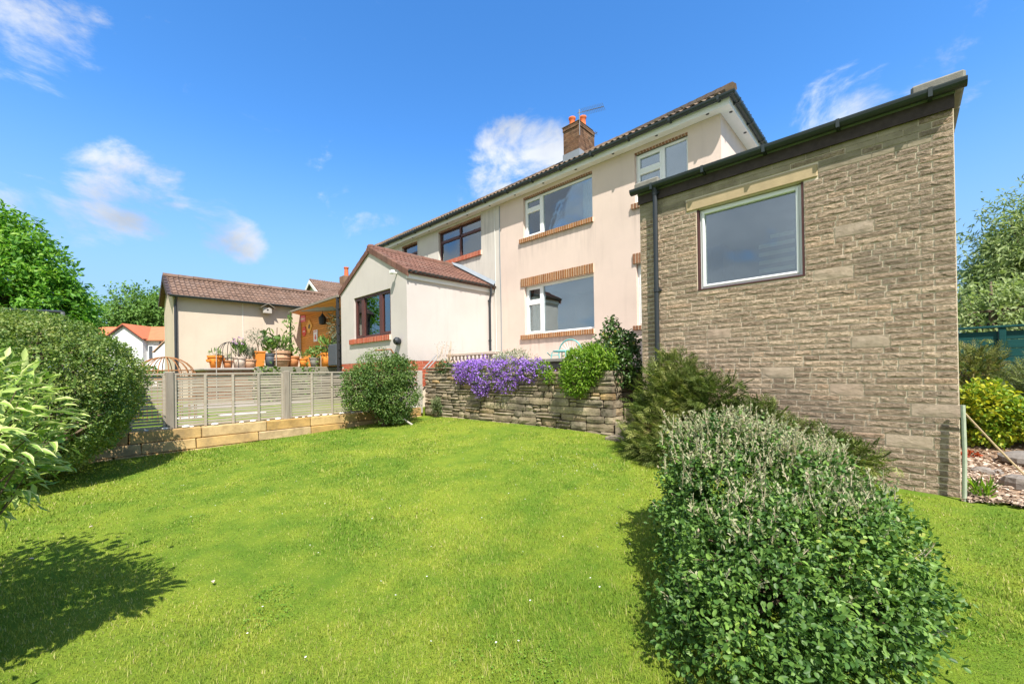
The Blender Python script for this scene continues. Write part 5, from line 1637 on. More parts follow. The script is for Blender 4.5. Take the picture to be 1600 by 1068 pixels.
# ================================================================ SLATTED FENCE
FX = -8.75
fence = thing('slatted_fence', (FX, 2, 0.5), 'low weathered slatted timber fence along the sandstone edging', 'fence')
posts = [-2.55, -0.74, 1.02, 2.78, 4.55]
for i, y in enumerate(posts):
    mb = MB(); mb.cbox(FX - 0.05, FX + 0.06, y - 0.055, y + 0.055, 0.45, 1.53, 0.01); mb.build('post', 'post_wood', fence)
for y in (5.30, 5.86):
    mb = MB(); mb.cbox(FX - 0.04, FX + 0.05, y - 0.045, y + 0.045, 0.45, 1.51, 0.008); mb.build('post', 'pale_wood', fence)
spans = list(zip(posts[:-1], posts[1:])) + [(4.55, 5.30), (5.30, 5.86)]
rf = random.Random(5)
for a, b in spans:
    a2, b2 = a + 0.058, b - 0.058
    pale = a > 4.6
    L_ = b2 - a2
    mb = MB(); mb.cbox(FX - 0.012, FX + 0.03, a2, b2, 1.475, 1.505, 0.004)
    panel = mb.build('panel', 'pale_wood' if pale else 'grey_wood', fence)
    nb = 4 if L_ > 1 else 2
    for i in range(nb + 1):
        y = a2 + 0.012 + (L_ - 0.024) * i / nb
        mb = MB(); mb.cbox(FX + 0.006, FX + 0.035, y - 0.020, y + 0.020, 0.60, 1.474, 0.004); mb.build('batten', 'pale_wood' if pale else 'grey_wood', panel)
    ns = 17
    for k in range(ns):
        z = 0.615 + k * 0.0505
        mb = MB(); n = 6
        vs = []; fs = []
        amp = rf.uniform(0.0, 0.006); ph = rf.uniform(0, 6)
        hh = rf.uniform(0.033, 0.041)
        for i in range(n + 1):
            y = a2 + L_ * i / n; dz = amp * math.sin(ph + i * 1.1); dx = 0.004 * math.sin(ph * 2 + i)
            vs += [(FX - 0.006 + dx, y, z + dz), (FX + 0.004 + dx, y, z + dz), (FX + 0.004 + dx, y, z + dz + hh), (FX - 0.006 + dx, y, z + dz + hh)]
        for i in range(n):
            o_ = i * 4
            for q in range(4):
                fs.append((o_ + q, o_ + (q + 1) % 4, o_ + 4 + (q + 1) % 4, o_ + 4 + q))
        fs += [(0, 1, 2, 3), (n * 4 + 3, n * 4 + 2, n * 4 + 1, n * 4)]
        mb.add(vs, fs); mb.build('slat', 'pale_wood' if pale else 'grey_wood', panel)
# sandstone edging: two courses of blocks
kerb = thing('stone_edging', (-8.66, 1.5, 0.1), 'two-course golden sandstone block edging under the slatted fence', 'edging')
rk = random.Random(8)
for c_i, (z0, z1, xo) in enumerate(((0.415, 0.595, 0.0), (0.245, 0.41, 0.025), (0.0, 0.24, 0.05))):
    y = -4.0 + 0.3 * c_i
    while y < 5.80:
        l = rk.uniform(0.55, 1.0)
        if y + l > 5.6:
            l = 5.82 - y
        dz = 0.0
        mb = MB(); mb.cbox(-8.86, -8.64 + xo + rk.uniform(-.006, .006), y + 0.005, y + l - 0.005, z0 + dz, z1 + dz, 0.012)
        mb.v = [(v[0] + rk.uniform(-.006, .006), v[1] + rk.uniform(-.005, .005), v[2] + rk.uniform(-.005, .005)) for v in mb.v]
        mb.build('block', 'kerb_stone', kerb); y += l
for i in range(22):
    y = [0.72, 0.95, 1.22, 1.30, 1.62, 2.02, 2.2, 2.45, 2.62, 2.95, 3.08, 3.2, 3.34, 3.5, 3.62, 3.85, 4.1, 4.3, 5.05, 5.42, 5.55, 5.68][i]
    r = rk.uniform(0.022, 0.05)
    mb = MB(); mb.lathe([(r * .3, 0), (r, r * .35), (r * .9, r * .75), (r * .35, r * .98)], (0, 0, 0), 9)
    mb.v = [(v[0] * rk.uniform(.7, 1.0) + FX + .055, v[1] * 1.3 + y, v[2] + .594) for v in mb.v]
    tag(mb.build('pebble', 'pebble', smooth=True), 'white pebble resting on the sandstone edging at the fence foot', 'pebble', 'white pebbles along the fence foot')
# metal handrails where the fence meets the wall
hr = thing('handrail', (-8.95, 5.2, 1.5), 'slim bent metal handrail rising in front of the sun room', 'handrail')
mb = MB(); mb.tube([(-8.95, 4.76, 1.99), (-8.95, 5.18, 2.03), (-8.95, 5.5, 1.62), (-8.95, 5.66, 1.55)], 0.02, 6); mb.build('rail', 'rust', hr)
mb = MB(); mb.tube([(-8.95, 5.0, 2.01), (-8.95, 5.06, 1.80)], 0.014, 6); mb.tube([(-8.95, 5.46, 1.66), (-8.95, 5.46, 0.6)], 0.025, 6); mb.build('post', 'grey_metal', hr)
hr2 = thing('handrail', (-8.75, 6.3, 1.5), 'pair of short galvanised rails at the end of the garden wall', 'handrail')
for d in (0, .12):
    mb = MB(); mb.tube([(-8.80, 6.0 + d, 1.55), (-8.80, 6.42 + d, 1.92)], 0.017, 6); mb.build('rail', 'grey_metal', hr2)

# ================================================================ NEIGHBOUR'S DECK, SHELTER AND POTS
deck = thing('raised_deck', (-16.7, 4.6, 0.55), 'raised terrace with brick-fronted planter and grey timber decking behind the fence', 'deck')
mb = MB(); mb.box(-17.9, -15.52, 2.70, 3.98, 0.5, 1.64); pln = mb.build('planter_wall', 'mortar', deck)
mb = MB()
for j in range(15):
    s_ = -0.112 * (j % 2)
    while s_ < 1.2:
        a, b = max(0, s_) + .005, min(1.27, s_ + .225) - .005
        mb.cbox(-15.53, -15.50, 2.70 + a, 2.70 + b, 0.5 + j * .075 + .005, 0.5 + j * .075 + .07, .004); s_ += .225
    s_ = -0.112 * (j % 2)
    while s_ < 2.2:
        a, b = max(0, s_) + .005, s_ + .22
        mb.cbox(-15.52 - b, -15.52 - a, 2.685, 2.72, 0.5 + j * .075 + .005, 0.5 + j * .075 + .07, .004); s_ += .225
o = mb.build('bricks', 'brick_joined', pln); o['kind'] = 'stuff'
mb = MB(); mb.cbox(-17.9, -15.44, 2.62, 3.98, 1.64, 1.70, .01); mb.build('coping', 'paving', deck)
for i in range(14):
    mb = MB(); x = -17.6 + i * .155; mb.cbox(x, x + .145, 4.0, 6.9, 1.70, 1.735, .004); mb.build('deck_board', 'deck_wood', deck)
for i in range(2):
    mb = MB(); mb.cbox(-15.46, -15.42, 3.99, 6.9, 1.57 - i * .14, 1.695 - i * .14 + .03, .006); mb.build('skirting_board', 'deck_wood', deck)
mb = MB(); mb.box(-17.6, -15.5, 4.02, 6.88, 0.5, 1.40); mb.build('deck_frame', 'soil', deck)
she = thing('timber_shelter', (-15.5, 5.9, 1.7), 'small orange timber lean-to shelter between outbuilding and sun room', 'shelter')
A_, B_, C_, D_ = Vector((-17.30, 5.72, 3.87)), Vector((-13.02, 5.72, 3.90)), Vector((-13.05, 6.34, 3.50)), Vector((-18.0, 6.34, 3.90))
nb = 5
for i in range(nb):
    f0, f1 = i / nb, (i + 0.93) / nb
    mb = MB(); mb.prism([A_.lerp(D_, f0), B_.lerp(C_, f0), B_.lerp(C_, f1), A_.lerp(D_, f1)], (0, 0, .02)); mb.build('ceiling_board', 'orange_wood', she)
mb = MB(); mb.prism([A_ + Vector((-.1, -.06, .0)), B_ + Vector((.05, -.06, .0)), B_ + Vector((.05, -.06, .07)), A_ + Vector((-.1, -.06, .07))], (0, .05, 0)); mb.build('front_beam', 'post_wood', she)
mb = MB(); mb.prism([A_ + Vector((0, 0, .03)), B_ + Vector((0, 0, .03)), C_ + Vector((0, 0, .03)), D_ + Vector((0, 0, .03))], (0, 0, .03)); mb.build('roof', 'lead', she)
for k in range(26):
    z = 1.74 + k * .083
    mb = MB(); mb.cbox(-18.0, -13.0, 6.30, 6.322, z, z + .074, .004); mb.build('slat', 'orange_wood', she)
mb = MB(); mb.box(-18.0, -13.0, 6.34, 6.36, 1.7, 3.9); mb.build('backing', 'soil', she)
mb = MB(); mb.cbox(-13.09, -13.01, 5.66, 5.74, 1.5, 3.92, .008)
for k in range(9):
    mb.cbox(-13.02, -12.985, 5.68, 5.72, 1.7 + k * .26, 1.76 + k * .26, .006)
mb.build('post', 'black_metal', she)
mb = MB(); mb.box(-18.25, -17.92, 5.98, 6.29, 0.6, 4.1); mb.build('end_wall', 'beige', she)
# enamel signs on the slats
SGY = 6.285
s1 = thing('wall_sign', (-17.7, SGY, 3.6), 'small pink rectangular sign on the orange slats', 'sign', None)
mb = MB(); mb.cbox(-18.02, -17.42, SGY, SGY + .012, 3.60, 3.86, .004); mb.build('plate', 'sign_pink', s1)
mb = MB()
for i in range(7):
    mb.box(-17.95 + i * .07, -17.91 + i * .07, SGY - .003, SGY - .001, 3.68, 3.68 + .10 * (0.6 + .4 * ((i * 37) % 5) / 4))
mb.build('lettering', 'sign_white', s1)
s2 = thing('wall_sign', (-17.0, SGY, 3.1), 'amber diamond-shaped warning sign on the orange slats', 'sign')
mb = MB(); mb.prism([(-17.0, SGY - .01, 3.06), (-16.68, SGY - .01, 3.36), (-17.0, SGY - .01, 3.66), (-17.32, SGY - .01, 3.36)], (0, .012, 0)); mb.build('plate', 'sign_yellow', s2)
mb = MB(); mb.prism([(-17.10, SGY - .014, 3.28), (-16.94, SGY - .014, 3.26), (-16.88, SGY - .014, 3.38), (-16.96, SGY - .014, 3.45), (-17.06, SGY - .014, 3.40)], (0, .003, 0)); mb.build('emblem', 'sign_black', s2)
s3 = thing('wall_sign', (-17.55, SGY, 3.0), 'round red sign with pale bar on the orange slats', 'sign')
mb = MB(); mb.tube([(-17.55, SGY - .012, 3.2), (-17.55, SGY + .002, 3.2)], .20, 20); mb.build('plate', 'sign_red', s3)
mb = MB(); mb.box(-17.66, -17.44, SGY - .016, SGY - .013, 3.185, 3.215); mb.build('emblem', 'sign_white', s3)
s4 = thing('wall_sign', (-16.4, SGY, 2.7), 'white upright sign with red figure on the orange slats', 'sign')
mb = MB(); mb.cbox(-16.58, -16.20, SGY - .008, SGY + .004, 2.72, 3.16, .004); mb.build('plate', 'sign_white', s4)
mb = MB(); mb.lathe([(.05, 0), (.085, .06), (.05, .13), (.025, .2)], (0, 0, 0), 8); mb.v = [(v[0] - 16.39, v[1] * .02 + SGY - .010, v[2] + 2.80) for v in mb.v]; mb.box(-16.52, -16.26, SGY - .011, SGY - .009, 3.09, 3.12)
mb.build('emblem', 'sign_red', s4)
lamp = thing('hanging_lantern', (-15.2, 6.1, 3.4), 'black lantern hanging under the timber shelter', 'lantern')
mb = MB(); mb.lathe([(.05, 0), (.12, .02), (.14, .25), (.06, .34), (.02, .4)], (-15.3, 6.12, 3.26), 10); mb.build('body', 'black_metal', lamp)
mb = MB(); mb.tube([(-15.3, 6.12, 3.64), (-15.3, 6.12, 3.76)], .01, 5); mb.build('hook', 'black_metal', lamp)

def pot(x, y, z, r, h, mat, label, square=False, taper=0.72, cat='flower pot'):
    t = thing('flower_pot', (x, y, z), label, cat, None)
    mb = MB()
    if square:
        w0, w1 = r * .72, r
        vs = [(x - w0, y - w0, z), (x + w0, y - w0, z), (x + w0, y + w0, z), (x - w0, y + w0, z), (x - w1, y - w1, z + h), (x + w1, y - w1, z + h), (x + w1, y + w1, z + h), (x - w1, y + w1, z + h)]
        mb.add(vs, [(0, 3, 2, 1), (0, 1, 5, 4), (1, 2, 6, 5), (2, 3, 7, 6), (3, 0, 4, 7), (4, 5, 6, 7)])
        mb.build('body', mat, t)
        mb = MB(); mb.box(x - w1 - .015, x + w1 + .015, y - w1 - .015, y + w1 + .015, z + h - .03, z + h + .005); mb.build('rim', mat, t)
    else:
        mb.lathe([(r * taper, 0), (r * (taper + 1) / 2, h * .5), (r * .95, h * .84)], (x, y, z), 18); mb.build('body', mat, t, smooth=True)
        mb = MB(); mb.lathe([(r * .93, h * .82), (r * 1.04, h * .83), (r * 1.06, h), (r * .96, h), (r * .9, h * .93)], (x, y, z), 18); mb.build('rim', mat, t)
    mb = MB(); mb.lathe([(r * .86, 0), (r * .86, .012)], (x, y, z + h * .955), 12); mb.build('soil', 'soil', t)
    return t
def pot_plant(t, x, y, z, r, h, n, mat, tmpl=LEAF2, ln=.1, wd=.03, upw=.8, seed=0):
    p, nn = blob(n, [((x, y, z + h * .55), (r, r, h * .55))], (0.25, 1.0), .25, 3, z, seed + 1, .7)
    ax = unit(nn * .6 + np.array([0, 0, upw]) + RNG.normal(size=(n, 3)) * .4); nr = unit(nn + RNG.normal(size=(n, 3)) * .5 + [0, 0, .4])
    scatter('foliage', tmpl, p, ax, nr, ln * (.6 + .8 * RNG.random(n)), wd, mat, t)
    mb = MB(); branches(mb, (x, y, z - .03), [tuple(q) for q in p[:6]], .012); mb.build('stems', 'twig', t)
PX = -15.75
t = pot(PX, 2.97, 1.70, .21, .40, 'orange_pot', 'bulging orange strawberry pot with side pockets on the brick planter', taper=.6)
for k in range(5):
    a = k * 1.257
    mb = MB(); mb.lathe([(.03, 0), (.075, .03), (.08, .09), (.05, .09)], (PX + .19 * math.cos(a), 2.97 + .19 * math.sin(a), 1.88 + .05 * (k % 2)), 8); mb.build('pocket', 'orange_pot', t)
pot_plant(t, PX, 2.97, 2.08, .16, .22, 60, 'pot_leaf', LEAF2, .10, .025, .8, 1)
t = pot(PX, 3.30, 1.70, .14, .24, 'terracotta', 'small terracotta pot standing inside the wire obelisk'); pot_plant(t, PX, 3.30, 1.93, .12, .22, 50, 'pot_leaf', LEAF2, .09, .012, 1, 2)
ob = thing('wire_obelisk', (PX, 3.32, 1.70), 'dark round-topped wire plant obelisk on the brick planter', 'plant support')
for k in range(4):
    a = k * math.pi / 4
    mb = MB(); R_ = .30
    mb.tube([(PX + R_ * .8 * math.cos(a), 3.34 + R_ * math.sin(a), 1.70), (PX + R_ * .8 * math.cos(a), 3.34 + R_ * math.sin(a), 2.22)] + [(PX + R_ * .8 * math.cos(a) * math.cos(b), 3.34 + R_ * math.sin(a) * math.cos(b), 2.22 + .32 * math.sin(b)) for b in [i * math.pi / 8 for i in range(1, 8)]] + [(PX - R_ * .8 * math.cos(a), 3.34 - R_ * math.sin(a), 2.22), (PX - R_ * .8 * math.cos(a), 3.34 - R_ * math.sin(a), 1.70)], .010, 5)
    mb.build('hoop', 'black_metal', ob)
mb = MB(); mb.tube([(PX + .24 * math.cos(i * .5236), 3.34 + .30 * math.sin(i * .5236), 2.02) for i in range(13)], .008, 5); mb.build('ring', 'black_metal', ob)
t = pot(PX, 3.62, 1.70, .20, .36, 'terracotta_grey', 'bleached clay pot of mauve-flowered chives on the brick planter')
pot_plant(t, PX, 3.62, 2.04, .17, .42, 110, 'pot_leaf', LEAF2, .26, .014, 2.2, 3)
fpz, fn = blob(40, [((PX, 3.60, 2.58), (.16, .20, .10))], (.3, 1), .2, 3, None, 5); scatter('flowers', LEAFR, fpz, fn, RNG.normal(size=(40, 3)), .05, .05, 'mauve', t)
t = pot(PX, 3.92, 1.70, .20, .29, 'terracotta_pale', 'pale terracotta pot of bushy lavender on the brick planter'); pot_plant(t, PX, 3.92, 1.98, .22, .32, 170, 'olive_leaf', LEAF2, .16, .016, 1.6, 4)
t = pot(PX, 4.18, 1.735, .16, .52, 'orange_pot', 'tall square orange pot with a small olive tree on the deck', True)
mb = MB(); mb.tube([(PX, 4.18, 2.2), (PX, 4.15, 2.5)], .015, 6); branches(mb, (PX, 4.15, 2.45), [(PX, 3.95, 2.8), (PX, 4.35, 2.85), (PX, 4.1, 2.9)], .01); mb.build('trunk', 'twig', t)
pz_, nz_ = blob(260, [((PX, 4.13, 2.72), (.28, .34, .28))], (.2, 1), .3, 3, None, 6); ax, nr = leaf_frames(nz_); scatter('crown', LEAF2, pz_, ax, nr, .09, .02, 'olive_leaf', t)
t = pot(PX + .05, 4.50, 1.735, .17, .46, 'slate_pot', 'slate grey tapered pot of broad green leaves on the deck'); pot_plant(t, PX, 4.50, 2.18, .24, .36, 70, 'shrub_leaf', LEAFR, .16, .09, .6, 7)
t = pot(PX, 4.85, 1.735, .335, .56, 'terracotta_pale', 'largest terracotta pot on the deck, ribbed and full of grassy leaves')
mb = MB()
for zz_ in (.22, .30):
    mb.lathe([(.30, 0), (.325, .006), (.325, .02), (.30, .026)], (PX, 4.85, 1.735 + zz_), 18)
mb.build('rib', 'terracotta_pale', t)
pot_plant(t, PX, 4.85, 2.28, .32, .34, 160, 'pot_leaf', LEAF2, .26, .03, 1.2, 8)
mb = MB(); mb.tube([(PX, 4.72, 2.28), (PX, 4.75, 3.1)], .014, 5); mb.build('cane', 'twig', t)
pp, pn = blob(22, [((PX, 4.5, 2.78), (.25, .3, .12))], (.3, 1), .2, 3, None, 9); ax, nr = leaf_frames(pn); scatter('broad_leaves', LEAFR, pp, ax, nr, .24, .16, 'pot_leaf', t)
t = pot(PX, 5.25, 1.735, .21, .38, 'terracotta', 'medium terracotta pot with a tall leggy climber on the deck')
mb = MB(); mb.tube([(PX, 5.2, 2.1), (PX - .02, 5.18, 2.9), (PX, 5.2, 3.62)], [.045, .035, .02], 7); mb.build('stem', 'shrub_leaf', t)
pp = np.stack([np.full(60, PX) + RNG.normal(size=60) * .06, 5.12 + RNG.normal(size=60) * .12, RNG.uniform(2.2, 3.6, 60)], 1); scatter('foliage', LEAF2, pp, RNG.normal(size=(60, 3)) + [0, 0, .4], RNG.normal(size=(60, 3)), .16, .06, 'pot_leaf', t)
pot_plant(t, PX, 5.2, 2.1, .2, .3, 60, 'pot_leaf', LEAFR, .13, .07, .6, 11)
t = pot(PX + .05, 5.58, 1.735, .145, .30, 'orange_pot', 'small bright orange pot beside the medium terracotta pot'); pot_plant(t, PX, 5.58, 2.02, .14, .22, 60, 'pot_leaf', LEAF2, .12, .02, 1, 12)
t = pot(PX, 6.00, 1.735, .19, .34, 'concrete', 'grey stone pot of pale trailing leaves in front of the orange slats'); pot_plant(t, PX, 6.0, 2.05, .28, .36, 150, 'pot_leaf', LEAFR, .10, .07, .4, 13)
pp = np.stack([np.full(40, PX + .24) + RNG.normal(size=40) * .03, 6.05 + RNG.normal(size=40) * .06, RNG.uniform(1.35, 2.1, 40)], 1); scatter('trailing_foliage', LEAFR, pp, RNG.normal(size=(40, 3)), RNG.normal(size=(40, 3)) + [1, 0, 0], .09, .07, 'shrub_leaf', t)
t = pot(-14.55, 5.95, 1.735, .20, .46, 'orange_pot', 'tall orange pot of floppy leaves beside the shelter post', taper=.85); pot_plant(t, -14.4, 5.95, 2.2, .38, .4, 90, 'pot_leaf', LEAF2, .26, .08, .3, 14)
bin_ = thing('planter_tub', (-13.75, 6.0, 1.735), 'dark grey square tub holding a grey-leaved shrub under the shelter', 'planter')
mb = MB(); mb.cbox(-14.1, -13.45, 5.8, 6.2, 1.74, 2.45, .02); mb.build('body', 'slate_pot', bin_)
pz_, nz_ = blob(700, [((-13.9, 6.1, 3.15), (.55, .3, .55)), ((-13.8, 6.1, 2.7), (.35, .25, .4))], (.2, 1), .3, 3, None, 16); ax, nr = leaf_frames(nz_); scatter('foliage', LEAF2, pz_, ax, nr, .13, .03, 'olive_leaf', bin_)
mb = MB(); branches(mb, (-13.8, 6.05, 2.4), [tuple(q) for q in pz_[:9]], .02); mb.build('stems', 'twig', bin_)
mb = MB(); mb.tube([(-15.45, 4.62, .6), (-15.45, 4.62, 2.3)], .012, 5); tag(mb.build('garden_cane', 'pale_wood'), 'upright bamboo cane in front of the largest pot', 'cane')
mb = MB(); mb.tube([(-15.45, 6.1, .6), (-15.45, 6.1, 2.75)], .012, 5); tag(mb.build('garden_cane', 'pale_wood'), 'upright bamboo cane in front of the orange slats', 'cane')
mb = MB(); mb.tube([(-15.42, 2.93, .6), (-15.42, 2.93, 2.35)], .012, 5); tag(mb.build('garden_cane', 'pale_wood'), 'upright bamboo cane in front of the strawberry pot', 'cane')
# low plants along the deck front
for i, (y, lab) in enumerate(((4.3, 'leafy green clump sprawling below the timber deck edge'), (5.4, 'broad-leaved green plant climbing over the deck edge'))):
    t = thing('border_plant', (-15.1, y, .56), lab, 'plant')
    pp, pn = blob(420, [((-15.1, y, 1.15), (.35, .55, .62))], (.2, 1), .3, 3, .56, 30 + i); ax, nr = leaf_frames(pn); scatter('foliage', LEAFR, pp, ax, nr, .13, .08, 'shrub_leaf', t)
    mb = MB(); branches(mb, (-15.1, y, .56), [tuple(q) for q in pp[:8]], .012); mb.build('stems', 'twig', t)
# rusty dome
DC = (-11.0, 1.22, .56)
dome = thing('iron_gazebo_dome', DC, 'rusty domed iron plant cage standing behind the slatted fence', 'plant cage')
for k in range(9):
    a = k * math.pi / 9
    pts = [(DC[0] + .50 * math.cos(a) * math.cos(b), DC[1] + .50 * math.sin(a) * math.cos(b), 1.42 + .44 * math.sin(b)) for b in [i * math.pi / 12 for i in range(13)]]
    pts = [(pts[0][0], pts[0][1], .56)] + pts + [(pts[-1][0], pts[-1][1], .56)]
    mb = MB(); mb.tube(pts, .009, 5); mb.build('hoop', 'rust', dome)
for z, R_ in ((1.40, .50), (1.58, .455), (.95, .50)):
    mb = MB(); mb.tube([(DC[0] + R_ * math.cos(i * math.pi / 12), DC[1] + R_ * math.sin(i * math.pi / 12), z) for i in range(25)], .009, 5); mb.build('ring', 'rust', dome)
for k in range(14):
    a = k * 2 * math.pi / 14
    mb = MB(); cxs, cys = DC[0] + .49 * math.cos(a), DC[1] + .49 * math.sin(a)
    mb.tube([(cxs - .05 * math.sin(a) * math.cos(q), cys + .05 * math.cos(a) * math.cos(q), 1.49 + .05 * math.sin(q)) for q in [i * math.pi / 5 for i in range(11)]], .006, 4); mb.build('scroll', 'rust', dome)
# white slabs lying on the neighbour's lawn
for i, (x, y, w1, w2) in enumerate(((-11.2, 2.6, .5, .9), (-11.0, 1.5, .35, .6))):
    mb = MB(); mb.cbox(x - w1 / 2, x + w1 / 2, y - w2 / 2, y + w2 / 2, .56, .60, .01)
    tag(mb.build('paving_slab', 'pebble'), ['long white slab', 'short white slab'][i] + ' lying on the grass behind the slatted fence', 'slab')
# dark metal frame behind the hedge
fr = thing('swing_frame', (-13.8, -.8, .5), 'dark metal frame bar showing above the clipped hedge', 'frame')
mb = MB(); mb.tube([(-14.9, -1.72, 3.03), (-13.30, -.24, 2.90)], .035, 8); mb.build('crossbar', 'black_pipe', fr)
for p in ((-13.30, -.24, 2.90), (-14.9, -1.72, 3.03)):
    mb = MB(); mb.tube([p, (p[0] + .02, p[1] + .03, .5)], .035, 8); mb.build('post', 'grey_metal', fr)

# ================================================================ TERRACE PLANTS AND CHAIR
ch = thing('garden_chair', (-5.15, 7.2, 1.5), 'turquoise round-backed metal garden chair on the terrace', 'chair')
cx_, cy_ = -5.17, 7.2
mb = MB(); mb.tube([(cx_ + .30 * math.cos(a), cy_ + .05, 1.82 + .30 * math.sin(a)) for a in [i * math.pi / 12 for i in range(-2, 15)]], .016, 6)
mb.build('back_hoop', 'teal', ch)
for k in range(9):
    a = math.pi * (k + 1) / 10
    mb = MB(); mb.tube([(cx_ + .05 * math.cos(a), cy_ + .05, 1.84), (cx_ + .29 * math.cos(a), cy_ + .05, 1.82 + .29 * math.sin(a))], .006, 5); mb.build('spoke', 'white_paint', ch)
mb = MB(); mb.lathe([(.2, 0), (.23, .01), (.23, .03), (.2, .04)], (cx_, cy_ - .18, 1.84), 16); mb.build('seat', 'teal', ch)
for sx in (-1, 1):
    for sy in (-1, 1):
        mb = MB(); mb.tube([(cx_ + sx * .17, cy_ - .18 + sy * .17, 1.85), (cx_ + sx * .22, cy_ - .18 + sy * .22, 1.5)], .012, 6); mb.build('leg', 'teal', ch)
for sx in (-1, 1):
    mb = MB(); mb.tube([(cx_ + sx * .3, cy_ + .05, 1.80), (cx_ + sx * .34, cy_ - .2, 1.78), (cx_ + sx * .3, cy_ - .36, 1.84)], .012, 6); mb.build('arm', 'teal', ch)

def shrub(name, label, ells, n, tmpl, ln, wd, mat, base, cat='shrub', shell=(.55, 1.0), amp=.18, freq=3.0, zmin=None, seed=1, up=.5, jit=.7, droop=0, nst=12, stem_r=.02, group=None, rnd_up=0.25):
    t = thing(name, base, label, cat, group)
    p, nn = blob(n, ells, shell, amp, freq, zmin, seed)
    kp = RNG.random(n) < np.clip((vnoise(p * 6, seed + 21) * .6 + vnoise(p * 13, seed + 22) * .4 - .26) * 5, .15, 1)
    p, nn = p[kp], nn[kp]; n = len(p)
    ax, nr = leaf_frames(nn, up, jit, droop)
    rnd = np.clip(RNG.random(n) * .75 + rnd_up * (vnoise(p * 3.5, seed + 7) - .3), 0, 1)
    scatter('foliage', tmpl, p, ax, nr, ln * (.6 + .7 * RNG.random(n)), wd * (.7 + .6 * RNG.random(n)), mat, t, rnd)
    mb = MB(); sel = RNG.choice(n, nst, replace=False)
    branches(mb, base, [tuple(p[i]) for i in sel], stem_r); mb.build('stems', 'twig', t)
    return t, p, nn

# purple trailing flowers
t = thing('purple_rockery_plant', (-6.1, 6.05, 1.3), 'violet-flowered plant cascading over the top of the garden wall', 'flowers')
ells = [((-6.91, 5.92, 1.48), (.42, .17, .22)), ((-6.31, 5.88, 1.42), (.50, .18, .30)), ((-5.61, 5.90, 1.46), (.55, .17, .22)), ((-5.11, 5.92, 1.45), (.35, .15, .20)), ((-6.48, 5.84, 1.16), (.24, .10, .22)), ((-5.71, 5.85, 1.22), (.22, .10, .16)), ((-7.06, 5.9, 1.34), (.25, .1, .14)), ((-6.86, 6.05, 1.58), (.50, .18, .12))]
p, nn = blob(11000, ells, (.75, 1.08), .45, 6, None, 41)
kp = RNG.random(len(p)) < np.clip((vnoise(p * 11, 77) * .6 + vnoise(p * 25, 78) * .4 - .34) * 6, .04, 1)
p, nn = p[kp], nn[kp]
ax, nr = leaf_frames(nn, .3, .9); scatter('flowers', LEAFR, p, nr, nn + RNG.normal(size=nn.shape) * .5, .030, .028, 'purple', t)
p, nn = blob(3000, ells, (.4, .95), .35, 5, None, 41); ax, nr = leaf_frames(nn); scatter('foliage', LEAF2, p, ax, nr, .05, .02, 'purple_leaf', t)
shrub('silver_plant', 'mound of woolly silver foliage on top of the garden wall', [((-5.75, 6.12, 1.72), (.55, .22, .17)), ((-6.1, 6.12, 1.66), (.3, .2, .14))], 1800, LEAF2, .07, .014, 'silver_plant', (-5.75, 6.12, 1.5), 'plant', (.4, 1), .25, 4, None, 42, .8)
shrub('rock_plant', 'small lime-green tuft hanging over the garden wall beside the violet flowers', [((-4.84, 5.93, 1.46), (.20, .14, .17)), ((-4.66, 5.87, 1.34), (.15, .10, .12))], 900, LEAF2, .055, .022, 'lime', (-4.8, 5.98, 1.4), 'plant', (.4, 1), .25, 4, None, 43)
shrub('lime_shrub', 'bright lime-green rounded shrub bulging over the garden wall corner', [((-3.92, 5.95, 1.52), (.42, .34, .36)), ((-4.02, 5.80, 1.30), (.32, .20, .28)), ((-3.70, 5.95, 1.62), (.32, .28, .26)), ((-4.1, 6.0, 1.62), (.26, .26, .18))], 9000, LEAF2, .060, .022, 'lime', (-4.0, 6.05, 1.4), 'shrub', (.5, 1.02), .25, 4, None, 44, .5, .8)
t, p, nn = shrub('rose_bush', 'dark green bush dotted with pale yellow flowers beside the stone extension', [((-3.62, 6.35, 1.75), (.38, .38, .36)), ((-3.42, 6.25, 1.50), (.38, .32, .34)), ((-3.66, 6.4, 2.12), (.14, .14, .24)), ((-3.35, 6.3, 1.9), (.22, .22, .2))], 5200, LEAFR, .055, .034, 'dark_shrub', (-3.6, 6.35, 1.4), 'shrub', (.35, 1.05), .35, 3, None, 45)
sel = RNG.choice(len(p), 46, replace=False); scatter('flowers', LEAFR, np.repeat(p[sel] + nn[sel] * .03, 4, 0), RNG.normal(size=(184, 3)), np.repeat(nn[sel], 4, 0) + RNG.normal(size=(184, 3)) * .4, .035, .035, 'yellow_flower', t)['kind'] = 'stuff'
shrub('rock_plant', 'dull green tuft at the foot end of the garden wall near the fence', [((-8.0, 5.82, .62), (.14, .10, .22))], 500, LEAF2, .12, .012, 'juniper_grey', (-8.0, 5.82, .4), 'plant', (.1, 1), .3, 4, None, 46, .3, .5, -1.0)
shrub('rock_plant', 'dark green tuft on the wall top near the galvanised rails', [((-7.9, 5.98, 1.58), (.32, .16, .16))], 900, LEAF2, .06, .02, 'dark_shrub', (-7.9, 6.0, 1.5), 'plant', (.2, 1), .3, 4, None, 47)
t = thing('wispy_weed', (-8.3, 6.45, 1.5), 'wispy dry seed-head stems in front of the sun room side wall', 'plant')
mb = MB()
for k in range(9):
    x = -8.75 + k * .07; mb.tube([(x, 6.4, 1.5), (x + random.uniform(-.05, .05), 6.42, 1.8), (x + random.uniform(-.12, .12), 6.45, 2.05 + random.uniform(0, .2))], .005, 4)
mb.build('stems', 'rope', t)
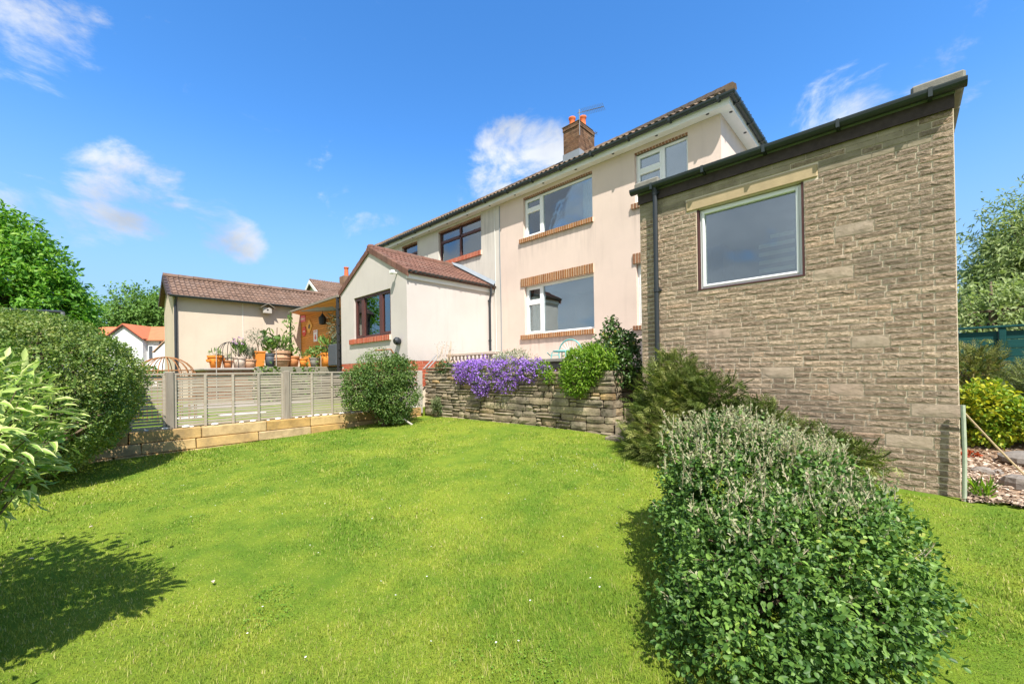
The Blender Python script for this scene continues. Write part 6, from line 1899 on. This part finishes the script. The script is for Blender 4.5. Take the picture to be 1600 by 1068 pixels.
pp = np.stack([RNG.uniform(-8.9, -8.1, 90), RNG.uniform(6.38, 6.5, 90), RNG.uniform(1.85, 2.25, 90)], 1); scatter('seed_heads', LEAF2, pp, RNG.normal(size=(90, 3)), RNG.normal(size=(90, 3)), .03, .015, 'olive_leaf', t)['kind'] = 'stuff'

# ================================================================ LAWN SHRUBS
# foreground cotoneaster
FBASE = cw(1.65, 2.55, 0.0)
fells = [(cw(1.68, 2.48, .36), (.56, .56, .44)), (cw(1.30, 2.30, .32), (.46, .46, .40)), (cw(1.18, 2.05, .26), (.40, .38, .34)), (cw(1.06, 1.95, .20), (.37, .34, .28)), (cw(1.95, 2.52, .34), (.46, .46, .42)), (cw(1.50, 2.2, .22), (.52, .42, .32)), (cw(1.78, 2.25, .22), (.40, .40, .32)), (cw(1.36, 2.68, .50), (.40, .40, .40)), (cw(1.66, 2.75, .56), (.46, .42, .40)), (cw(1.68, 3.05, .66), (.46, .42, .40)), (cw(2.05, 3.0, .55), (.42, .42, .36)), (cw(1.42, 3.0, .74), (.30, .34, .34))]
t = thing('cotoneaster_bush', FBASE, 'large foreground bush of small glossy dark leaves with pale upright shoots', 'bush')
NL = 62000
p, nn = blob(NL, fells, (.62, 1.03), .24, 4.2, .02, 51, .45)
keep = RNG.random(NL) < np.clip((vnoise(p * 9, 31) * .6 + vnoise(p * 19, 32) * .4 - .30) * 5, .10, 1)
p, nn = p[keep], nn[keep]; NL = len(p)
ax, nr = leaf_frames(nn, .55, .75)
rnd = np.clip(RNG.random(NL) * .8 + .45 * (vnoise(p * 4, 3) - .35), 0, 1)
scatter('foliage', LEAFR, p, ax, nr, .020 + .018 * RNG.random(NL), .014 + .012 * RNG.random(NL), 'cotoneaster', t, rnd)
mb = MB(); sel = RNG.choice(NL, 60, replace=False); branches(mb, (FBASE[0], FBASE[1], 0.0), [tuple(p[i]) for i in sel], .016, n=5); mb.build('stems', 'twig', t)
# pale young leaves over the crown of the bush
tp_, tn_ = blob(26000, fells, (.90, 1.07), .24, 4.2, .3, 51, 1)
keep = RNG.random(26000) < np.clip((tn_[:, 2] - .45) * .8 + (tp_[:, 2] - .72) * 2.4, 0, .75) * np.clip((vnoise(tp_ * 7, 33) - .3) * 3, .1, 1)
tp_, tn_ = tp_[keep], tn_[keep]
scatter('young_leaves', LEAFR, tp_, unit(tn_ * .4 + RNG.normal(size=tn_.shape) * .4 + [0, 0, .8]), unit(RNG.normal(size=tn_.shape) + [0, 0, .5]), .016 + .014 * RNG.random(len(tp_)), .009 + .008 * RNG.random(len(tp_)), 'silver_leaf', t)
# pale shoots
sp_, sn_ = blob(2600, fells, (.94, 1.04), .24, 4.2, .25, 51, 1)
keep = RNG.random(2600) < np.clip((sn_[:, 2] - .35) * .7 + (sp_[:, 2] - .66) * 2.2, .025, 1)
sp_, sn_ = sp_[keep], sn_[keep]
mb = MB(); lp = []; la = []
for q, n_ in zip(sp_, sn_):
    L_ = random.uniform(.05, .13) * (1.5 if random.random() < .10 else 1)
    d = Vector(n_) * .55 + Vector((random.gauss(0, .35), random.gauss(0, .35), .75)); d.normalize()
    a = Vector(q) - d * .03; b = a + d * L_
    mid = a.lerp(b, .5) + Vector((random.gauss(0, .006), random.gauss(0, .006), 0))
    mb.tube([a, mid, b], [.0026, .002, .0011], 4, False)
    for k in range(int(L_ / .010)):
        f = k * .010 / L_
        s_ = Vector((random.gauss(0, 1), random.gauss(0, 1), random.gauss(0, .4))).normalized()
        lp.append(a.lerp(b, f)); la.append(d * .7 + s_ * .8)
mb.build('shoots', 'pale_twig', t)['kind'] = 'stuff'
lp = np.array([tuple(v) for v in lp]); la = np.array([tuple(v) for v in la])
scatter('shoot_leaves', LEAFR, lp, la, RNG.normal(size=lp.shape) + [0, 0, .8], .015 + .014 * RNG.random(len(lp)), .008 + .007 * RNG.random(len(lp)), 'silver_leaf', t)
# clipped hedge dome on the left of the lawn
HB = cw(-6.0, 5.0, .18)
shrub('clipped_hedge_bush', 'big clipped dome-shaped hedge bush in front of the slatted fence', [(cw(-6.1, 5.05, 1.36), (1.30, 1.22, .93)), (cw(-5.88, 4.9, 1.02), (1.08, .98, .78)), (cw(-6.7, 5.2, 1.38), (1.2, 1.2, .93))], 130000, LEAFR, .032, .023, 'hedge_leaf', HB, 'bush', (.80, 1.0), .07, 7, .22, 61, .5, .8, 0, 40, .05, None, .5)
# shrub at the fence
SB = (-8.0, 4.45, lz(-8.0, 4.45))
shrub('fence_shrub', 'loose rounded green shrub growing in front of the fence end', [((-8.05, 4.40, 1.35), (.62, .62, .55)), ((-7.95, 4.62, .95), (.55, .6, .5)), ((-8.1, 4.05, 1.15), (.5, .5, .45)), ((-7.95, 4.75, 1.45), (.42, .42, .42)), ((-7.9, 4.6, .6), (.35, .35, .3))], 26000, LEAFR, .042, .026, 'shrub_leaf', SB, 'bush', (.45, 1.03), .22, 4, .40, 62, .5, .8, 0, 30, .035, None, .5)
mb = MB(); mb.tube([(-7.55, 4.85, lz(-7.5, 4.8)), (-7.75, 4.65, .55), (-7.95, 4.5, .9)], [.022, .018, .014], 6); tag(mb.build('bare_branch', 'pale_wood'), 'bare bleached branch leaning out under the fence shrub', 'branch')
# spreading juniper against the extension
t = thing('spreading_juniper', (-2.3, 5.6, .2), 'spreading feathery juniper at the foot of the stone extension', 'shrub')
jells = [((-2.30, 5.52, .92), (.42, .34, .50)), ((-2.36, 5.40, .58), (.40, .36, .40)), ((-2.27, 5.68, 1.32), (.28, .20, .34)), ((-1.95, 5.60, .95), (.45, .30, .42)), ((-2.38, 5.25, .40), (.40, .34, .22)), ((-1.45, 5.65, .72), (.45, .25, .30)), ((-1.0, 5.68, .58), (.42, .22, .22)), ((-.55, 5.7, .45), (.35, .2, .2)), ((-2.1, 5.25, .48), (.5, .42, .33))]
NJ = 7000
p, nn = blob(NJ, jells, (.45, 1.08), .38, 4, .2, 63, .6)
ax = unit(nn * .8 + RNG.normal(size=(NJ, 3)) * .45 + [-.25, -.25, .12]); nr = unit(RNG.normal(size=(NJ, 3)) * .5 + [0, 0, 1])
rnd = np.clip(RNG.random(NJ) * .7 + .6 * (vnoise(p * 3, 9) - .35) - .22 * (p[:, 0] > -2.0), 0, 1)
scatter('foliage', SPRAY, p, ax, nr, .10 + .11 * RNG.random(NJ), .13 + .09 * RNG.random(NJ), 'juniper', t, rnd)
mb = MB(); sel = RNG.choice(NJ, 40, replace=False); branches(mb, (-2.3, 5.7, .2), [tuple(p[i]) for i in sel], .025); mb.build('stems', 'twig', t)

# variegated shrub: every big leaf is its own object
vt = thing('variegated_shrub', cw(-2.8, 1.8, 0.0), 'cream-edged variegated leafy shrub at the near edge of the lawn', 'shrub')
def vleaf_mesh(seed):
    r = random.Random(seed)
    n = 6; vs = []; fs = []; ed = []
    curl = r.uniform(.10, .30); fold = r.uniform(.10, .25)
    for i in range(n + 1):
        f = i / n
        w = .5 * math.sin(math.pi * min(1, f * 1.02) ** .8) * (1 - .25 * f) + (.015 if i < n else 0)
        z = -curl * f * f
        for k, s_ in enumerate((-1, -.45, 0, .45, 1)):
            wob = .03 * math.sin(f * 14 + s_ * 3 + seed) * abs(s_)
            vs.append((s_ * w * .36, f, z + abs(s_) * w * fold + wob)); ed.append(abs(s_) if 0 < i < n else max(abs(s_), .9 if i == n else .4))
    for i in range(n):
        for k in range(4):
            a = i * 5 + k; fs.append((a, a + 1, a + 6, a + 5))
    me = bpy.data.meshes.new('leaf'); me.from_pydata(vs, [], fs)
    at = me.attributes.new('edge', 'FLOAT', 'POINT'); at.data.foreach_set('value', np.array(ed, dtype=np.float32))
    me.polygons.foreach_set('use_smooth', [True] * len(me.polygons)); me.materials.append(M['variegated'])
    return me
vm = [vleaf_mesh(i) for i in range(6)]
vells = [(cw(-2.62, 1.80, 1.27), (.46, .46, .38)), (cw(-2.70, 1.85, 1.05), (.42, .46, .30)), (cw(-2.95, 1.85, 1.2), (.5, .5, .45)), (cw(-3.0, 1.5, .85), (.55, .5, .55))]
p, nn = blob(1100, vells[:2], (.74, 1.05), .2, 4, .80, 71)
facing = nn @ np.array([RT[0] * .75 - FW[0] * .6, RT[1] * .75 - FW[1] * .6, .25]) + RNG.random(1100) * .25
sel = np.argsort(-facing)[:300]
p, nn = p[sel], nn[sel]
mb = MB(); branches(mb, cw(-2.8, 1.8, 0), [tuple(p[i]) for i in range(0, 300, 6)], .012, n=5); mb.build('stems', 'twig', vt)
rv = random.Random(4)
for i in range(300):
    n_ = Vector(nn[i]); d = (n_ * .8 + Vector((RT[0], RT[1], 0)) * .35 + Vector((rv.gauss(0, .3), rv.gauss(0, .3), rv.uniform(-.15, .35)))).normalized()
    nr_ = (Vector((0, 0, 1)) + Vector((rv.gauss(0, .35), rv.gauss(0, .35), 0)) + n_ * .3).normalized()
    sd = d.cross(nr_).normalized(); nr_ = sd.cross(d)
    s_ = rv.uniform(.07, .125)
    o = bpy.data.objects.new('leaf', vm[i % 6]); COL.objects.link(o); o.parent = vt
    loc = Vector(tuple(p[i] - WLOC[vt.name]))
    o.matrix_basis = Matrix(((sd.x * s_ * .8, d.x * s_, nr_.x * s_, loc.x), (sd.y * s_ * .8, d.y * s_, nr_.y * s_, loc.y), (sd.z * s_ * .8, d.z * s_, nr_.z * s_, loc.z), (0, 0, 0, 1)))
p, nn = blob(5200, vells, (.45, .97), .2, 4, .55, 72)
ax, nr = leaf_frames(nn, .6, .6); scatter('inner_foliage', LEAF2, p, ax, nr, .075, .024, 'inner_variegated', vt)
# a taller shrub beside the viewer, outside the picture: only its shade reaches the lawn
shrub('side_shrub', 'leafy shrub just beyond the picture edge shading the near lawn', [(cw(-3.4, 2.0, 1.15), (.65, .6, .65)), (cw(-3.0, 1.35, .85), (.6, .5, .6)), (cw(-2.2, 1.15, .50), (.28, .30, .28))], 3600, LEAFR, .09, .055, 'shrub_leaf', cw(-3.1, 1.6, 0), 'shrub', (.3, 1.05), .5, 4, .05, 73)

# fallen leaves on the lawn
for i, (lx, ly) in enumerate(((-5.35, .05), (-4.85, -.25), (-3.45, .62))):
    mb = MB(); tv_, tf_ = LEAFR; zz_ = lz(lx, ly) + .035
    c1, s1_ = math.cos(i * 2 + .6), math.sin(i * 2 + .6)
    mb.add([(lx + .024 * (c1 * v[0] - s1_ * v[1] * 1.6), ly + .024 * (s1_ * v[0] + c1 * v[1] * 1.6), zz_ + v[2] * .05) for v in tv_], tf_)
    tag(mb.build('fallen_leaf', 'terracotta_grey'), ['dry pale fallen leaf on the lawn, largest of the three', 'dry fallen leaf on the shaded lawn near the variegated shrub', 'dry fallen leaf on the sunlit lawn, alone from the others'][i], 'leaf')

# ================================================================ RIGHT-HAND BED
pole = thing('stake_pole', (.425, 5.86, .05), 'thin pale green pole upright against the extension corner', 'pole')
mb = MB(); mb.tube([(.405, 5.85, .04), (.415, 5.86, .6), (.410, 5.87, 1.06)], .017, 8); mb.build('shaft', 'pole_paint', pole)
mb = MB(); mb.tube([(.41, 5.87, 1.0), (.62, 6.02, .68), (.80, 6.08, .42), (.98, 6.02, .14)], .008, 6); tag(mb.build('cord', 'rope'), 'straw-coloured cord slanting from the pole to the ground', 'cord')
def boulder(x, y, z, rx, ry, rz, seed, label):
    r = np.random.default_rng(seed)
    mb = MB(); nu, nv = 10, 7; vs = []; fs = []
    for j in range(nv + 1):
        for i in range(nu):
            th, ph = math.pi * j / nv, 2 * math.pi * i / nu
            d = np.array([[math.sin(th) * math.cos(ph), math.sin(th) * math.sin(ph), math.cos(th)]])
            k = .75 + .5 * vnoise(d * 1.6 + seed, seed)[0]
            q = d[0] * k; q = np.sign(q) * np.abs(q) ** .8
            vs.append((x + q[0] * rx, y + q[1] * ry, z + max(q[2], -.6) * rz))
    for j in range(nv):
        for i in range(nu):
            fs.append((j * nu + i, j * nu + (i + 1) % nu, (j + 1) * nu + (i + 1) % nu, (j + 1) * nu + i))
    mb.add(vs, fs); tag(mb.build('boulder', 'rock'), label, 'rock')
boulder(.86, 6.62, .22, .15, .16, .10, 3, 'dark grey angular boulder on the bark chips')
boulder(1.08, 8.0, .28, .26, .22, .09, 5, 'flat pale slab of rock at the foot of the golden shrub')
boulder(.64, 7.15, .22, .09, .08, .05, 6, 'small rusty-brown rock on the bark chips')
boulder(.76, 7.2, .21, .05, .06, .04, 9, 'small pale rock beside the rusty-brown one')
shrub('grass_tuft', 'tuft of bright long grass beside the pole', [((.52, 6.05, .18), (.10, .10, .12))], 160, LEAF2, .15, .010, 'lime', (.52, 6.05, .1), 'grass', (.05, .6), .2, 3, None, 81, .2, .5, -1.2, 3, .004)
shrub('golden_shrub', 'golden yellow and green leafy shrub beside the extension', [((.86, 9.0, .88), (.30, .40, .34)), ((1.05, 9.2, .68), (.38, .45, .32)), ((.82, 9.1, .55), (.32, .4, .32))], 6000, LEAFR, .065, .040, 'golden', (1.0, 9.1, .3), 'shrub', (.4, 1.03), .25, 4, .3, 82, .5, .8, 0, 12, .02, None, .5)
def juniper(name, label, ells, n, base, seed, mat='juniper_grey'):
    t = thing(name, base, label, 'shrub')
    p, nn = blob(n, ells, (.45, 1.08), .35, 4, None, seed, .6)
    ax = unit(nn * .9 + RNG.normal(size=(n, 3)) * .4 + [-.2, -.2, .15]); nr = unit(RNG.normal(size=(n, 3)) * .5 + [0, 0, 1])
    scatter('foliage', SPRAY, p, ax, nr, .14 + .12 * RNG.random(n), .14 + .08 * RNG.random(n), mat, t)
    mb = MB(); branches(mb, base, [tuple(p[i]) for i in range(14)], .03); mb.build('stems', 'twig', t)
juniper('grey_juniper', 'grey-green feathery juniper in front of the green boards', [((1.55, 9.6, 1.02), (.52, .5, .36)), ((2.0, 9.8, .95), (.6, .5, .45)), ((1.6, 9.4, .65), (.45, .4, .3))], 2600, (1.9, 10.3, .3), 83)
juniper('dark_juniper', 'dark green conifer clump against the extension side', [((.85, 11.2, 1.15), (.45, .5, .62)), ((.75, 11.0, .7), (.4, .4, .4))], 2000, (.8, 11.2, .3), 84, 'juniper')
shrub('red_groundcover', 'low red-brown leafy groundcover at the foot of the golden shrub', [((.62, 8.1, .25), (.10, .10, .05))], 120, LEAF2, .05, .03, 'red_leaf', (.72, 8.3, .25), 'plant', (.2, 1), .2, 3, None, 85)
# green board fence
gf = thing('green_board_fence', (3, 13, .3), 'dark green stained board fence beyond the planting bed', 'fence')
for i in range(5):
    x0 = .55 + i * .92
    mb = MB(); mb.cbox(x0 - .05, x0 + .05, 12.94, 13.04, .2, 2.19, .008); mb.build('post', 'green_wood', gf)
    for k in range(10):
        z = .35 + k * .178
        mb = MB(); mb.cbox(x0 + .055, x0 + .865, 12.985 + .004 * (k % 2), 13.01, z, z + .170, .006); mb.build('board', 'green_wood', gf)
mb = MB(); mb.cbox(.45, 4.4, 12.92, 13.06, 2.192, 2.235, .006); mb.build('rail', 'green_wood', gf)

# ================================================================ TREES
def tree(name, label, base, top, ells, n, tmpl, ln, wd, mat, r0, seed, amp=.35, freq=3, shell=(.35, 1.05), group=None, nb=26, droop=.15, up=.6):
    t = thing(name, base, label, 'tree', group)
    p, nn = blob(n, ells, shell, amp, freq, None, seed, .6)
    # thin the crown in clumps so that gaps open
    cl = vnoise(p * (2.2 / max(.6, ells[0][1][0])) * 1.6, seed + 2)
    k = RNG.random(n) < np.clip((cl - .22) * 3.2, 0.06, 1)
    p, nn = p[k], nn[k]
    ax, nr = leaf_frames(nn, up, .7, droop)
    rnd = np.clip(RNG.random(len(p)) * .7 + .5 * (cl[k] - .3), 0, 1)
    scatter('crown', tmpl, p, ax, nr, ln * (.6 + .8 * RNG.random(len(p))), wd * (.6 + .8 * RNG.random(len(p))), mat, t, rnd)
    rt = random.Random(seed)
    b, tp = Vector(base), Vector(top)
    mb = MB(); mb.tube([b, b.lerp(tp, .3) + Vector((rt.uniform(-.1, .1), rt.uniform(-.1, .1), 0)), b.lerp(tp, .65), tp], [r0, r0 * .8, r0 * .5, r0 * .15], 9)
    mb.build('trunk', 'bark', t, smooth=True)
    mb = MB()
    for i in RNG.choice(len(p), nb, replace=False):
        q = Vector(p[i]); f = rt.uniform(.25, .85); s0 = b.lerp(tp, f)
        mid = s0.lerp(q, .5) + Vector((0, 0, (q - s0).length * .1)); mb.tube([s0, mid, q], [r0 * .32, r0 * .18, r0 * .05], 5, False)
    mb.build('limbs', 'bark', t)
    return t
tree('garden_tree', 'big fresh green broadleaf tree rising behind the clipped hedge', (-33.5, -2.6, 0), (-34.2, -3.0, 9.5),
     [((-34.4, -3.0, 7.6), (2.2, 2.3, 3.0)), ((-33.4, -1.9, 6.0), (2.2, 2.0, 2.6)), ((-32.6, -.9, 5.0), (1.7, 1.6, 2.0)), ((-33.6, -2.4, 4.2), (2.6, 2.4, 2.0)), ((-35.5, -4.5, 7.0), (2.5, 2.5, 3.0)), ((-32.3, -.4, 3.6), (1.3, 1.2, 1.3))],
     52000, LEAF2, .26, .13, 'tree_leaf', .35, 91, .30, 3.5, (.55, 1.05), None, 26, .5)
for i, (x, y, top, rr_, lab) in enumerate(((-80.6, 5.6, 14.6, 3.2, 'tallest airy tree behind the orange-roofed house'), (-76.8, 8.9, 13.7, 2.8, 'airy tree closest to the outbuilding gable, far off'), (-84.8, 2.6, 12.6, 3.0, 'airy tree half hidden beyond the big garden tree'), (-79.0, 7.4, 13.4, 2.4, 'slender airy tree in the middle of the far row'))):
    tree('far_tree', lab, (x, y, 0), (x, y, top - 1.5), [((x, y, top - 2.4), (rr_, rr_, 2.6)), ((x + 1, y + 1.0, top - 4.8), (rr_ * .9, rr_ * .9, 2.4)), ((x - 1, y - 1.0, top - 5.2), (rr_ * .9, rr_ * .9, 2.2)), ((x, y, top - 8), (rr_ * .7, rr_ * .7, 2.5))],
         9000, LEAF2, .42, .24, 'far_leaf', .28, 95 + i, .4, 3, (.3, 1.08), 'trees behind the far house', 22, .1)
tree('grey_willow', 'grey-green feathery tree rising above the green board fence', (3.4, 23.5, 0), (3.5, 23.8, 7.0),
     [((3.6, 23.8, 5.4), (1.7, 1.8, 2.1)), ((2.75, 23.2, 4.2), (1.2, 1.4, 1.8)), ((4.7, 24.2, 5.0), (2.0, 2.0, 2.2)), ((3.2, 23.4, 2.9), (1.7, 1.6, 1.4))],
     60000, LEAF2, .20, .06, 'willow_leaf', .22, 101, .4, 3.5, (.3, 1.08), None, 40, .6)
tree('boundary_tree', 'darker green tree low behind the green board fence', (2.0, 19.5, 0), (2.0, 19.5, 4.0), [((2.2, 19.6, 2.9), (1.6, 1.5, 1.2)), ((4.0, 20, 3.0), (1.8, 1.6, 1.4))], 12000, LEAF2, .16, .07, 'willow_leaf', .15, 103, .35, 3, (.3, 1.05))
# hedge line closing the view between the gardens
t = thing('far_hedge', (-50, 0, 0), 'long low hedge between the gardens and the far houses', 'hedge')
p, nn = blob(9000, [((-46 + i * .8, -8 + i * 3.0, .9), (1.6, 2.2, 1.3)) for i in range(7)], (.5, 1.0), .25, 3, 0, 111); ax, nr = leaf_frames(nn); scatter('foliage', LEAF2, p, ax, nr, .3, .18, 'far_leaf', t)
